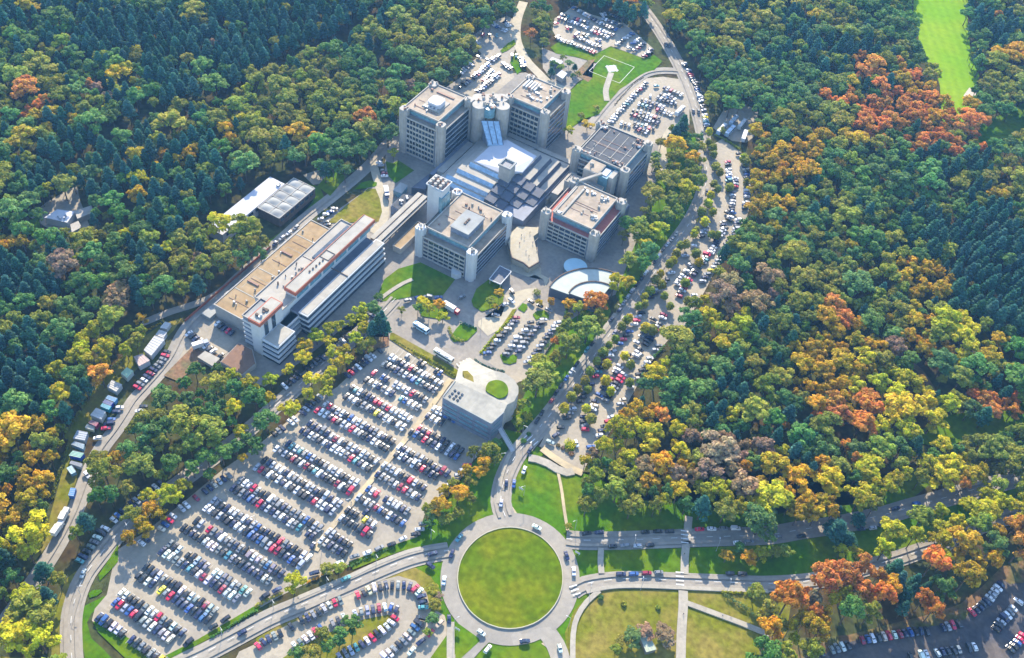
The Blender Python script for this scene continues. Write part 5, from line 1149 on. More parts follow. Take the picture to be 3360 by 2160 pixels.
# ------------------------------------------------------------------ hospital towers
t, T = tower('hospital_tower','tallest square tower block with beige roof and a white domed roof plant',-130.5,-101.5,86,120,30.3,7,inset={'-A':4.2,'+B':5.2},fins={'-A':2.2})
# roof plant: silver ducts in a low kerb
MB().box(-122.5,-110.5,96.5,108.5,30.3,30.75).build('plant_kerb', W['cream'], T)
b = MB(); b.prism([(-120.5,100),(-119,98.5),(-113.5,98.5),(-112,100),(-112,105.5),(-113.5,107),(-119,107),(-120.5,105.5)],30.75,33.6); b.build('plant_dome', W['membrane'], T)
for k in range(3): MB().tube(-118+k*2.5,97.4,30.76,32.2,.7).build('plant_duct', W['greymetal'], T)
MB().box(-121,-113,96.3,96.9,30.8,31.6).build('duct', W['greymetal'], T); MB().box(-123,-111,113,114.2,30.3,30.9).build('roof_rail', W['brown'], T)
t, T = tower('hospital_tower','tower block with white cooling units on its beige roof, nearest the helipad',-87.5,-59,134,163,30,7,inset={'-A':3.2,'+B':5.4},fins={'-A':2.6})
for k in range(5): MB().box(-85+k*1.9,-84+k*1.9,150,158,30.02,31.2).build('cooling_unit', W['white'], T)
vents(T,-78,-64,142,158,30,16,('white','conc','greymetal'),(.8,2.0))
t, T = tower('hospital_tower','tower block with black gridded roof beside the helipad car park',-34.5,0.5,125,159,21.3,5,'darkroof','cream',inset={'-B':3.4,'+B':3.4,'-A':1.4},band='conc')
for k in range(4): MB().box(-26+k*6.2,-25.7+k*6.2,129,156,21.32,21.5).build('roof_joint', W['conc'], T)
MB().box(-30,-4,139.8,140.1,21.34,21.52).build('roof_joint', W['conc'], T); MB().box(-30,-4,131.8,132.1,21.34,21.52).build('roof_joint', W['conc'], T)
for (a,bx,c,d) in ((-32,-24,126,129),(-12,-3,127,131),(-9,-2,150,157),(-32,-27,153,157)): vents(T,a,bx,c,d,21.35,12,('brown','conc','white'),(.8,1.6))
MB().box(-22,-12.5,114.5,124.9,0,21).build('stair_shaft', W['conc'], T); MB().box(-21.6,-12.9,115,124.5,21,21.15).build('shaft_roof', W['beige'], T); vents(T,-21,-14,116,124,21.15,7)
MB().box(-12.4,-7,115.5,124.8,0,19.6).build('glass_hall', W['teal'], T); MB().box(-11.8,-8.2,117,123.6,19.6,20.1).build('skylight', W['membrane'], T)
MB().box(-6.9,-4.2,117,124.9,0,20.2).build('lift_shaft', W['conc'], T)
t, T = tower('hospital_tower','beige-roofed tower block with a grey rooftop plant room, above the lawn',-72,-36,17,56.5,19.2,5,inset={'-A':4.4,'+B':5.6,'-B':4.4},band='conc',pillarmat='white',fins={'-A':3.2})
MB().box(-56,-45,26,42,19.25,22.7).build('plant_room', W['facade'], T); MB().box(-56.4,-44.6,25.6,42.4,22.7,23.1).build('plant_roof', W['greyroof'], T)
for k in range(3): MB().box(-51.4,-50.2,31.5+k*1.9,32.8+k*1.9,23.1,23.6).build('roof_hatch', W['timber'], T)
vents(T,-68,-40,46,52,19.25,8); 
b = MB(); b.tube(-45,16.2,0,3.5,3.2,3.2,6); b.build('porch', W['white'], T)
t, T = tower('hospital_tower','tower block with red-tiled terraces under a beige roof, behind the plaza',-23.5,10.5,69,105,18.8,5,terr='redterr',inset={'-A':4.4,'+B':5.4,'-B':4.8},band='conc',fins={'-A':3.4})
for (a,bx,c,d) in ((-18,-14,72,76),(-16,-6,97,102),(-3,3,97,102),(0,5,80,84)): vents(T,a,bx,c,d,18.85,8,('conc','white','greymetal'),(.7,1.8))
MB().box(-14.4,-13.2,73,100,18.83,19.6).build('roof_duct', W['cream'], T); MB().box(-18.5,-17.6,73,100,18.84,19.3).build('roof_duct', W['cream'], T)
# white service tower
T = thing('service_tower','slim white service tower topped with round brown flues','building',-75.5,44)
for (a,bx,c,d) in ((-81,-76.6,41,49),(-76,-70.5,39,47)): MB().box(a,bx,c,d,0,30).build('shaft', W['white'], T)
MB().box(-76.7,-75.9,41.6,46.4,0,29.2).build('shaft_joint', W['glass'], T)
MB().box(-72,-69.6,38.5,46.5,0,26).build('glazed_stair', W['teal'], T)
parapet('parapet',-81.2,-70.3,39.4,49.2,30,.9,W['white'],T); MB().box(-80.6,-71,40,48.6,30,30.2).build('roof', W['brown'], T)
for i in range(9):
    MB().tube(-79.6+(i%3)*3.2,41.6+(i//3)*2.6,30.2,31.9,1.0,.9,12).build('flue', W['conc'], T)
# core with rounded apse between the two tall towers
T = thing('stair_core','cream core with rounded twin shafts and an arched recess between the two tall towers','building',-92,122)
for (px,py,rr) in ((-96,118,4.2),(-84.2,125.5,4.2),(-100,124,4.0),(-89,132,4.0)): MB().tube(px,py,0,30.6,rr,rr,16).build('rounded_shaft', W['conc'], T)
MB().prism([(-98,120),(-86,127.5),(-92,135),(-103,127)],0,30.2).build('wall', W['conc'], T)
MB().prism([(-94.6,117.6),(-86.5,122.6),(-88,125),(-96,120)],0,17).build('wall_panel', W['conc'], T)
MB().tube(-90.3,120.6,24,30.2,3.6,3.6,16).build('arched_recess', W['teal'], T)
vents(T,-101,-84,118,133,30.6,26,('conc','cream','brown'),(.7,1.7))
# glazed link down to the atrium
T = thing('glass_link','sloping blue glass link roof from the stair core to the atrium','building',-81,113)
vs = [(-91.5,113.6,23.5),(-82.6,119.6,23.5),(-73.8,111,15.6),(-81.2,105.4,15.6)]
MB().add(vs+[(v[0],v[1],v[2]-1.2) for v in vs],[(0,1,2,3),(7,6,5,4),(0,4,5,1),(1,5,6,2),(2,6,7,3),(3,7,4,0)]).build('glass_roof', W['blueglass'], T)
for f in (0,.33,.67,1):
    a = Vector(vs[0]).lerp(Vector(vs[1]),f)+Vector((0,0,.1)); c = Vector(vs[3]).lerp(Vector(vs[2]),f)+Vector((0,0,.1)); MB().bar(a,c,.3,.3).build('glazing_bar', W['slate'], T)
MB().prism([(-90,114),(-83,119),(-74.8,111),(-80.8,106)],0,14.6).build('wall', W['facade'], T)
# ------------------------------------------------------------------ atrium: stepped pyramid
T = thing('atrium_hall','stepped pyramid hall with white sheet roof, blue glazed steps and dark tiles','building',-62,96)
MB().box(-93,-34.6,69.2,129,0,6.4).build('base', W['facade'], T)
fy = [69.6,72.6,78.8,86.0]; lx = [-92.5,-89.5,-86,-82]
for k in range(4):
    z = 8.0+2*k; y = fy[k]; z0 = 6.4 if k == 0 else z-2
    MB().box(lx[k],-61.2+.01*k,y+1.6,128-4*k,z0-.5+.02*k,z).build('roof_step', W['cream'], T)
    b = MB(); b.add([(lx[k],y,z0+.3),(-61.3,y,z0+.3),(-61.3,y+1.65,z+.06),(lx[k],y+1.65,z+.06),(lx[k],y,z0),(-61.3,y,z0)],[(0,1,2,3),(4,5,1,0)]); b.build('glazed_step', W['blueglass'], T)
    xo = [-35,-40.3,-45.3,-50.8][k]
    MB().box(-60.9,xo-1.2,96.4,127-3*k,z0-.5+.025*k,z+.015).build('roof_step', W['cream'], T)
    b = MB(); b.add([(xo,96.4,z0+.3),(xo,127-3*k,z0+.3),(xo-1.25,127-3*k,z+.08),(xo-1.25,96.4,z+.08),(xo,96.4,z0),(xo,127-3*k,z0)],[(0,1,2,3),(4,5,1,0)]); b.build('glazed_step', W['slate'], T)
c0 = (-58.5,91.5,16.6); P = [(-80.6,89,14.5),(-80,109.5,14.8),(-74.6,117,15.2),(-53,115,14.5),(-52.2,97.2,14.5),(-61.6,88,15.2)]
MB().add([c0]+P+[(p[0],p[1],13.9) for p in P],[(0,i+1,(i+1)%6+1) for i in range(6)]+[(i+1,i+7,(i+1)%6+7,(i+1)%6+1) for i in range(6)]).build('sheet_roof', W['membrane'], T)
for i in range(4):
    for j in range(4):
        x = -61+i*6.3; y = 96.2-j*6.6; z = 14.2-1.6*(i+j)
        x1,y0 = x+6.25,y-6.55; g_ = .11; zc = [z+.4,z+.4-g_*6.25,z+.4-g_*12.8,z+.4-g_*6.55]; zc = [max(1.0,q) for q in zc]; q4 = [(x,y),(x1,y),(x1,y0),(x,y0)]; zb = max(0,min(zc)-2.4)
        MB().add([(a_[0],a_[1],c_) for a_,c_ in zip(q4,zc)]+[(a_[0],a_[1],zb) for a_ in q4],[(0,1,2,3),(7,6,5,4),(0,4,5,1),(1,5,6,2),(2,6,7,3),(3,7,4,0)]).build('roof_tile', W['slate'], T)
MB().box(-62.2,-55.2,86.4,93.2,9,21.8).build('chimney', W['conc'], T); parapet('chimney_rim',-62.8,-54.6,85.8,93.8,21.8,1.1,W['greyroof'],T,1.0); MB().box(-61,-56.4,87.6,92,21.8,21.9).build('chimney_mouth', W['glass'], T)
MB().box(-98.5,-94.2,78,112,0,6).build('side_wing', W['cream'], T); MB().box(-101,-98.6,74,114,0,5).build('side_gallery', W['facade'], T)
MB().box(-60,-34,129.1,132.6,0,7.2).build('rear_wing', W['cream'], T); MB().box(-82,-60.2,129.3,133,0,7.6).build('rear_wing', W['cream'], T)
MB().box(-35.9,-33.4,96,131,0,4.2).build('edge_beam', W['conc'], T)
# connector between the two right towers
T = thing('connecting_wing','low connecting wing with cream and mauve roofs between the black-roofed and red-terraced towers','building',-14,110)
MB().box(-29,-7.5,105.9,114.2,0,13.4).build('wall', W['conc'], T); MB().box(-28.6,-8,106.2,113.8,13.4,13.7).build('roof', W['cream'], T); parapet('parapet',-29.1,-7.4,105.8,114.3,13.4,.9,W['conc'],T); vents(T,-28,-10,107,113,13.7,12)
MB().box(-7.3,9.5,106.4,116.6,0,8).build('lower_wing', W['facade'], T); MB().box(-7,9,106.7,116.3,8,8.2).build('lower_roof', W['cream'], T)
MB().bar((-11.2,117,20.6),(-20,103,19.6),1.6,1.0).build('roof_duct', W['cream'], T)
MB().box(-33.5,-29.2,100,124,0,7).build('side_wing', W['conc'], T)
# ------------------------------------------------------------------ plaza terrace
T = thing('plaza_terrace','raised cream paved terrace with zigzag edge in front of the red-terraced tower','terrace',-26,55)
PZ = [(-36.2,59.9),(-36.0,66),(-25.5,72.4),(-23.8,68.6),(-24.6,64),(-11.4,47.9),(-13.6,40.4),(-18.1,41.9),(-25.2,41.6),(-33,50)]
MB().prism(PZ,0,4).build('paving', MT['palepave'], T)
for a,c in (((-11.4,47.9),(-13.6,40.4)),((-13.6,40.4),(-18.1,41.9)),((-18.1,41.9),(-25.2,41.6)),((-25.2,41.6),(-33,50))): MB().bar((*a,4.4),(*c,4.4),.5,.9).build('edge_wall', W['timber'], T)
MB().bar((-26,68),(-14.5,47.5),.25,.1).build('paving_joint', W['conc'], T) if False else None
for i in range(4): MB().box(-34+i*4,-33.8+i*4,52-i*2,66,4.0,4.02).build('paving_joint', W['conc'], T)
T = thing('entrance_canopy','square flat canopy with a white rim over the entrance by the round garden','canopy',-23.7,26.7)
MB().prism([(-27.0,20.6),(-27.7,32.8),(-20.3,32.6),(-20.0,20.9)],3.6,4).build('roof', W['slate'], T)
q = [(-27.0,20.6),(-27.7,32.8),(-20.3,32.6),(-20.0,20.9)]
for i in range(4):
    MB().bar((*q[i],3.95),(*q[(i+1)%4],3.95),.45,.5).build('rim', W['white'], T); MB().tube(q[i][0]*.9-2.4,q[i][1]*.9+2.7,0,3.6,.22).build('post', W['conc'], T)
# ------------------------------------------------------------------ long low building
T = thing('long_building','long white building with a rust-red fascia slab, banded terraces and ochre gravel annex','building',-100,-35)
MB().box(-110,-93.1,-70,1,0,16.7).build('wall', W['white'], T); MB().box(-109.8,-93.3,-69.8,.8,16.7,17).build('roof', W['cream'], T); parapet('parapet',-110.2,-93.05,-70.2,1.2,16.7,.9,W['conc'],T)
MB().box(-99.3,-93,-59,7.2,17,21.2).build('upper_wall', W['white'], T); MB().box(-99.8,-92.5,-59.5,7.7,19.3,21.6).build('fascia', W['redfascia'], T); MB().box(-99.4,-92.9,-59.1,7.3,21.6,21.7).build('slab_roof', W['cream'], T)
MB().box(-99.2,-99,-59.3,7.5,21.7,21.95).build('roof_joint', W['timber'], T); parapet('roof_frame',-98.9,-93.2,-32,-26,21.7,.3,W['timber'],T,.25)
for k in range(5): MB().box(-96.4+.1*k,-95.7+.1*k,-44+k*2.6,-43.2+k*2.6,21.7,22.4).build('roof_vent', W['timber'], T)
MB().box(-104.6,-100,-31,-1,17.0,17.5).build('skylight', W['glass'], T); MB().box(-109,-100,-33.2,-33,17,17.2).build('roof_joint', W['timber'], T)
for k in range(6): MB().box(-93,-92.85,-58+k*10.6,-49+k*10.6,16.2,18.8).build('window', W['teal'], T)
MB().box(-93.05,-87.4,-63.8,.8,0,13.4).build('recess_wall', W['facade'], T); MB().box(-93.0,-87.45,-63.6,.6,13.4,13.6).build('recess_roof', W['slate'], T)
for k in range(4):
    x1 = -81.8+.3*(3-k); z = 15-3.6*(3-k)
    MB().box(-87.4+.01*k,x1-.5,-63.8+.02*k,1.2,z-3.55,z-.8).build('window', W['glass'], T); MB().box(-87.45,x1,-64.2,1.5,z-.8,z).build('terrace_band', W['white'], T)
MB().box(-86.8,-82.4,-63.4,.8,15,15.15).build('terrace_roof', W['cream'], T); MB().box(-93,-82.4,-30.4,-30,15.15,15.6).build('roof_joint', W['timber'], T)
vents(T,-109,-101,-60,-36,17,12,('greymetal','conc','timber'),(.4,1.2)); vents(T,-127,-112,-76,-6,9,16,('greymetal','conc','brown'),(.4,1.1))
for k in range(4): MB().bar((-126,-72+k*17,9.15),(-112,-72+k*17,9.1),.2,.16).build('roof_pipe', W['brown'], T)
# head block with the red fascia
MB().box(-98.2,-92.2,-87,-70.4,0,22).build('head_wall', W['white'], T); MB().box(-98.8,-91.6,-87.6,-70,22,24.2).build('fascia', W['redfascia'], T); MB().box(-98.2,-92.2,-87,-70.6,24.2,24.3).build('slab_roof', W['cream'], T)
vents(T,-98,-93.5,-85,-77,24.3,7,('greymetal','timber','white'),(.8,2.2))
for k in range(2): MB().box(-92.2,-92,-84+k*5.5,-81.4+k*5.5,1,21).build('window', W['glass'], T)
MB().box(-104.6,-98.3,-85,-70.2,0,20).build('stair_wall', W['facade'], T); MB().box(-104.2,-98.4,-84.6,-72,20,20.2).build('stair_roof', W['greyroof'], T); parapet('parapet',-104.9,-98.3,-85.3,-71,20,.8,W['conc'],T)
for k in range(6): MB().box(-105,-98.32,-85.4,-85.02,1.2+k*3.1,2.6+k*3.1).build('stair_band', W['white'], T)
for k in range(4):
    e = .3*(3-k); z = 12.6-3.1*(3-k)
    MB().box(-92,-82.8+e,-86.5-e,-74,z-3.05,z-.85).build('window', W['glass'], T); MB().box(-92,-82.2+e,-87-e,-73.6,z-.85,z).build('terrace_band', W['white'], T)
MB().box(-91.5,-82.8,-86.2,-74.2,12.6,12.75).build('terrace_roof', W['cream'], T)
MB().box(-92,-88,-73.5,-62.2,0,12).build('recess_wall', W['facade'], T)
for k in range(4): MB().box(-92,-87.4+.25*(3-k),-73.5,-62.5,12-3.1*(3-k)-1.2,12-3.1*(3-k)).build('terrace_band', W['white'], T)
# ochre annex
MB().box(-128.5,-110.3,-80,-2,0,8.6).build('annex_wall', W['conc'], T); MB().box(-110.3,-104.8,-80,-70.3,0,8.55).build('annex_wall', W['conc'], T)
MB().box(-128.2,-110.4,-79.7,-2.3,8.6,9).build('annex_roof', W['ochre'], T); MB().box(-110.4,-104.9,-79.7,-70.4,8.55,8.97).build('annex_roof', W['ochre'], T)
parapet('annex_parapet',-128.8,-110,-80.3,-1.7,8.6,.75,W['conc'],T,.5)
for y in (-65,-47,-15.5): MB().box(-128,-110.5,y-.3,y+.3,9,9.12).build('roof_strip', W['cream'], T)
for y in (-57,-30): MB().box(-126,-119,y-.9,y+.2,9,9.7).build('roof_baffle', W['brown'], T); 
for y in (-57,-30): MB().box(-125.5,-112,y+4,y+4.2,9,9.06).build('roof_joint', W['cream'], T); MB().box(-125.5,-125.3,y-6,y+4,9,9.06).build('roof_joint', W['cream'], T)
MB().box(-134.5,-129,-84,-6,0,2.2).build('side_passage', W['greyroof'], T)
vents(T,-133.5,-130,-30,-8,2.2,16,('white','greymetal','conc'),(.8,1.8)); vents(T,-124,-112,-3.2,2.6,.1,10,('white','greymetal'),(1,2.6))
# red fence along the service lane
T = thing('fence','dark red fence along the lane on the forest side of the ochre annex','fence',-139,-60)
for k in range(14):
    MB().box(-138.6,-138.4,-92+k*5,-91.8+k*5,0,2.0).build('post', W['timber'], T)
MB().box(-138.62,-138.38,-92,-25,.5,2.1).build('rail', W['redfascia'], T)
# bridges
T = thing('covered_bridge','cream-roofed covered bridge from the long building to the white service tower','building',-90,28)
MB().box(-94.3,-88.4,6,52,4.2,8.6).build('wall', W['timber'], T); MB().box(-94.6,-88.1,5.8,52.2,8.6,9).build('roof', W['cream'], T); MB().box(-91.6,-91.3,5.9,52.1,9,9.4).build('roof_joint', W['timber'], T)
MB().box(-88.0,-86.8,8,50,7.4,8.1).build('side_roof', W['cream'], T)
for k in range(8): MB().tube(-91.4,8.5+k*5.8,0,4.2,.5).build('column', W['conc'], T); MB().box(-88.4,-88.3,8+k*5.4,11.6+k*5.4,5.4,7.2).build('window', W['glass'], T)
T = thing('annex_roof_block','low block with ochre gravel roof beside the covered bridge','building',-81,23)
MB().box(-83.8,-78.6,12,36,0,3.8).build('wall', W['conc'], T); MB().box(-83.6,-78.8,12.2,35.8,3.8,4).build('roof', W['ochre'], T); parapet('parapet',-83.9,-78.5,11.9,36.1,3.8,.5,W['conc'],T,.3)
T = thing('dark_annex','low dark-roofed annex between the service road and the covered bridge','building',-98,44)
MB().prism([(-102.5,36.4),(-102.8,48.9),(-95.4,54.3),(-94.8,35.3)],0,5.6).build('wall', W['facade'], T); MB().prism([(-102.2,36.8),(-102.5,48.6),(-95.7,53.7),(-95.1,35.8)],5.6,5.9).build('roof', W['darkroof'], T)
vents(T,-101,-96.5,38,48,5.9,6,('white','greymetal'),(.5,2.2)); MB().prism([(-102.3,57),(-100.9,74),(-95,60.5)],0,5.2).build('glazed_wing', W['slate'], T)
T = thing('glass_pavilion','small grey-blue glazed pavilion by the service road','building',-107.5,54)
MB().prism([(-110.0,49.7),(-110.5,57.6),(-105.8,58.0),(-104.4,50.2)],0,4.4).build('wall', W['teal'], T)
q = [(-110.2,49.5),(-110.7,57.8),(-105.6,58.2),(-104.2,50.0)]
MB().add([(*p,4.4) for p in q]+[(-107.6,54,6)],[(0,1,4),(1,2,4),(2,3,4),(3,0,4)]).build('roof', W['greyroof'], T)
# sports halls
T = thing('sports_hall','grey hall with a grid of shallow domed roof bays beside the service road','building',-152,7)
MB().box(-160,-145,-9,22.5,0,6.6).build('wall', W['timber'], T)
for i in range(2):
    for j in range(5):
        x0 = -160+i*7.5; y0 = -9+j*6.3
        n = 6; vs = []; fs = []
        for a in range(n+1):
            for c in range(n+1): vs.append((x0+.1+7.3*a/n,y0+.1+6.1*c/n,6.6+1.0*math.sin(math.pi*a/n)*math.sin(math.pi*c/n)))
        for a in range(n):
            for c in range(n): k = a*(n+1)+c; fs.append((k,k+n+1,k+n+2,k+1))
        MB().add(vs,fs).build('roof_bay', W['greyroof'], T, True)
for i in range(6): MB().box(-160.1,-144.9,-9.3+i*6.3,-8.9+i*6.3,6.5,7.0).build('roof_beam', W['conc'], T)
for i in range(3): MB().box(-160.3+i*7.5,-159.8+i*7.5,-9.1,22.6,6.45,6.95).build('roof_beam', W['conc'], T)
for k in range(7): MB().box(-145,-144.9,-8+k*4.3,-5.2+k*4.3,3.4,5.4).build('window', W['glass'], T)
T = thing('white_hall','long hall with a plain white roof between the grey domed hall and the forest','building',-166,-10)
MB().box(-171,-161,-37,15,0,6.6).build('wall', W['white'], T); MB().box(-171.3,-160.7,-37.3,15.3,6.6,7).build('roof', W['membrane'], T); vents(T,-163.5,-161.5,9,14,7,3,('white','greymetal'),(.8,1.6))
for k in range(8): MB().box(-161,-160.9,-34+k*6,-30+k*6,3.5,5.6).build('window', W['glass'], T)
# forest house
T = thing('forest_house','white flat-roofed buildings in a forest clearing on a track','building',-238,-74)
MB().prism([(-247,-80),(-246.5,-72),(-238,-68),(-235,-76)],0,4.6).build('wall', W['white'], T); MB().prism([(-247.2,-80.3),(-246.7,-71.7),(-238,-67.6),(-234.6,-76.2)],4.6,5).build('roof', W['membrane'], T)
MB().prism([(-240,-66.5),(-236,-58),(-231,-61),(-234,-70)],0,3.6).build('rear_wing', W['conc'], T); MB().prism([(-234.3,-75),(-233,-70.5),(-228,-73),(-229,-79)],0,3).build('side_wing', W['conc'], T)
vents(T,-244,-237,-78,-71,5,5,('white','greymetal'),(.6,1.4))
# amphitheatre
T = thing('fan_auditorium','quarter-circle auditorium with concentric cream roof tiers beside the main road trees','building',22,45)
AX, AY = 30.2, 35.6; FANR = mat('pale_green_roof_felt',(.29,.31,.27),.8,.08,.3)
def fan(r0, r1, z0, z1, n=22):
    a0, a1 = math.pi*.5-.02, math.pi+.13
    A_ = [a0+(a1-a0)*i/n for i in range(n+1)]
    return [(AX+r1*math.cos(a),AY+r1*math.sin(a)) for a in A_]+([(AX+r0*math.cos(a),AY+r0*math.sin(a)) for a in A_[::-1]] if r0 else [(AX,AY)])
for (r0,r1,z,nm) in ((15.9,26.8,6.4,'roof_tier'),(6.8,15.7,7.4,'roof_tier'),(0,6.6,8.2,'roof_tier')):
    MB().prism(fan(r0,r1,0,z),0,z-.3).build('tier_wall', W['slate'], T); MB().prism(fan(r0,r1-.2,0,z),z-.3,z).build(nm, FANR, T)
for r1,z in ((26.9,6.4),(15.8,7.4),(6.7,8.2)):
    P = fan(0,r1,0,0)[:-1]; b = MB()
    for p,q in zip(P[:-1],P[1:]): b.bar((*p,z+.25),(*q,z+.25),.55,.7)
    b.build('curved_parapet', W['timber'], T)
for k in range(9): MB().bar((AX-4-k*2.4,AY-.62-k*-.3*0+(-(4+k*2.4))*-.13-.5,1),(AX-4-k*2.4,AY+(4+k*2.4)*.13-.7,5.4),.9,.15).build('window', W['teal'], T)
T = thing('round_skylight','pale teal round roof disc beside the fan auditorium','building',6,57)
MB().tube(6.2,57.5,0,3.0,6.2,6.2,32).build('drum', W['teal'], T); MB().tube(6.2,57.5,3.0,3.3,6.5,6.5,32).build('roof', mat('pale_teal_roof',(.30,.42,.45),.6,.05,.3), T)
# ------------------------------------------------------------------ parking building with its roof deck and ramp
T = thing('parking_building','mauve-grey parking building with flat roof deck, dark skylights and a grass circle','building',14,-62)
DK = [(1.2,-68.5,14.5),(28.2,-68.6,14.5),(29.6,-59.7,14.5),(28.6,-54.8,14.5),(30.3,-51,14.5),(29.5,-45.8,14.5),(27.5,-42.4,14.5),(23.4,-39.4,14),(17.1,-37.3,12.5),(11,-37.8,11),(3.5,-36.1,8),(-2,-33.5,5),(-7.7,-29.3,.05),(-9.9,-34.2,.05),(-4.9,-44.9,8),(.6,-56.7,14.5)]
n = len(DK)
b = MB(); b.add(DK+[(x,y,0) for x,y,z in DK],[tuple(range(n))]); b.build('roof_deck', mat('pale_roof_deck',(.25,.235,.195),.9,.12,.35,(.21,.20,.17),.1,cells=.06), T)
for i in range(n):
    p,q = DK[i],DK[(i+1)%n]
    if max(p[2],q[2]) < 1: continue
    nm,m = ('facade_wall',W['facade']) if i in (0,1,15) else ('retaining_wall',W['conc'])
    MB().add([(p[0],p[1],0),(q[0],q[1],0),(q[0],q[1],q[2]-.03),(p[0],p[1],p[2]-.03)],[(0,1,2,3)]).build(nm,m,T)
for a,c in ((DK[15],DK[0]),(DK[0],DK[1]),(DK[1],DK[2])): MB().bar((a[0],a[1],14.62),(c[0],c[1],14.62),.5,.5).build('parapet', W['greyroof'], T)
for k in range(3):
    for j in range(3): MB().box(2.6+j*8.6,9.6+j*8.6,-68.75,-68.5,3.6+k*3.3,4.5+k*3.3).build('window', W['teal'], T)
    MB().add([(28.3+.12,-67.5,3.6+k*3.3),(29.3+.12,-61.5,3.6+k*3.3),(29.3+.12,-61.5,4.5+k*3.3),(28.3+.12,-67.5,4.5+k*3.3)],[(0,1,2,3)]).build('window', W['teal'], T)
for k in range(3): MB().box(1.25,28.1,-68.68,-68.5,2.6+k*3.3,3.0+k*3.3).build('facade_band', W['slate'], T)
for p in [(3.8,-61.7),(5.9,-61.8),(7.9,-61.8),(3.7,-63.9),(6.0,-64.1),(8.0,-63.8),(3.6,-66.0),(5.9,-66.0),(8.0,-65.9)]: MB().tube(p[0],p[1],14.5,15.0,.75,.5,14).build('roof_light', W['glass'], T)
circ = [(15.0,-52.1),(14.3,-48.3),(15.9,-45.6),(18.5,-44.1),(21.6,-44.4),(24.6,-47.1),(25.4,-50.8),(23.6,-53.8),(20.1,-53.9),(16.8,-53.6)]
MB().prism([(q.x,q.y) for q in smooth_line(circ+circ[:1],1.0,True)[:-1]],14.2,14.75).build('lawn_circle', MT['grass'], T)
MB().prism([(-.2,-48.6),(1.6,-47.2),(5.6,-48.6),(8.8,-52.4),(3.4,-52.6)],8,13.6).build('lawn_lens', MT['drygrass'], T)
for k in range(10): MB().box(2+k*2.6,2.05+k*2.6,-68,-55,14.51,14.53).build('deck_joint', W['greyroof'], T)
T = thing('footbridge','narrow steel footbridge from the parking building to the main road pavement','bridge',34,-66)
MB().bar((29.2,-61.5,4.0),(40.5,-67.2,.6),2.2,.3).build('deck', W['greymetal'], T)
for s in (-1,1): MB().bar((29.2+s*.5,-61.5+s*1.0,4.9),(40.5+s*.5,-67.2+s*1.0,1.5),.12,.5).build('railing', W['white'], T)
# terrace block by the lower street
T = thing('street_annex','low brown-roofed annex with pale rim at the foot of the head block','building',-99,-96)
MB().prism([(-105.1,-103.6),(-106.1,-89),(-97.6,-88.5),(-90.4,-94.5),(-91.1,-103.9)],0,2.8).build('wall', W['conc'], T); MB().prism([(-104.8,-103.3),(-105.8,-89.3),(-97.7,-88.9),(-90.8,-94.7),(-91.4,-103.6)],2.8,3.0).build('roof', W['darkbrown'], T)
T = thing('yard_garage','small flat-roofed garage sunk beside the service yard','building',-111.5,-105)
MB().prism([(-116.3,-107.0),(-115.9,-102.3),(-107.2,-101.9),(-107.0,-107.3)],0,2.2).build('wall', W['conc'], T); MB().prism([(-116.5,-107.2),(-116.1,-102.1),(-107.0,-101.7),(-106.8,-107.5)],2.2,2.45).build('roof', W['cream'], T)
T = thing('helipad_bunker','row of low white-roofed sheds beside the garden west of the helipad','building',-97,222)
MB().prism([(-102.4,221),(-94.2,221.2),(-94.7,224.6),(-102.6,224.4)],0,4).build('wall', W['facade'], T); MB().prism([(-102.7,220.8),(-94,221),(-94.5,224.9),(-102.9,224.7)],4,4.3).build('roof', W['membrane'], T)
T = thing('site_shed','small white shed near the tower block with cooling units','building',-88,212)
MB().prism([(-90.5,209.2),(-90.2,215.6),(-86.0,214.8),(-85.5,208.0)],0,3.6).build('wall', W['conc'], T); MB().prism([(-90.8,209),(-90.5,215.9),(-85.7,215),(-85.2,207.8)],3.6,3.9).build('roof', W['membrane'], T)
T = thing('low_wing','flat cream-roofed wing behind the stair core beside the north car park','building',-96,152)
MB().box(-101,-91,138,172,0,4.6).build('wall', W['conc'], T); MB().box(-100.7,-91.3,138.3,171.7,4.6,4.9).build('roof', W['cream'], T); MB().box(-96.2,-95.8,138.5,171.5,4.9,5.3).build('roof_joint', W['timber'], T); vents(T,-100,-92,138.6,146,4.9,9)
# helipad
P = HELI
o = tag(empty('helipad_marking',(sum(p[0] for p in P)/4,sum(p[1] for p in P)/4,0)),kind='structure'); T = Wrap(o); zlev[0] += .006
for i in range(4):
    a,c = P[i],P[(i+1)%4]; MB().bar((a[0],a[1],.35),(c[0],c[1],.35),.28,.1).build('edge_line', MT['white'], T)
MB().tube(HELC[0],HELC[1],.2,.45,3.6,3.6,28).build('landing_disc', W['membrane'], T)
MB().bar((HELC[0]-4.6,HELC[1],.40),(HELC[0]+4.6,HELC[1],.40),2.4,.09).build('landing_cross', W['membrane'], T); MB().bar((HELC[0],HELC[1]-4.6,.36),(HELC[0],HELC[1]+4.6,.36),2.4,.08).build('landing_cross', W['membrane'], T)
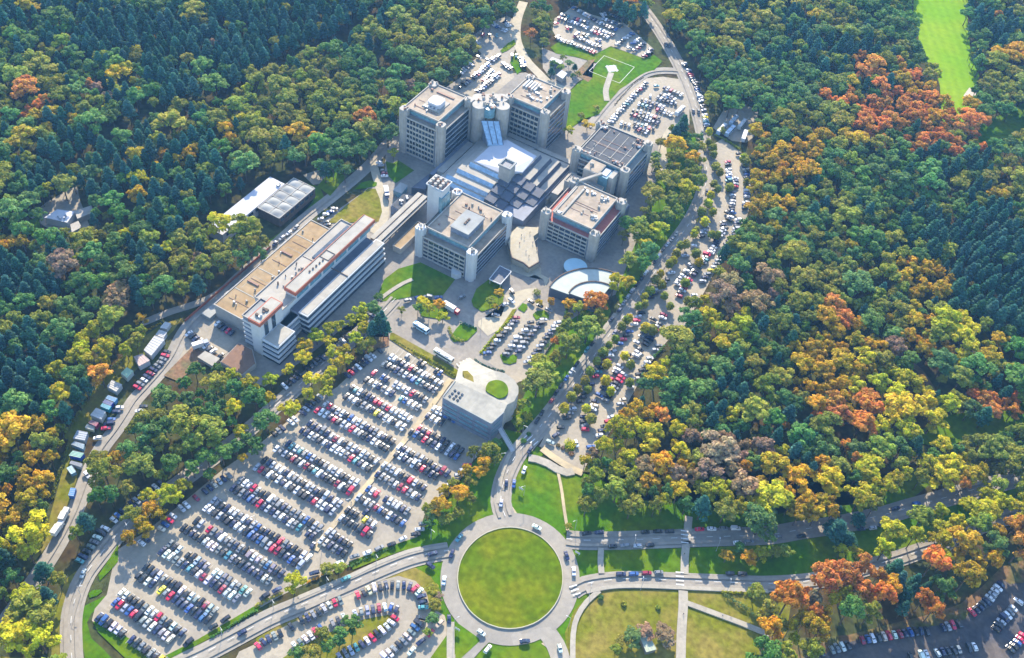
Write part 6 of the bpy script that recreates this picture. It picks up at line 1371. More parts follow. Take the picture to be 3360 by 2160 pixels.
# ------------------------------------------------------------------ vehicles
def paintmat():
    m = mat('car_paint', (1,1,1), .28, .03, 2.0, spec=.5, obj=True); m.node_tree.nodes['Principled BSDF'].inputs['Coat Weight'].default_value = .4; return m
PAINT = paintmat(); CARGLASS = glassmat('car_glass', (.02,.03,.04), .08); TYRE = mat('tyre_rubber', (.02,.02,.022), .8, .1, 3)
STY = { # x stations: (x, half width, z floor, z shoulder, roof half width, z roof)
 'hatchback': [(-2.05,.70,.35,.75,.66,.80),(-1.95,.86,.25,.92,.60,1.02),(-1.55,.89,.22,.95,.66,1.42),(-.9,.90,.22,.95,.70,1.50),(.25,.90,.22,.93,.69,1.46),(1.05,.89,.22,.90,.80,.97),(1.75,.86,.25,.78,.74,.84),(2.05,.72,.35,.62,.62,.68)],
 'saloon': [(-2.3,.70,.35,.72,.64,.78),(-2.2,.86,.25,.90,.72,.95),(-1.6,.89,.22,.93,.70,1.00),(-1.0,.90,.22,.94,.66,1.40),(-.3,.90,.22,.94,.69,1.46),(.35,.90,.22,.92,.67,1.42),(1.1,.89,.22,.88,.80,.95),(2.0,.86,.25,.76,.72,.82),(2.3,.72,.35,.60,.6,.66)],
 'estate car': [(-2.3,.72,.35,.75,.68,.85),(-2.2,.88,.25,.95,.64,1.20),(-1.9,.90,.22,.97,.68,1.50),(-.9,.90,.22,.97,.70,1.54),(.35,.90,.22,.94,.68,1.48),(1.1,.89,.22,.91,.80,.98),(2.0,.86,.25,.79,.72,.86),(2.3,.72,.35,.62,.6,.68)],
 'van': [(-2.4,.86,.35,1.1,.80,1.85),(-2.35,.93,.28,1.15,.86,1.98),(-1.0,.95,.26,1.15,.88,2.02),(.6,.95,.26,1.12,.86,1.96),(1.35,.94,.26,1.05,.84,1.16),(2.2,.90,.28,.88,.76,.95),(2.45,.76,.35,.66,.62,.74)]}
def loft(st):
    vs = []; fs = []
    for x,w,z0,z1,wr,zr in st: vs += [(x,-w,z0),(x,-w,z1),(x,-wr,zr),(x,wr,zr),(x,w,z1),(x,w,z0)]
    for i in range(len(st)-1):
        for j in range(6): a = i*6+j; b = i*6+(j+1)%6; fs.append((a,b,b+6,a+6))
    fs.append(tuple(range(6))); fs.append(tuple(range((len(st)-1)*6+5,(len(st)-1)*6-1,-1))); return vs,fs
def carparts(sty):
    st = STY[sty]; zr = max(s[5] for s in st); hi = [i for i,s in enumerate(st) if s[5] > zr-.2]; a,b = hi[0],hi[-1]
    def end(i,j,e):       # windscreen between station i (low) and j (roof)
        s,t = st[i],st[j]; f0,f1 = .18,.86
        def p(f,sg): return (s[0]+(t[0]-s[0])*f+e*.03, sg*((s[4]+(t[4]-s[4])*f)-.06), s[5]+(t[5]-s[5])*f+.03)
        return [p(f0,-1),p(f0,1),p(f1,1),p(f1,-1)]
    wins = {'windscreen':[end(b+1,b,1)],'rear_window':[end(a-1,a,-1)]}
    sides = []
    for sg in (-1,1):
        P = []
        for i,f in ((a,.2),(b,.2)): s = st[i]; P.append((s[0]+(-.25 if i == a else .3),sg*(s[1]+(s[4]-s[1])*f+.02),s[3]+(s[5]-s[3])*f))
        for i,f in ((b,.86),(a,.86)): s = st[i]; P.append((s[0],sg*(s[1]+(s[4]-s[1])*f+.02),s[3]+(s[5]-s[3])*f))
        sides.append(P)
    return loft(st), wins['windscreen'][0], wins['rear_window'][0], sides
CARMESH = {}
def mesh_of(name, vs, fs, m, smooth=False):
    me = bpy.data.meshes.new(name); me.from_pydata([tuple(v) for v in vs],[],fs); me.materials.append(m)
    bm = bmesh.new(); bm.from_mesh(me); bmesh.ops.recalc_face_normals(bm,faces=bm.faces); bm.to_mesh(me); bm.free()
    if smooth: me.polygons.foreach_set('use_smooth',[True]*len(me.polygons))
    return me
def wheelmesh():
    vs = []; fs = []; n = 12
    for y in (-.11,.11): vs += [(.32*math.cos(2*math.pi*i/n),y,.32*math.sin(2*math.pi*i/n)) for i in range(n)]
    fs = [tuple(range(n)),tuple(range(2*n-1,n-1,-1))]+[(i,(i+1)%n,n+(i+1)%n,n+i) for i in range(n)]
    return mesh_of('wheel',vs,fs,TYRE)
WHEEL = wheelmesh()
for sty in STY:
    (bv,bf),ws_,rw,sd_ = carparts(sty)
    CARMESH[sty] = [('body',mesh_of('body',bv,bf,PAINT)),('windscreen',mesh_of('windscreen',ws_,[(0,1,2,3)],CARGLASS)),('rear_window',mesh_of('rear_window',rw,[(0,1,2,3)],CARGLASS)),('side_window',mesh_of('side_window',sd_[0],[(0,1,2,3)],CARGLASS)),('side_window',mesh_of('side_window',sd_[1],[(0,1,2,3)],CARGLASS))]
COL = {'white':(.50,.50,.50),'silver':(.28,.29,.31),'grey':(.14,.145,.15),'black':(.014,.015,.018),'navy':(.014,.02,.055),'blue':(.025,.075,.22),'red':(.40,.012,.045),'dark red':(.19,.01,.03),'yellow':(.62,.50,.02),'teal':(.06,.19,.21),'beige':(.42,.36,.28),'dark':(.025,.027,.03)}
COLW = [('white',19),('silver',12),('grey',15),('black',25),('navy',17),('blue',6),('red',6),('dark red',2.0),('yellow',.6),('teal',2.2),('beige',2)]
def pick(): return rnd.choices([c for c,_ in COLW],[w for _,w in COLW])[0]
ORD = 'first second third fourth fifth sixth seventh eighth ninth tenth eleventh twelfth thirteenth fourteenth fifteenth sixteenth seventeenth eighteenth nineteenth twentieth'.split()
ORD += ['twenty-'+o for o in ORD[:9]]+['thirtieth']+['thirty-'+o for o in ORD[:9]]+['fortieth']+['forty-'+o for o in ORD[:9]]+['fiftieth']+[a+'-'+o for a in ('fifty',) for o in ORD[:9]]+['sixtieth']+['sixty-'+o for o in ORD[:9]]+['seventieth']+['seventy-'+o for o in ORD[:9]]
def car(name, sty, col, x, y, hd, label, group, wheels=False):
    t = empty(name,(x,y,.02+zlev[0]),hd); t.scale = (.95,.93,.95); tag(t,label,'van' if sty == 'van' else 'car',group)
    for nm,me in CARMESH[sty]:
        o = bpy.data.objects.new(nm,me); S.collection.objects.link(o); o.parent = t
        if nm == 'body': o.color = (*[min(1,max(0,c*rnd.uniform(.85,1.12))) for c in COL[col]],1)
    if wheels:
        for wx in (-1.3,1.32):
            for wy in (-.82,.82):
                o = bpy.data.objects.new('wheel',WHEEL); S.collection.objects.link(o); o.parent = t; o.location = (wx,wy,.32)
    return t
CARS = []     # (depth, x, y, heading, colour, style, label, group, wheels)
def style(): return rnd.choices(['hatchback','saloon','estate car','van'],[48,18,28,5])[0]
def add(x, y, hd, lab, grp, col=None, sty=None, wheels=False, first=False):
    fx,fy,d = project(x,y,.7)
    if not (-.02 < fx < 1.02 and -.02 < fy < 1.03): return
    CARS.append((0 if first else d,x,y,hd,col or pick(),sty or style(),lab,grp,wheels))
for txt,col,x,y,hd in MOVING: add(x,y,hd,txt,'cars driving on the roads',col,rnd.choice(['hatchback','saloon','estate car']),True,True)
for txt,y,x0,x1,fill in GRID:
    n = max(1,round((x1-x0)/2.5)); k = 0
    for i in range(n+1):
        if rnd.random() > (.985 if fill > .9 else fill): continue
        k += 1; x = x0+(x1-x0)*i/n
        add(x+rnd.uniform(-.15,.15), y+rnd.uniform(-.12,.12), math.pi/2*(1 if rnd.random()<.5 else -1)+rnd.uniform(-.03,.03), f'{ORD[k-1]} from the left end, {txt}', 'cars parked in the large car park')
HR = math.atan2(AXES[0][1],AXES[0][0])+.18
for txt,kind,fill,pts in ROWS:
    L = [Vector(p) for p in pts]; acc = 0.0; k = 0; nxt = 1.0
    pa,pb = project(pts[0][0],pts[0][1],.7),project(pts[-1][0],pts[-1][1],.7)
    ends = ('left' if pa[0] < pb[0] else 'right') if abs(pa[0]-pb[0]) > abs(pa[1]-pb[1])*.6 else ('far' if pa[1] < pb[1] else 'near')
    for a,b in zip(L[:-1],L[1:]):
        d = b-a; ln = d.length
        if ln < .01: continue
        an = math.atan2(d.y,d.x)
        hd = an if kind == 'p' else (HR if kind == 'h' else an+math.pi/2)
        step = 5.6 if kind == 'p' else 2.5/max(.45,abs(math.sin(hd-an)))
        while nxt <= acc+ln:
            p = a+d*((nxt-acc)/ln); nxt += step
            if rnd.random() < fill:
                k += 1; add(p.x+rnd.uniform(-.12,.12),p.y+rnd.uniform(-.12,.12),hd+(math.pi if rnd.random()<.4 else 0)+rnd.uniform(-.04,.04),f'{ORD[min(k,50)-1]} from the {ends} end, {txt}','cars parked in '+txt if kind != 'p' else 'cars parked by the kerb, '+txt)
        acc += ln
CARS.sort(key=lambda c: c[0])
NIND = 300
def carlabel(c):
    lab = f'{c[4]} {c[5]}, {c[6]}'
    w = lab.split()
    lab = ' '.join(lab.replace(' - ',' ').split())
    import re as _re
    n_ = lambda t: len(_re.findall(r"[A-Za-z0-9][A-Za-z0-9'\u2019-]*",t))
    if n_(lab) > 16: lab = lab.replace(' from the left end',' from left').replace(' from the right end',' from right').replace(' from the far end',' from far end').replace(' from the near end',' from near end')
    if n_(lab) > 16: lab = lab.replace('the ','')
    if n_(lab) > 16: print('LONG',lab)
    return lab
kept = []; stuffcars = []
for c in CARS:
    if any((c[1]-q[1])**2+(c[2]-q[2])**2 < 2.6 for q in kept if q[0] != c[0] or True) and False: continue
    kept.append(c)
# drop cars that overlap
cells = {}; final = []
for c in kept:
    ok = True; kx,ky = int(c[1]//5),int(c[2]//5)
    for ax in (-1,0,1):
        for ay in (-1,0,1):
            for q in cells.get((kx+ax,ky+ay),()):
                dx,dy = q[1]-c[1],q[2]-c[2]; ca,sa = math.cos(c[3]),math.sin(c[3])
                if abs(dx*ca+dy*sa) < 3.9 and abs(-dx*sa+dy*ca) < 1.8: ok = False
    if ok: cells.setdefault((kx,ky),[]).append(c); final.append(c)
for i,c in enumerate(final[:NIND]): car('van' if c[5] == 'van' else ('driven_car' if c[0] == 0 else 'parked_car'),c[5],c[4],c[1],c[2],c[3],carlabel(c),c[7],c[8] or i < 90)
# the far cars as one object
V = []; F = []; FM = []; FC = []; base = 0
TP = {}
for sty in STY:
    (bv,bf),ws_,rw,sd_ = carparts(sty); vs = list(bv); fs = [(f,0) for f in bf]
    for qd in (ws_,rw,*sd_): k = len(vs); vs += qd; fs.append(((k,k+1,k+2,k+3),1))
    TP[sty] = (np.array(vs)*np.array([.95,.93,.95]),fs)
for c in final[NIND:]:
    vs,fs = TP[c[5]]; ca,sa = math.cos(c[3]),math.sin(c[3]); P = np.empty_like(vs); P[:,0] = vs[:,0]*ca-vs[:,1]*sa+c[1]; P[:,1] = vs[:,0]*sa+vs[:,1]*ca+c[2]; P[:,2] = vs[:,2]+.02+zlev[0]
    V.append(P); k = rnd.uniform(.85,1.12); col = [min(1,q*k) for q in COL[c[4]]]
    for f,m in fs: F.append(tuple(i+base for i in f)); FM.append(m); FC.append(col)
    base += len(vs)
me = bpy.data.meshes.new('distant_cars'); me.from_pydata(np.concatenate(V).tolist(),[],F)
at = me.attributes.new('paint','FLOAT_COLOR','FACE'); at.data.foreach_set('color',np.array([(*c,1) for c in FC],dtype=np.float32).ravel())
pm = mat('far_car_paint',(1,1,1),.28,.03,2.0,spec=.5); nn = pm.node_tree.nodes; an = nn.new('ShaderNodeAttribute'); an.attribute_name = 'paint'
for l in list(pm.node_tree.links):
    if l.from_node.type == 'RGB': pm.node_tree.links.new(an.outputs['Color'],l.to_socket)
me.materials.append(pm); me.materials.append(CARGLASS); me.polygons.foreach_set('material_index',FM)
bm = bmesh.new(); bm.from_mesh(me); bmesh.ops.recalc_face_normals(bm,faces=bm.faces); bm.to_mesh(me); bm.free()
tag(link(bpy.data.objects.new('distant_cars',me)),'mass of cars filling the farther parking lines','cars',kind='stuff')
# buses, trucks, site huts
def along(p, q): return (p[0]+q[0])/2,(p[1]+q[1])/2,math.atan2(q[1]-p[1],q[0]-p[0])
def bus(p, q, col, label, L=11.5):
    x,y,h = along(p,q); t = tag(empty('bus',(x,y,.1+zlev[0]),h),label,'bus')
    m = mat('bus_paint',col,.4,.04,1.0,spec=.5)
    MB().box(-L/2,L/2,-1.25,1.25,.35,2.95).build('body',m,t); MB().box(-L/2+.2,L/2-.2,-1.15,1.15,2.95,3.1).build('roof',W['white'] if col[0] > .3 else m,t)
    for s in (-1,1): MB().box(-L/2+.5,L/2-.5,s*1.26-.02,s*1.26+.02,1.4,2.5).build('side_window',CARGLASS,t)
    MB().box(L/2,L/2+.04,-1.1,1.1,1.2,2.7).build('windscreen',CARGLASS,t)
    for k in (-.25,.2): MB().box(L*k-.8,L*k+.8,-.7,.7,3.1,3.35).build('roof_unit',W['greymetal'],t)
    for wx in (-L*.3,L*.32):
        for wy in (-1.1,1.1):
            o = link(bpy.data.objects.new('wheel',WHEEL),t); o.location = (wx,wy,.48); o.scale = (1.5,1.5,1.5)
bus((-22.6,-37),(-13.5,-37.8),(.62,.58,.46),'cream bus standing on the street above the yellow hedge')
bus((-41.2,-27.8),(-34.9,-28.4),(.30,.45,.52),'pale blue bus at the shaded bus stand above the street',9)
bus((22.5,219),(23,230),(.35,.45,.55),'pale blue coach at the forest edge of the bus yard',11)
bus((27.7,221),(28.3,231),(.30,.38,.46),'grey coach second from the forest edge in the bus yard',11)
bus((25.4,232.5),(25.6,243),(.30,.36,.42),'grey coach behind the pale blue one in the bus yard',10)
bus((31.5,233),(31.8,242),(.33,.36,.36),'dull coach deepest in the shaded bus yard',10)
bus((-7.9,220.5),(-7.1,231),(.62,.62,.6),'white coach at the edge of the helipad car park',10)
def truck(p, q, cab, box, label, L=9):
    box = tuple(c*.68 for c in box); cab = tuple(c*.7 for c in cab); x,y,h = along(p,q); t = tag(empty('truck',(x,y,.1+zlev[0]),h),label,'truck')
    MB().box(-L/2,L/2-2.6,-1.25,1.25,.9,3.5).build('cargo_box',mat('truck_box',box,.5,.05,1),t)
    MB().prism([(L/2-2.3,-1.2),(L/2-.2,-1.2),(L/2,-.9),(L/2,.9),(L/2-.2,1.2),(L/2-2.3,1.2)],.5,2.8).build('cab',mat('truck_cab',cab,.35,.05,1,spec=.5),t)
    MB().box(L/2,L/2+.05,-1,1,1.6,2.5).build('windscreen',CARGLASS,t); MB().box(-L/2+.2,L/2-.4,-.5,.5,.5,.9).build('chassis',TYRE,t)
    for wx in (-L*.36,-L*.22,L*.36):
        for wy in (-1.05,1.05):
            o = link(bpy.data.objects.new('wheel',WHEEL),t); o.location = (wx,wy,.5); o.scale = (1.5,1.6,1.5)
truck((-37.4,-7.4),(-28,-8.2),(.5,.03,.04),(.7,.7,.68),'white box truck with a red cab beside the yellow trees',10)
truck((-116.2,51),(-110.5,44.5),(.2,.22,.35),(.7,.68,.66),'white delivery truck unloading beside the glazed pavilion',8)
truck((39,220),(36.4,233),(.7,.7,.68),(.72,.72,.72),'white truck alone on the right of the bus yard',11)
truck((-98.8,-215.4),(-100.2,-209.8),(.6,.6,.58),(.72,.71,.68),'white trailer truck parked on the service road verge, lower of two',7)
truck((-101.2,-208.6),(-103.2,-203.8),(.6,.6,.58),(.68,.66,.62),'pale trailer truck parked on the service road verge, upper of two',6.5)
truck((-122.3,-103),(-119.2,-97.5),(.3,.33,.4),(.68,.66,.64),'white truck with a dark cab in the service yard by the huts',8)
def hut(P, h, wallc, roofc, label, name='site_hut', bars=4):
    x = sum(p[0] for p in P)/len(P); y = sum(p[1] for p in P)/len(P); T = thing(name,label,'container' if name == 'container' else 'hut',x,y)
    wallc = tuple(c*.68 for c in wallc); roofc = tuple(c*.68 for c in roofc); P = ccw(P); MB().prism(P,0,h-.12).build('wall',mat('hut_wall',wallc,.6,.08,1),T); MB().prism([(x+(p[0]-x)*1.04,y+(p[1]-y)*1.04) for p in P],h-.12,h+.06).build('roof',mat('hut_roof',roofc,.7,.08,.8),T)
    a,b = P[0],P[1]; c,d = P[3],P[2]
    for i in range(bars+1):
        f = i/bars; MB().bar((a[0]+(b[0]-a[0])*f,a[1]+(b[1]-a[1])*f,h+.1),(c[0]+(d[0]-c[0])*f,c[1]+(d[1]-c[1])*f,h+.1),.12,.14).build('roof_rib',W['greymetal'],T)
    for f in (.3,.7):
        q = Vector(b).lerp(Vector(d),f); dr = (Vector(d)-Vector(b)).normalized(); MB().bar((*(q-dr*.6),h*.58),(*(q+dr*.6),h*.58),.5,.8).build('window',W['glass'],T)
g_ = (.52,.52,.50)
hut([(-139.7,-119.0),(-142.0,-109.2),(-136.5,-108.2),(-134.4,-119.6)],3.4,(.55,.55,.53),(.50,.50,.49),'longest grey hut of the row beside the service road',bars=7)
hut([(-142.6,-108),(-143.4,-104.6),(-139.2,-103.8),(-138,-107.4)],2.8,g_,(.5,.49,.46),'small grey hut uphill of the longest grey hut')
hut([(-144.2,-103.2),(-144.9,-99),(-142,-98),(-141,-102)],2.6,g_,(.6,.58,.54),'pale hut topmost in the row beside the service road')
hut([(-140.5,-124.9),(-138.5,-121.2),(-132.8,-122.3),(-134.4,-127.8)],3.5,(.6,.55,.52),(.55,.40,.36),'hut with pink-stained roof below the longest grey hut')
hut([(-138.5,-135.6),(-138.8,-131.5),(-134.8,-131.4),(-134.1,-136.3)],3,(.55,.6,.52),(.42,.62,.40),'hut with pale green roof beside the service road')
hut([(-137.9,-145.3),(-138.8,-141.2),(-133.2,-140.5),(-132.3,-145.1)],3,g_,(.50,.50,.47),'grey ribbed hut just above the blue containers')
hut([(-133.6,-150.6),(-133.9,-148.6),(-129.2,-147.6),(-128.8,-149.8)],2.6,(.10,.30,.62),(.16,.45,.75),'light blue container uphill of the cyan one','container')
hut([(-133.2,-153.0),(-133.4,-151.2),(-128.9,-150.4),(-128.6,-152.2)],2.5,(.02,.05,.35),(.03,.08,.42),'dark blue container between the light blue and cyan ones','container')
hut([(-132.3,-155.3),(-132.5,-153.4),(-128.1,-152.6),(-127.6,-154.6)],2.6,(.02,.35,.5),(.05,.55,.68),'bright cyan container beside the service road','container')
hut([(-131.7,-161.8),(-132.6,-157.4),(-127.6,-156.5),(-125.9,-160.9)],3.2,(.58,.57,.52),(.52,.52,.49),'grey ribbed hut below the cyan container')
hut([(-129.6,-165.2),(-129.8,-163.6),(-125.9,-162.6),(-125.4,-164.8)],2.6,(.3,.03,.08),(.45,.03,.09),'crimson container below the grey ribbed huts','container')
hut([(-129.6,-167.7),(-130.3,-165.6),(-126.5,-164.9),(-125.3,-166.6)],1.6,(.5,.55,.4),(.60,.58,.45),'low cream skip container with green edge below the crimson one','container',2)
hut([(-128.5,-175.5),(-130.2,-171.3),(-125.7,-169.6),(-123.5,-173.5)],3,(.42,.46,.50),(.42,.46,.50),'blue-grey double hut in the lower part of the hut row')
hut([(-127,-178.2),(-127.1,-176.4),(-122.3,-175.0),(-120.9,-177.1)],2.6,(.3,.45,.5),(.36,.50,.56),'pale blue hut below the blue-grey double hut')
hut([(-123.2,-183.2),(-123.6,-180.4),(-118.7,-178.7),(-118.2,-181.4)],2.8,(.04,.10,.5),(.30,.58,.45),'royal blue hut with a green and pale roof')
hut([(-120.0,-186),(-120.4,-184.6),(-115.4,-183.1),(-114.7,-184.6)],2.4,(.5,.5,.5),(.5,.49,.46),'grey flat hut lowest of the hut row')
hut([(-108.0,-198.3),(-110,-195.0),(-108.0,-194),(-105.8,-197.4)],2.6,(.05,.16,.5),(.16,.34,.68),'blue container standing alone on the service road verge','container')
hut([(-103.4,-208.3),(-105.2,-203.4),(-103.9,-202.6),(-102.2,-207.6)],1.4,(.5,.48,.44),(.58,.56,.52),'low pallet stack shed on the service road verge',bars=6) if False else None
hut([(-119.4,-188.4),(-118.6,-186.2),(-114.6,-187.6),(-115.4,-189.6)],2.2,(.2,.35,.42),(.38,.55,.62),'teal van body beside the lowest hut','container',2)
# garden hut in the meadow
hut(HUTP,2.6,(.2,.18,.15),(.42,.46,.33),'low shed with pale green roof half hidden by bushes in the meadow',bars=3)
# ------------------------------------------------------------------ street lamps
lm = MB(); lm.tube(0,0,0,8.2,.11,.07,8)
LAMPM = [('pole',lm,W['greymetal'])]
a_ = MB().bar((0,0,8.1),(1.7,0,8.45),.09,.09); h_ = MB().prism([(1.3,-.14),(2.2,-.11),(2.2,.11),(1.3,.14)],8.36,8.5)
proto = None
for i,(x,y,hd,lab) in enumerate(LAMPS):
    if proto is None:
        t = empty('street_lamp',(x,y,0),hd); p = lm.build('pole',W['greymetal'],t); q = a_.build('arm',W['greymetal'],t); r = h_.build('lamp_head',W['white'],t); proto = [t,p,q,r]
    else:
        t = proto[0].copy(); S.collection.objects.link(t); t.location = (x,y,0); t.rotation_euler = (0,0,hd)
        for c in proto[1:]: o = c.copy(); S.collection.objects.link(o); o.parent = t
    tag(t,lab,'street lamp','street lamps')
# road sign boards and bollards near the roundabout
for i,(x,y,lab) in enumerate(SIGNS):
    T = thing('direction_sign',lab,'sign',x,y); MB().tube(x-.7,y,0,3.2,.06).build('post',W['greymetal'],T); MB().tube(x+.7,y,0,3.2,.06).build('post',W['greymetal'],T); MB().box(x-1.2,x+1.2,y-.04,y+.04,1.6,3.0).build('panel',W['white'],T)
# ------------------------------------------------------------------ hedges and shrubs
def leafmat(name):
    m = bpy.data.materials.new(name); m.use_nodes = True; n = m.node_tree.nodes; l = m.node_tree.links; b = n['Principled BSDF']
    b.inputs['Roughness'].default_value = .75; b.inputs['Specular IOR Level'].default_value = .15
    t = n.new('ShaderNodeAttribute'); t.attribute_type = 'INSTANCER'; t.attribute_name = 'tint'
    v = n.new('ShaderNodeAttribute'); v.attribute_name = 'leafvar'
    hs = n.new('ShaderNodeHueSaturation'); l.new(t.outputs['Color'],hs.inputs['Color'])
    h1 = n.new('ShaderNodeMapRange'); h1.inputs[3].default_value = .475; h1.inputs[4].default_value = .53; l.new(v.outputs['Fac'],h1.inputs[0]); l.new(h1.outputs[0],hs.inputs['Hue'])
    v2 = n.new('ShaderNodeAttribute'); v2.attribute_name = 'leafval'
    h2 = n.new('ShaderNodeMapRange'); h2.inputs[3].default_value = .62; h2.inputs[4].default_value = 1.45; l.new(v2.outputs['Fac'],h2.inputs[0]); l.new(h2.outputs[0],hs.inputs['Value'])
    l.new(hs.outputs[0],b.inputs['Base Color'])
    tr = n.new('ShaderNodeBsdfTranslucent'); l.new(hs.outputs[0],tr.inputs['Color']); mx = n.new('ShaderNodeMixShader'); mx.inputs[0].default_value = .38
    l.new(b.outputs[0],mx.inputs[1]); l.new(tr.outputs[0],mx.inputs[2]); l.new(mx.outputs[0],n['Material Output'].inputs['Surface'])
    return m
LEAF = leafmat('foliage'); BARK = mat('bark',(.09,.065,.045),.95,.3,.8)
def leaf_mesh(name, clumps, per, size, ref, seed):
    """clumps: list of (centre, radius); many leaf-sized quads on each clump. ref: nominal (r,r,h) the mesh is normalised by"""
    g = np.random.default_rng(seed); V = []; lv = []; la = []
    for c,r in clumps:
        d = g.normal(size=(per,3)); d /= np.linalg.norm(d,axis=1)[:,None]; d[:,2] = np.where(d[:,2] < -.35,-d[:,2],d[:,2])
        p = np.array(c)+d*r*g.uniform(.72,1.08,(per,1))*np.array([1,1,.85])
        nn = d+g.normal(size=(per,3))*.45; nn /= np.linalg.norm(nn,axis=1)[:,None]
        u = np.cross(nn,g.normal(size=(per,3))); u /= np.linalg.norm(u,axis=1)[:,None]; w = np.cross(nn,u)
        s = size*g.uniform(.6,1.3,(per,1)); a,b = u*s,w*s*.75
        V.append(np.stack([p-a-b*.4,p+a*.2-b,p+a+b*.3,p-a*.2+b],1).reshape(-1,3))
        c0 = g.uniform(); k0 = g.uniform(); lv.append(np.clip(c0*.6+g.uniform(0,.4,per),0,1)); la.append(np.clip(k0*.55+g.uniform(0,.45,per),0,1))
    V = np.concatenate(V)/np.array(ref); n = len(V)//4
    me = bpy.data.meshes.new(name); me.vertices.add(n*4); me.vertices.foreach_set('co',V.astype(np.float32).ravel()); me.loops.add(n*4); me.loops.foreach_set('vertex_index',np.arange(n*4,dtype=np.int32)); me.polygons.add(n); me.polygons.foreach_set('loop_start',np.arange(0,n*4,4,dtype=np.int32)); me.polygons.foreach_set('loop_total',np.full(n,4,dtype=np.int32)); me.update(calc_edges=True)
    me.attributes.new('leafvar','FLOAT','FACE').data.foreach_set('value',np.concatenate(lv).astype(np.float32)); me.attributes.new('leafval','FLOAT','FACE').data.foreach_set('value',np.concatenate(la).astype(np.float32))
    me.materials.append(LEAF); return me
def broad(seed, per=34, size=.40):
    g = np.random.default_rng(seed); C = []; R0,H0 = 4.2,15.0; nl = int(g.integers(6,11)); tall = g.uniform(.85,1.25)
    for i in range(nl):          # main limbs, each carrying a lobe of small clumps
        u = (i+.5)/nl; z = 1-1.45*u; ph = i*2.39996+g.uniform(-.7,.7); rr = math.sqrt(max(0,1-min(1,z*z))); k = g.uniform(.42,.78)
        c = np.array((R0*k*rr*math.cos(ph),R0*k*rr*math.sin(ph),9.4+z*4.4*k*tall)); lr = R0*g.uniform(.34,.52)
        for j in range(8):
            d = g.normal(size=3); d /= np.linalg.norm(d); d[2] = abs(d[2])*.9-.12
            C.append((tuple(c+d*lr*g.uniform(.55,1.0)),R0*g.uniform(.13,.25)))
        C.append((tuple(c),lr*.72))
    C.append(((0,0,9.0),R0*.5)); return leaf_mesh('crown',C,per,size,(R0,R0,H0),seed)
def conif(seed, nc=34, per=46, size=.42):
    g = np.random.default_rng(seed); C = []; R0,H0 = 3.3,18.0
    for i in range(nc):
        t = (i+.5)/nc; z = 7+10.6*t; rr = R0*(1-t)**.62*g.uniform(.55,.85); ph = i*2.39996
        C.append(((rr*math.cos(ph),rr*math.sin(ph),z),R0*(.16+.26*(1-t))))
    return leaf_mesh('crown',C,per,size,(R0,R0,H0),seed)
def young(seed):
    g = np.random.default_rng(seed); C = []
    for i in range(14):
        z = 1.9+4.2*(i+.5)/14; rr = 1.5*math.sin(math.pi*min(1,(z-1.0)/5.7))*.75; ph = i*2.4; C.append(((rr*math.cos(ph),rr*math.sin(ph),z),.85*g.uniform(.8,1.1)))
    return leaf_mesh('crown',C,64,.33,(1.9,1.9,6.6),seed)
def trunk_mesh(h_top, r, limbs, ref):
    b = MB(); b.tube(0,0,0,h_top*.55,r,r*.75,7); b.tube(0,0,h_top*.55,h_top,r*.75,r*.3,7)
    for i in range(limbs):
        a = i*2.4; z = h_top*(.5+.1*i); b.bar((0,0,z),(math.cos(a)*ref[0]*.5,math.sin(a)*ref[0]*.5,z+ref[2]*.17),r*.55,r*.55)
    me = bpy.data.meshes.new('trunk'); me.from_pydata([(x/ref[0],y/ref[1],z/ref[2]) for x,y,z in b.v],[],b.f); me.materials.append(BARK); me.update(); return me
BM = [broad(100+i) for i in range(9)]; CM = [conif(200+i) for i in range(4)]; YM = [young(300+i) for i in range(3)]
BT = trunk_mesh(11,.26,3,(4.2,4.2,15)); CT = trunk_mesh(16,.24,2,(3.3,3.3,18)); YT_ = trunk_mesh(5,.1,2,(1.9,1.9,6.6))
TC = {'C':(.042,.125,.078),'G':(.105,.195,.040),'O':(.225,.235,.026),'Y':(.38,.34,.012),'L':(.43,.265,.013),'R':(.50,.20,.035),'B':(.28,.19,.10)}
CN = {'C':'dark blue-green','G':'green','O':'olive','Y':'yellow','L':'golden-orange','R':'rust-red','B':'brown'}
def tint(t, g=rnd):
    c = TC[t]; k = g.uniform(.78,1.22); return (c[0]*k*g.uniform(.85,1.15),c[1]*k*g.uniform(.9,1.1),c[2]*k*g.uniform(.8,1.3))
# --- where the trees stand
pts = []
xs = np.arange(-560,420,1.0)
sp = 6.1
gx,gy = np.meshgrid(np.arange(-760,640,sp),np.arange(-360,760,sp*.866)); gx = gx+(np.arange(gx.shape[0])%2)[:,None]*sp*.5
X = (gx+nr.uniform(-2.0,2.0,gx.shape)).ravel(); Y = (gy+nr.uniform(-2.0,2.0,gy.shape)).ravel()
keep = np.zeros(X.shape,bool); belt = np.zeros(X.shape,bool); tallb = belt.copy()
for i,P in enumerate(CANOPY):
    q = inpoly(P,X,Y); prev = keep.copy(); keep |= q
    if i in (1,3,4,5,8,9,14,15):
        ed = segdist(list(P)+[P[0]],X,Y); keep &= ~(q & (ed < (2.4 if i == 1 else .6)) & ~prev); belt |= q & (i != 1)
    if i == 13: tallb |= q
for P in HOLES: keep &= ~inpoly(P,X,Y)
for wdt,P in GAPS: keep &= segdist(P,X,Y) > wdt/2
a = np.array(AXES); dx = np.stack([X-CAM[0],Y-CAM[1],np.full(X.shape,8-CAM[2])],1)@a.T; kk = 1.0492/-dx[:,2]
FX = .5+dx[:,0]*kk; FY = .5-dx[:,1]*kk*1.5556; DEP = -dx[:,2]
keep &= (FX > -.17)&(FX < 1.17)&(FY > -.12)&(FY < 1.10)
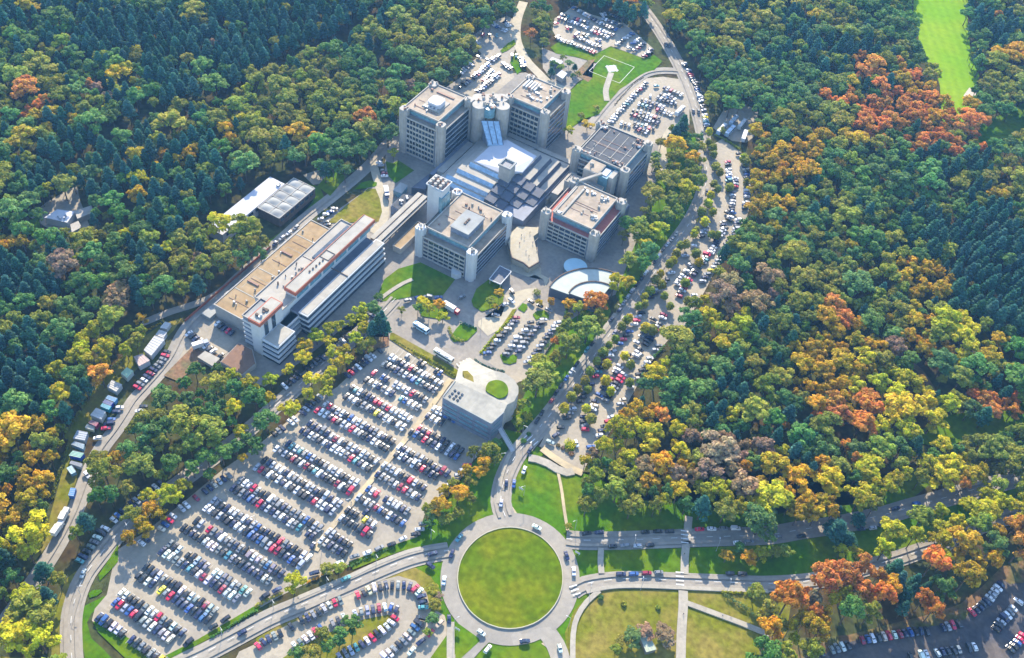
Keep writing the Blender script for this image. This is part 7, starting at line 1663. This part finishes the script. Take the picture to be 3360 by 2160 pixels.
X,Y,FX,FY,DEP,belt,tallb = X[keep],Y[keep],FX[keep],FY[keep],DEP[keep],belt[keep],tallb[keep]
e1d = segdist(RP['upper_east_road'][3],X,Y)
types = list('CGOYLRB'); Wt = np.tile(np.array([.60,1.25,1.0,.30,.16,.06,.12]),(len(X),1))
for x,y,r,k,wt in ZONES: Wt[:,types.index(k)] += {'L':1.35,'R':1.25,'C':1.9}.get(k,1.6)*wt*np.exp(-((X-x)**2+(Y-y)**2)/(r*r)*1.1)
Wt[belt,0] *= .35
Wt = Wt**1.6
Wt /= Wt.sum(1)[:,None]; cum = Wt.cumsum(1); pickk = (nr.uniform(size=(len(X),1)) > cum).sum(1)
TREE = []   # x,y,r,h,type,depth,explicit
cx_,cy_ = [],[]
for x,y,r,h,t in TREES: TREE.append((x,y,r,h,t,project(x,y,h*.6)[2]-60,True))
exx = np.array([(t[0],t[1],t[2]) for t in TREE])
near = np.array([1.0])
for i in range(len(X)):
    if (np.hypot(exx[:,0]-X[i],exx[:,1]-Y[i]) < exx[:,2]*.9+2.2).any(): continue
    t = types[min(pickk[i],6)]
    if t == 'C': r = float(nr.uniform(2.3,4.6)); h = 9+r*1.9+float(nr.uniform(-1.5,3.5))
    else:
        r = float(np.clip(nr.lognormal(1.43,.32),2.5,9.0)); h = 9.5+r*1.25+nr.uniform(-1,1.5)
        if belt[i]: r = float(nr.uniform(2.9,4.4)); h = 5.0+r*1.35+nr.uniform(-.6,1)
        if tallb[i]: h *= 1.3
    if e1d[i] < 30 and not belt[i] and not tallb[i] and t != 'C': h = max(h,16.5+float(nr.uniform(-1,2)))
    TREE.append((X[i],Y[i],r,h,t,DEP[i],False))
# thin out where big crowns stand
TREE.sort(key=lambda t: -t[2]*(3 if t[6] else 1)); cells = {}; T2_ = []
for t in TREE:
    kx,ky = int(t[0]//8),int(t[1]//8); ok = True
    if not t[6]:
        for ax in (-1,0,1):
            for ay in (-1,0,1):
                for q in cells.get((kx+ax,ky+ay),()):
                    if math.hypot(q[0]-t[0],q[1]-t[1]) < .62*(q[2]+t[2]): ok = False; break
    if ok: cells.setdefault((kx,ky),[]).append(t); T2_.append(t)
TREE = sorted(T2_,key=lambda t: t[5])
print('trees',len(TREE))
LM = LANDMARKS
def nearest(x, y): return min(LM,key=lambda l: (l[1]-x)**2+(l[2]-y)**2)
def shown(t): f = project(t[0],t[1],t[3]*.6); return -.01 < f[0] < 1.01 and -.01 < f[1] < 1.02
TREE = [t for t in TREE if shown(t)]+[t for t in TREE if not shown(t)]
broadI = [t for t in TREE if t[4] != 'C']; conI = [t for t in TREE if t[4] == 'C']
indB,farB = broadI[:300],broadI[300:]; indC,farC = conI[:140],conI[140:]
def plant(name, t, crown, trunk, label, cat, group):
    e = empty(name,(t[0],t[1],0),rnd.uniform(0,6.28)); e.scale = (t[2],t[2],t[3]); tag(e,label,cat,group)
    c = link(bpy.data.objects.new('crown',crown),e); c['tint'] = tint(t[4]); k = link(bpy.data.objects.new('trunk',trunk),e); return c
cnt = {}
for lst in (indB,indC):
    for t in sorted(lst,key=lambda t: math.hypot(nearest(t[0],t[1])[1]-t[0],nearest(t[0],t[1])[2]-t[1])):
        l = nearest(t[0],t[1]); key = (l[0],t[4]); cnt[key] = cnt.get(key,0)+1; k = cnt[key]
        o = 'nearest' if k == 1 else f'{ORD[min(k,50)-1]} nearest'
        kind = 'conifer' if t[4] == 'C' else 'broadleaf tree'
        lab = f'{CN[t[4]]} {kind}, {o} of its colour to {l[0]}'
        if t[4] == 'C': c = plant('conifer_tree',t,CM[k%4],CT,lab,'tree','conifers of the near woods')
        else: c = plant('broadleaf_tree',t,BM[k%9],BT,lab,'tree','broadleaf trees of the near woods and belts')
LE = next(l for l in LM if l[0] == 'the strip car park low end')
YOUNG.sort(key=lambda q: math.hypot(q[0]-LE[1],q[1]-LE[2]))
for i,(x,y) in enumerate(YOUNG):
    yt = rnd.choice('OYYO'); yo = 'nearest' if i == 0 else ORD[min(i,78)]+' nearest'
    plant('young_tree',(x,y,rnd.uniform(2.1,3.1),rnd.uniform(5.6,7.8),yt),YM[i%3],YT_,f'small {CN[yt]} tree, {yo} of the small trees to the strip car park low end','tree','young trees of the strip car park')
# hedges
def hedge(name, pts, w, h, t, label, cat='hedge'):
    L = smooth_line(pts,1.1); C = [((p.x+rnd.uniform(-.3,.3),p.y+rnd.uniform(-.3,.3),h*.45),w*rnd.uniform(.42,.6)) for p in L]
    me = leaf_mesh(name,C,44,.26,(1,1,1),len(pts)+int(h*10)); o = link(bpy.data.objects.new(name,me)); o['tint'] = tint(t); tag(o,label,cat)
for hd_ in HEDGES: hedge('hedge',*hd_)
for i,(x,y,r,t,lab) in enumerate(SHRUBS):
    C = [((x+r*.5*math.cos(k*2.4),y+r*.5*math.sin(k*2.4),r*.45+.2*(k%2)),r*.55) for k in range(6)]
    o = link(bpy.data.objects.new('shrub',leaf_mesh('shrub',C,60,.28,(1,1,1),900+i))); o['tint'] = tint(t); tag(o,lab,'shrub','shrubs on the lawns')
# the far woods: one object of instanced crowns each
def forest(name, lst, crowns, trunk, label):
    me = bpy.data.meshes.new(name); me.from_pydata([(t[0],t[1],0.0) for t in lst],[],[])
    n = len(lst)
    me.attributes.new('tint','FLOAT_COLOR','POINT').data.foreach_set('color',np.array([(*tint(t[4]),1) for t in lst],dtype=np.float32).ravel())
    me.attributes.new('siz','FLOAT_VECTOR','POINT').data.foreach_set('vector',np.array([(t[2],t[2],t[3]) for t in lst],dtype=np.float32).ravel())
    me.attributes.new('rot','FLOAT','POINT').data.foreach_set('value',nr.uniform(0,6.28,n).astype(np.float32))
    me.attributes.new('var','INT','POINT').data.foreach_set('value',nr.integers(0,len(crowns),n).astype(np.int32))
    o = link(bpy.data.objects.new(name,me)); tag(o,label,'forest',kind='stuff')
    ng = bpy.data.node_groups.new(name,'GeometryNodeTree'); ng.interface.new_socket('Geometry',in_out='INPUT',socket_type='NodeSocketGeometry'); ng.interface.new_socket('Geometry',in_out='OUTPUT',socket_type='NodeSocketGeometry')
    N = ng.nodes; Lk = ng.links; gi = N.new('NodeGroupInput'); go = N.new('NodeGroupOutput'); jo = N.new('GeometryNodeJoinGeometry')
    def attr(nm,ty): a = N.new('GeometryNodeInputNamedAttribute'); a.data_type = ty; a.inputs[0].default_value = nm; return a.outputs[0]
    sz = attr('siz','FLOAT_VECTOR'); rt = attr('rot','FLOAT'); vr = attr('var','INT'); cxyz = N.new('ShaderNodeCombineXYZ'); Lk.new(rt,cxyz.inputs[2])
    for i,(co,to) in enumerate(crowns):
        oi = N.new('GeometryNodeObjectInfo'); oi.inputs[0].default_value = co; ot = N.new('GeometryNodeObjectInfo'); ot.inputs[0].default_value = to
        j2 = N.new('GeometryNodeJoinGeometry'); Lk.new(oi.outputs['Geometry'],j2.inputs[0]); Lk.new(ot.outputs['Geometry'],j2.inputs[0])
        cp = N.new('FunctionNodeCompare'); cp.data_type = 'INT'; cp.operation = 'EQUAL'; ins = [s for s in cp.inputs if s.type == 'INT']; Lk.new(vr,ins[0]); ins[1].default_value = i
        ip = N.new('GeometryNodeInstanceOnPoints'); Lk.new(gi.outputs[0],ip.inputs['Points']); Lk.new(cp.outputs[0],ip.inputs['Selection']); Lk.new(j2.outputs[0],ip.inputs['Instance']); Lk.new(cxyz.outputs[0],ip.inputs['Rotation']); Lk.new(sz,ip.inputs['Scale'])
        Lk.new(ip.outputs[0],jo.inputs[0])
    Lk.new(jo.outputs[0],go.inputs[0]); o.modifiers.new('trees','NODES').node_group = ng
def protos(meshes):
    out = []
    for me in meshes:
        c = next(o for o in S.objects if o.data == me); out.append((c,[k for k in c.parent.children if k.name.startswith('trunk')][0]))
    return out
forest('broadleaf_forest',farB,protos(BM),BT,'far broadleaf woods in autumn colours around the hospital')
forest('conifer_forest',farC,protos(CM),CT,'far dark conifer woods mixed into the forest')
print('cars',len(final),'ind trees',len(indB),len(indC),'far',len(farB),len(farC))

# ------------------------------------------------------------------ people on the plaza and the footpath
def person_mesh(stride):
    J = [((0,0,.95),.15),((0,0,1.2),.15),((0,0,1.42),.13),((0,0,1.52),.065),((0,.02,1.66),.105),
         ((.09,0,.9),.095),((.10,stride*.5,.48),.07),((.10,stride*.75,.08),.05),((.10,stride*.75+.14,.04),.045),
         ((-.09,0,.9),.095),((-.10,-stride*.45,.48),.07),((-.10,-stride,.10),.05),((-.10,-stride+.14,.05),.045),
         ((.20,0,1.38),.06),((.24,-stride*.4,1.12),.048),((.23,-stride*.5+.08,.88),.038),((-.20,0,1.38),.06),((-.24,stride*.4,1.12),.048),((-.23,stride*.5+.08,.88),.038)]
    E = [(0,1),(1,2),(2,3),(3,4),(0,5),(5,6),(6,7),(7,8),(0,9),(9,10),(10,11),(11,12),(2,13),(13,14),(14,15),(2,16),(16,17),(17,18)]
    me = bpy.data.meshes.new('person'); me.from_pydata([j[0] for j in J],E,[]); o = link(bpy.data.objects.new('person',me))
    m = o.modifiers.new('skin','SKIN'); sv = me.skin_vertices[0].data
    for i,j in enumerate(J): sv[i].radius = (j[1],j[1]); sv[i].use_root = (i == 0)
    o.modifiers.new('sub','SUBSURF').render_levels = 1
    bpy.context.view_layer.update(); dg = bpy.context.evaluated_depsgraph_get(); ev = bpy.data.meshes.new_from_object(o.evaluated_get(dg)); bpy.data.objects.remove(o)
    skin = mat('skin',(.45,.28,.2),.7); cloth = mat('clothing',(1,1,1),.9,.05,3,obj=True); trs = mat('trousers',(.03,.03,.05),.9)
    ev.materials.clear(); [ev.materials.append(q) for q in (cloth,trs,skin)]
    for p in ev.polygons: z = p.center.z; p.material_index = 2 if z > 1.5 else (1 if z < .93 and abs(p.center.x) < .19 else 0)
    return ev
PMS = [person_mesh(.22),person_mesh(.10)]
CLO = [((.03,.03,.04),'dark'),((.5,.5,.5),'pale grey'),((.35,.03,.04),'red'),((.04,.08,.25),'blue'),((.3,.22,.12),'tan'),((.05,.12,.07),'dark green')]
for i,(x,y,z,lab) in enumerate(PEOPLE):
    c,nm = CLO[i%6]; o = link(bpy.data.objects.new('person',PMS[i%2])); o.location = (x,y,z); o.rotation_euler = (0,0,rnd.uniform(0,6.28)); o.color = (*c,1)
    tag(o,f'person in {nm} top walking {lab}','person','people on foot')
# ------------------------------------------------------------------ haze
hb = MB().box(-1500,1500,-900,1700,-1,480).build('haze', [bpy.data.materials.new('haze_air')]); tag(hb,kind='stuff')
hm = hb.data.materials[0]; hm.use_nodes = True; n = hm.node_tree.nodes; n.remove(n['Principled BSDF'])
pv = n.new('ShaderNodeVolumePrincipled'); pv.inputs['Color'].default_value = (.20,.50,1.0,1); pv.inputs['Density'].default_value = 0.00006; pv.inputs['Anisotropy'].default_value = 0.2
hm.node_tree.links.new(pv.outputs[0],n['Material Output'].inputs['Volume'])
S.cycles.volume_step_rate = 5; S.cycles.volume_max_steps = 64
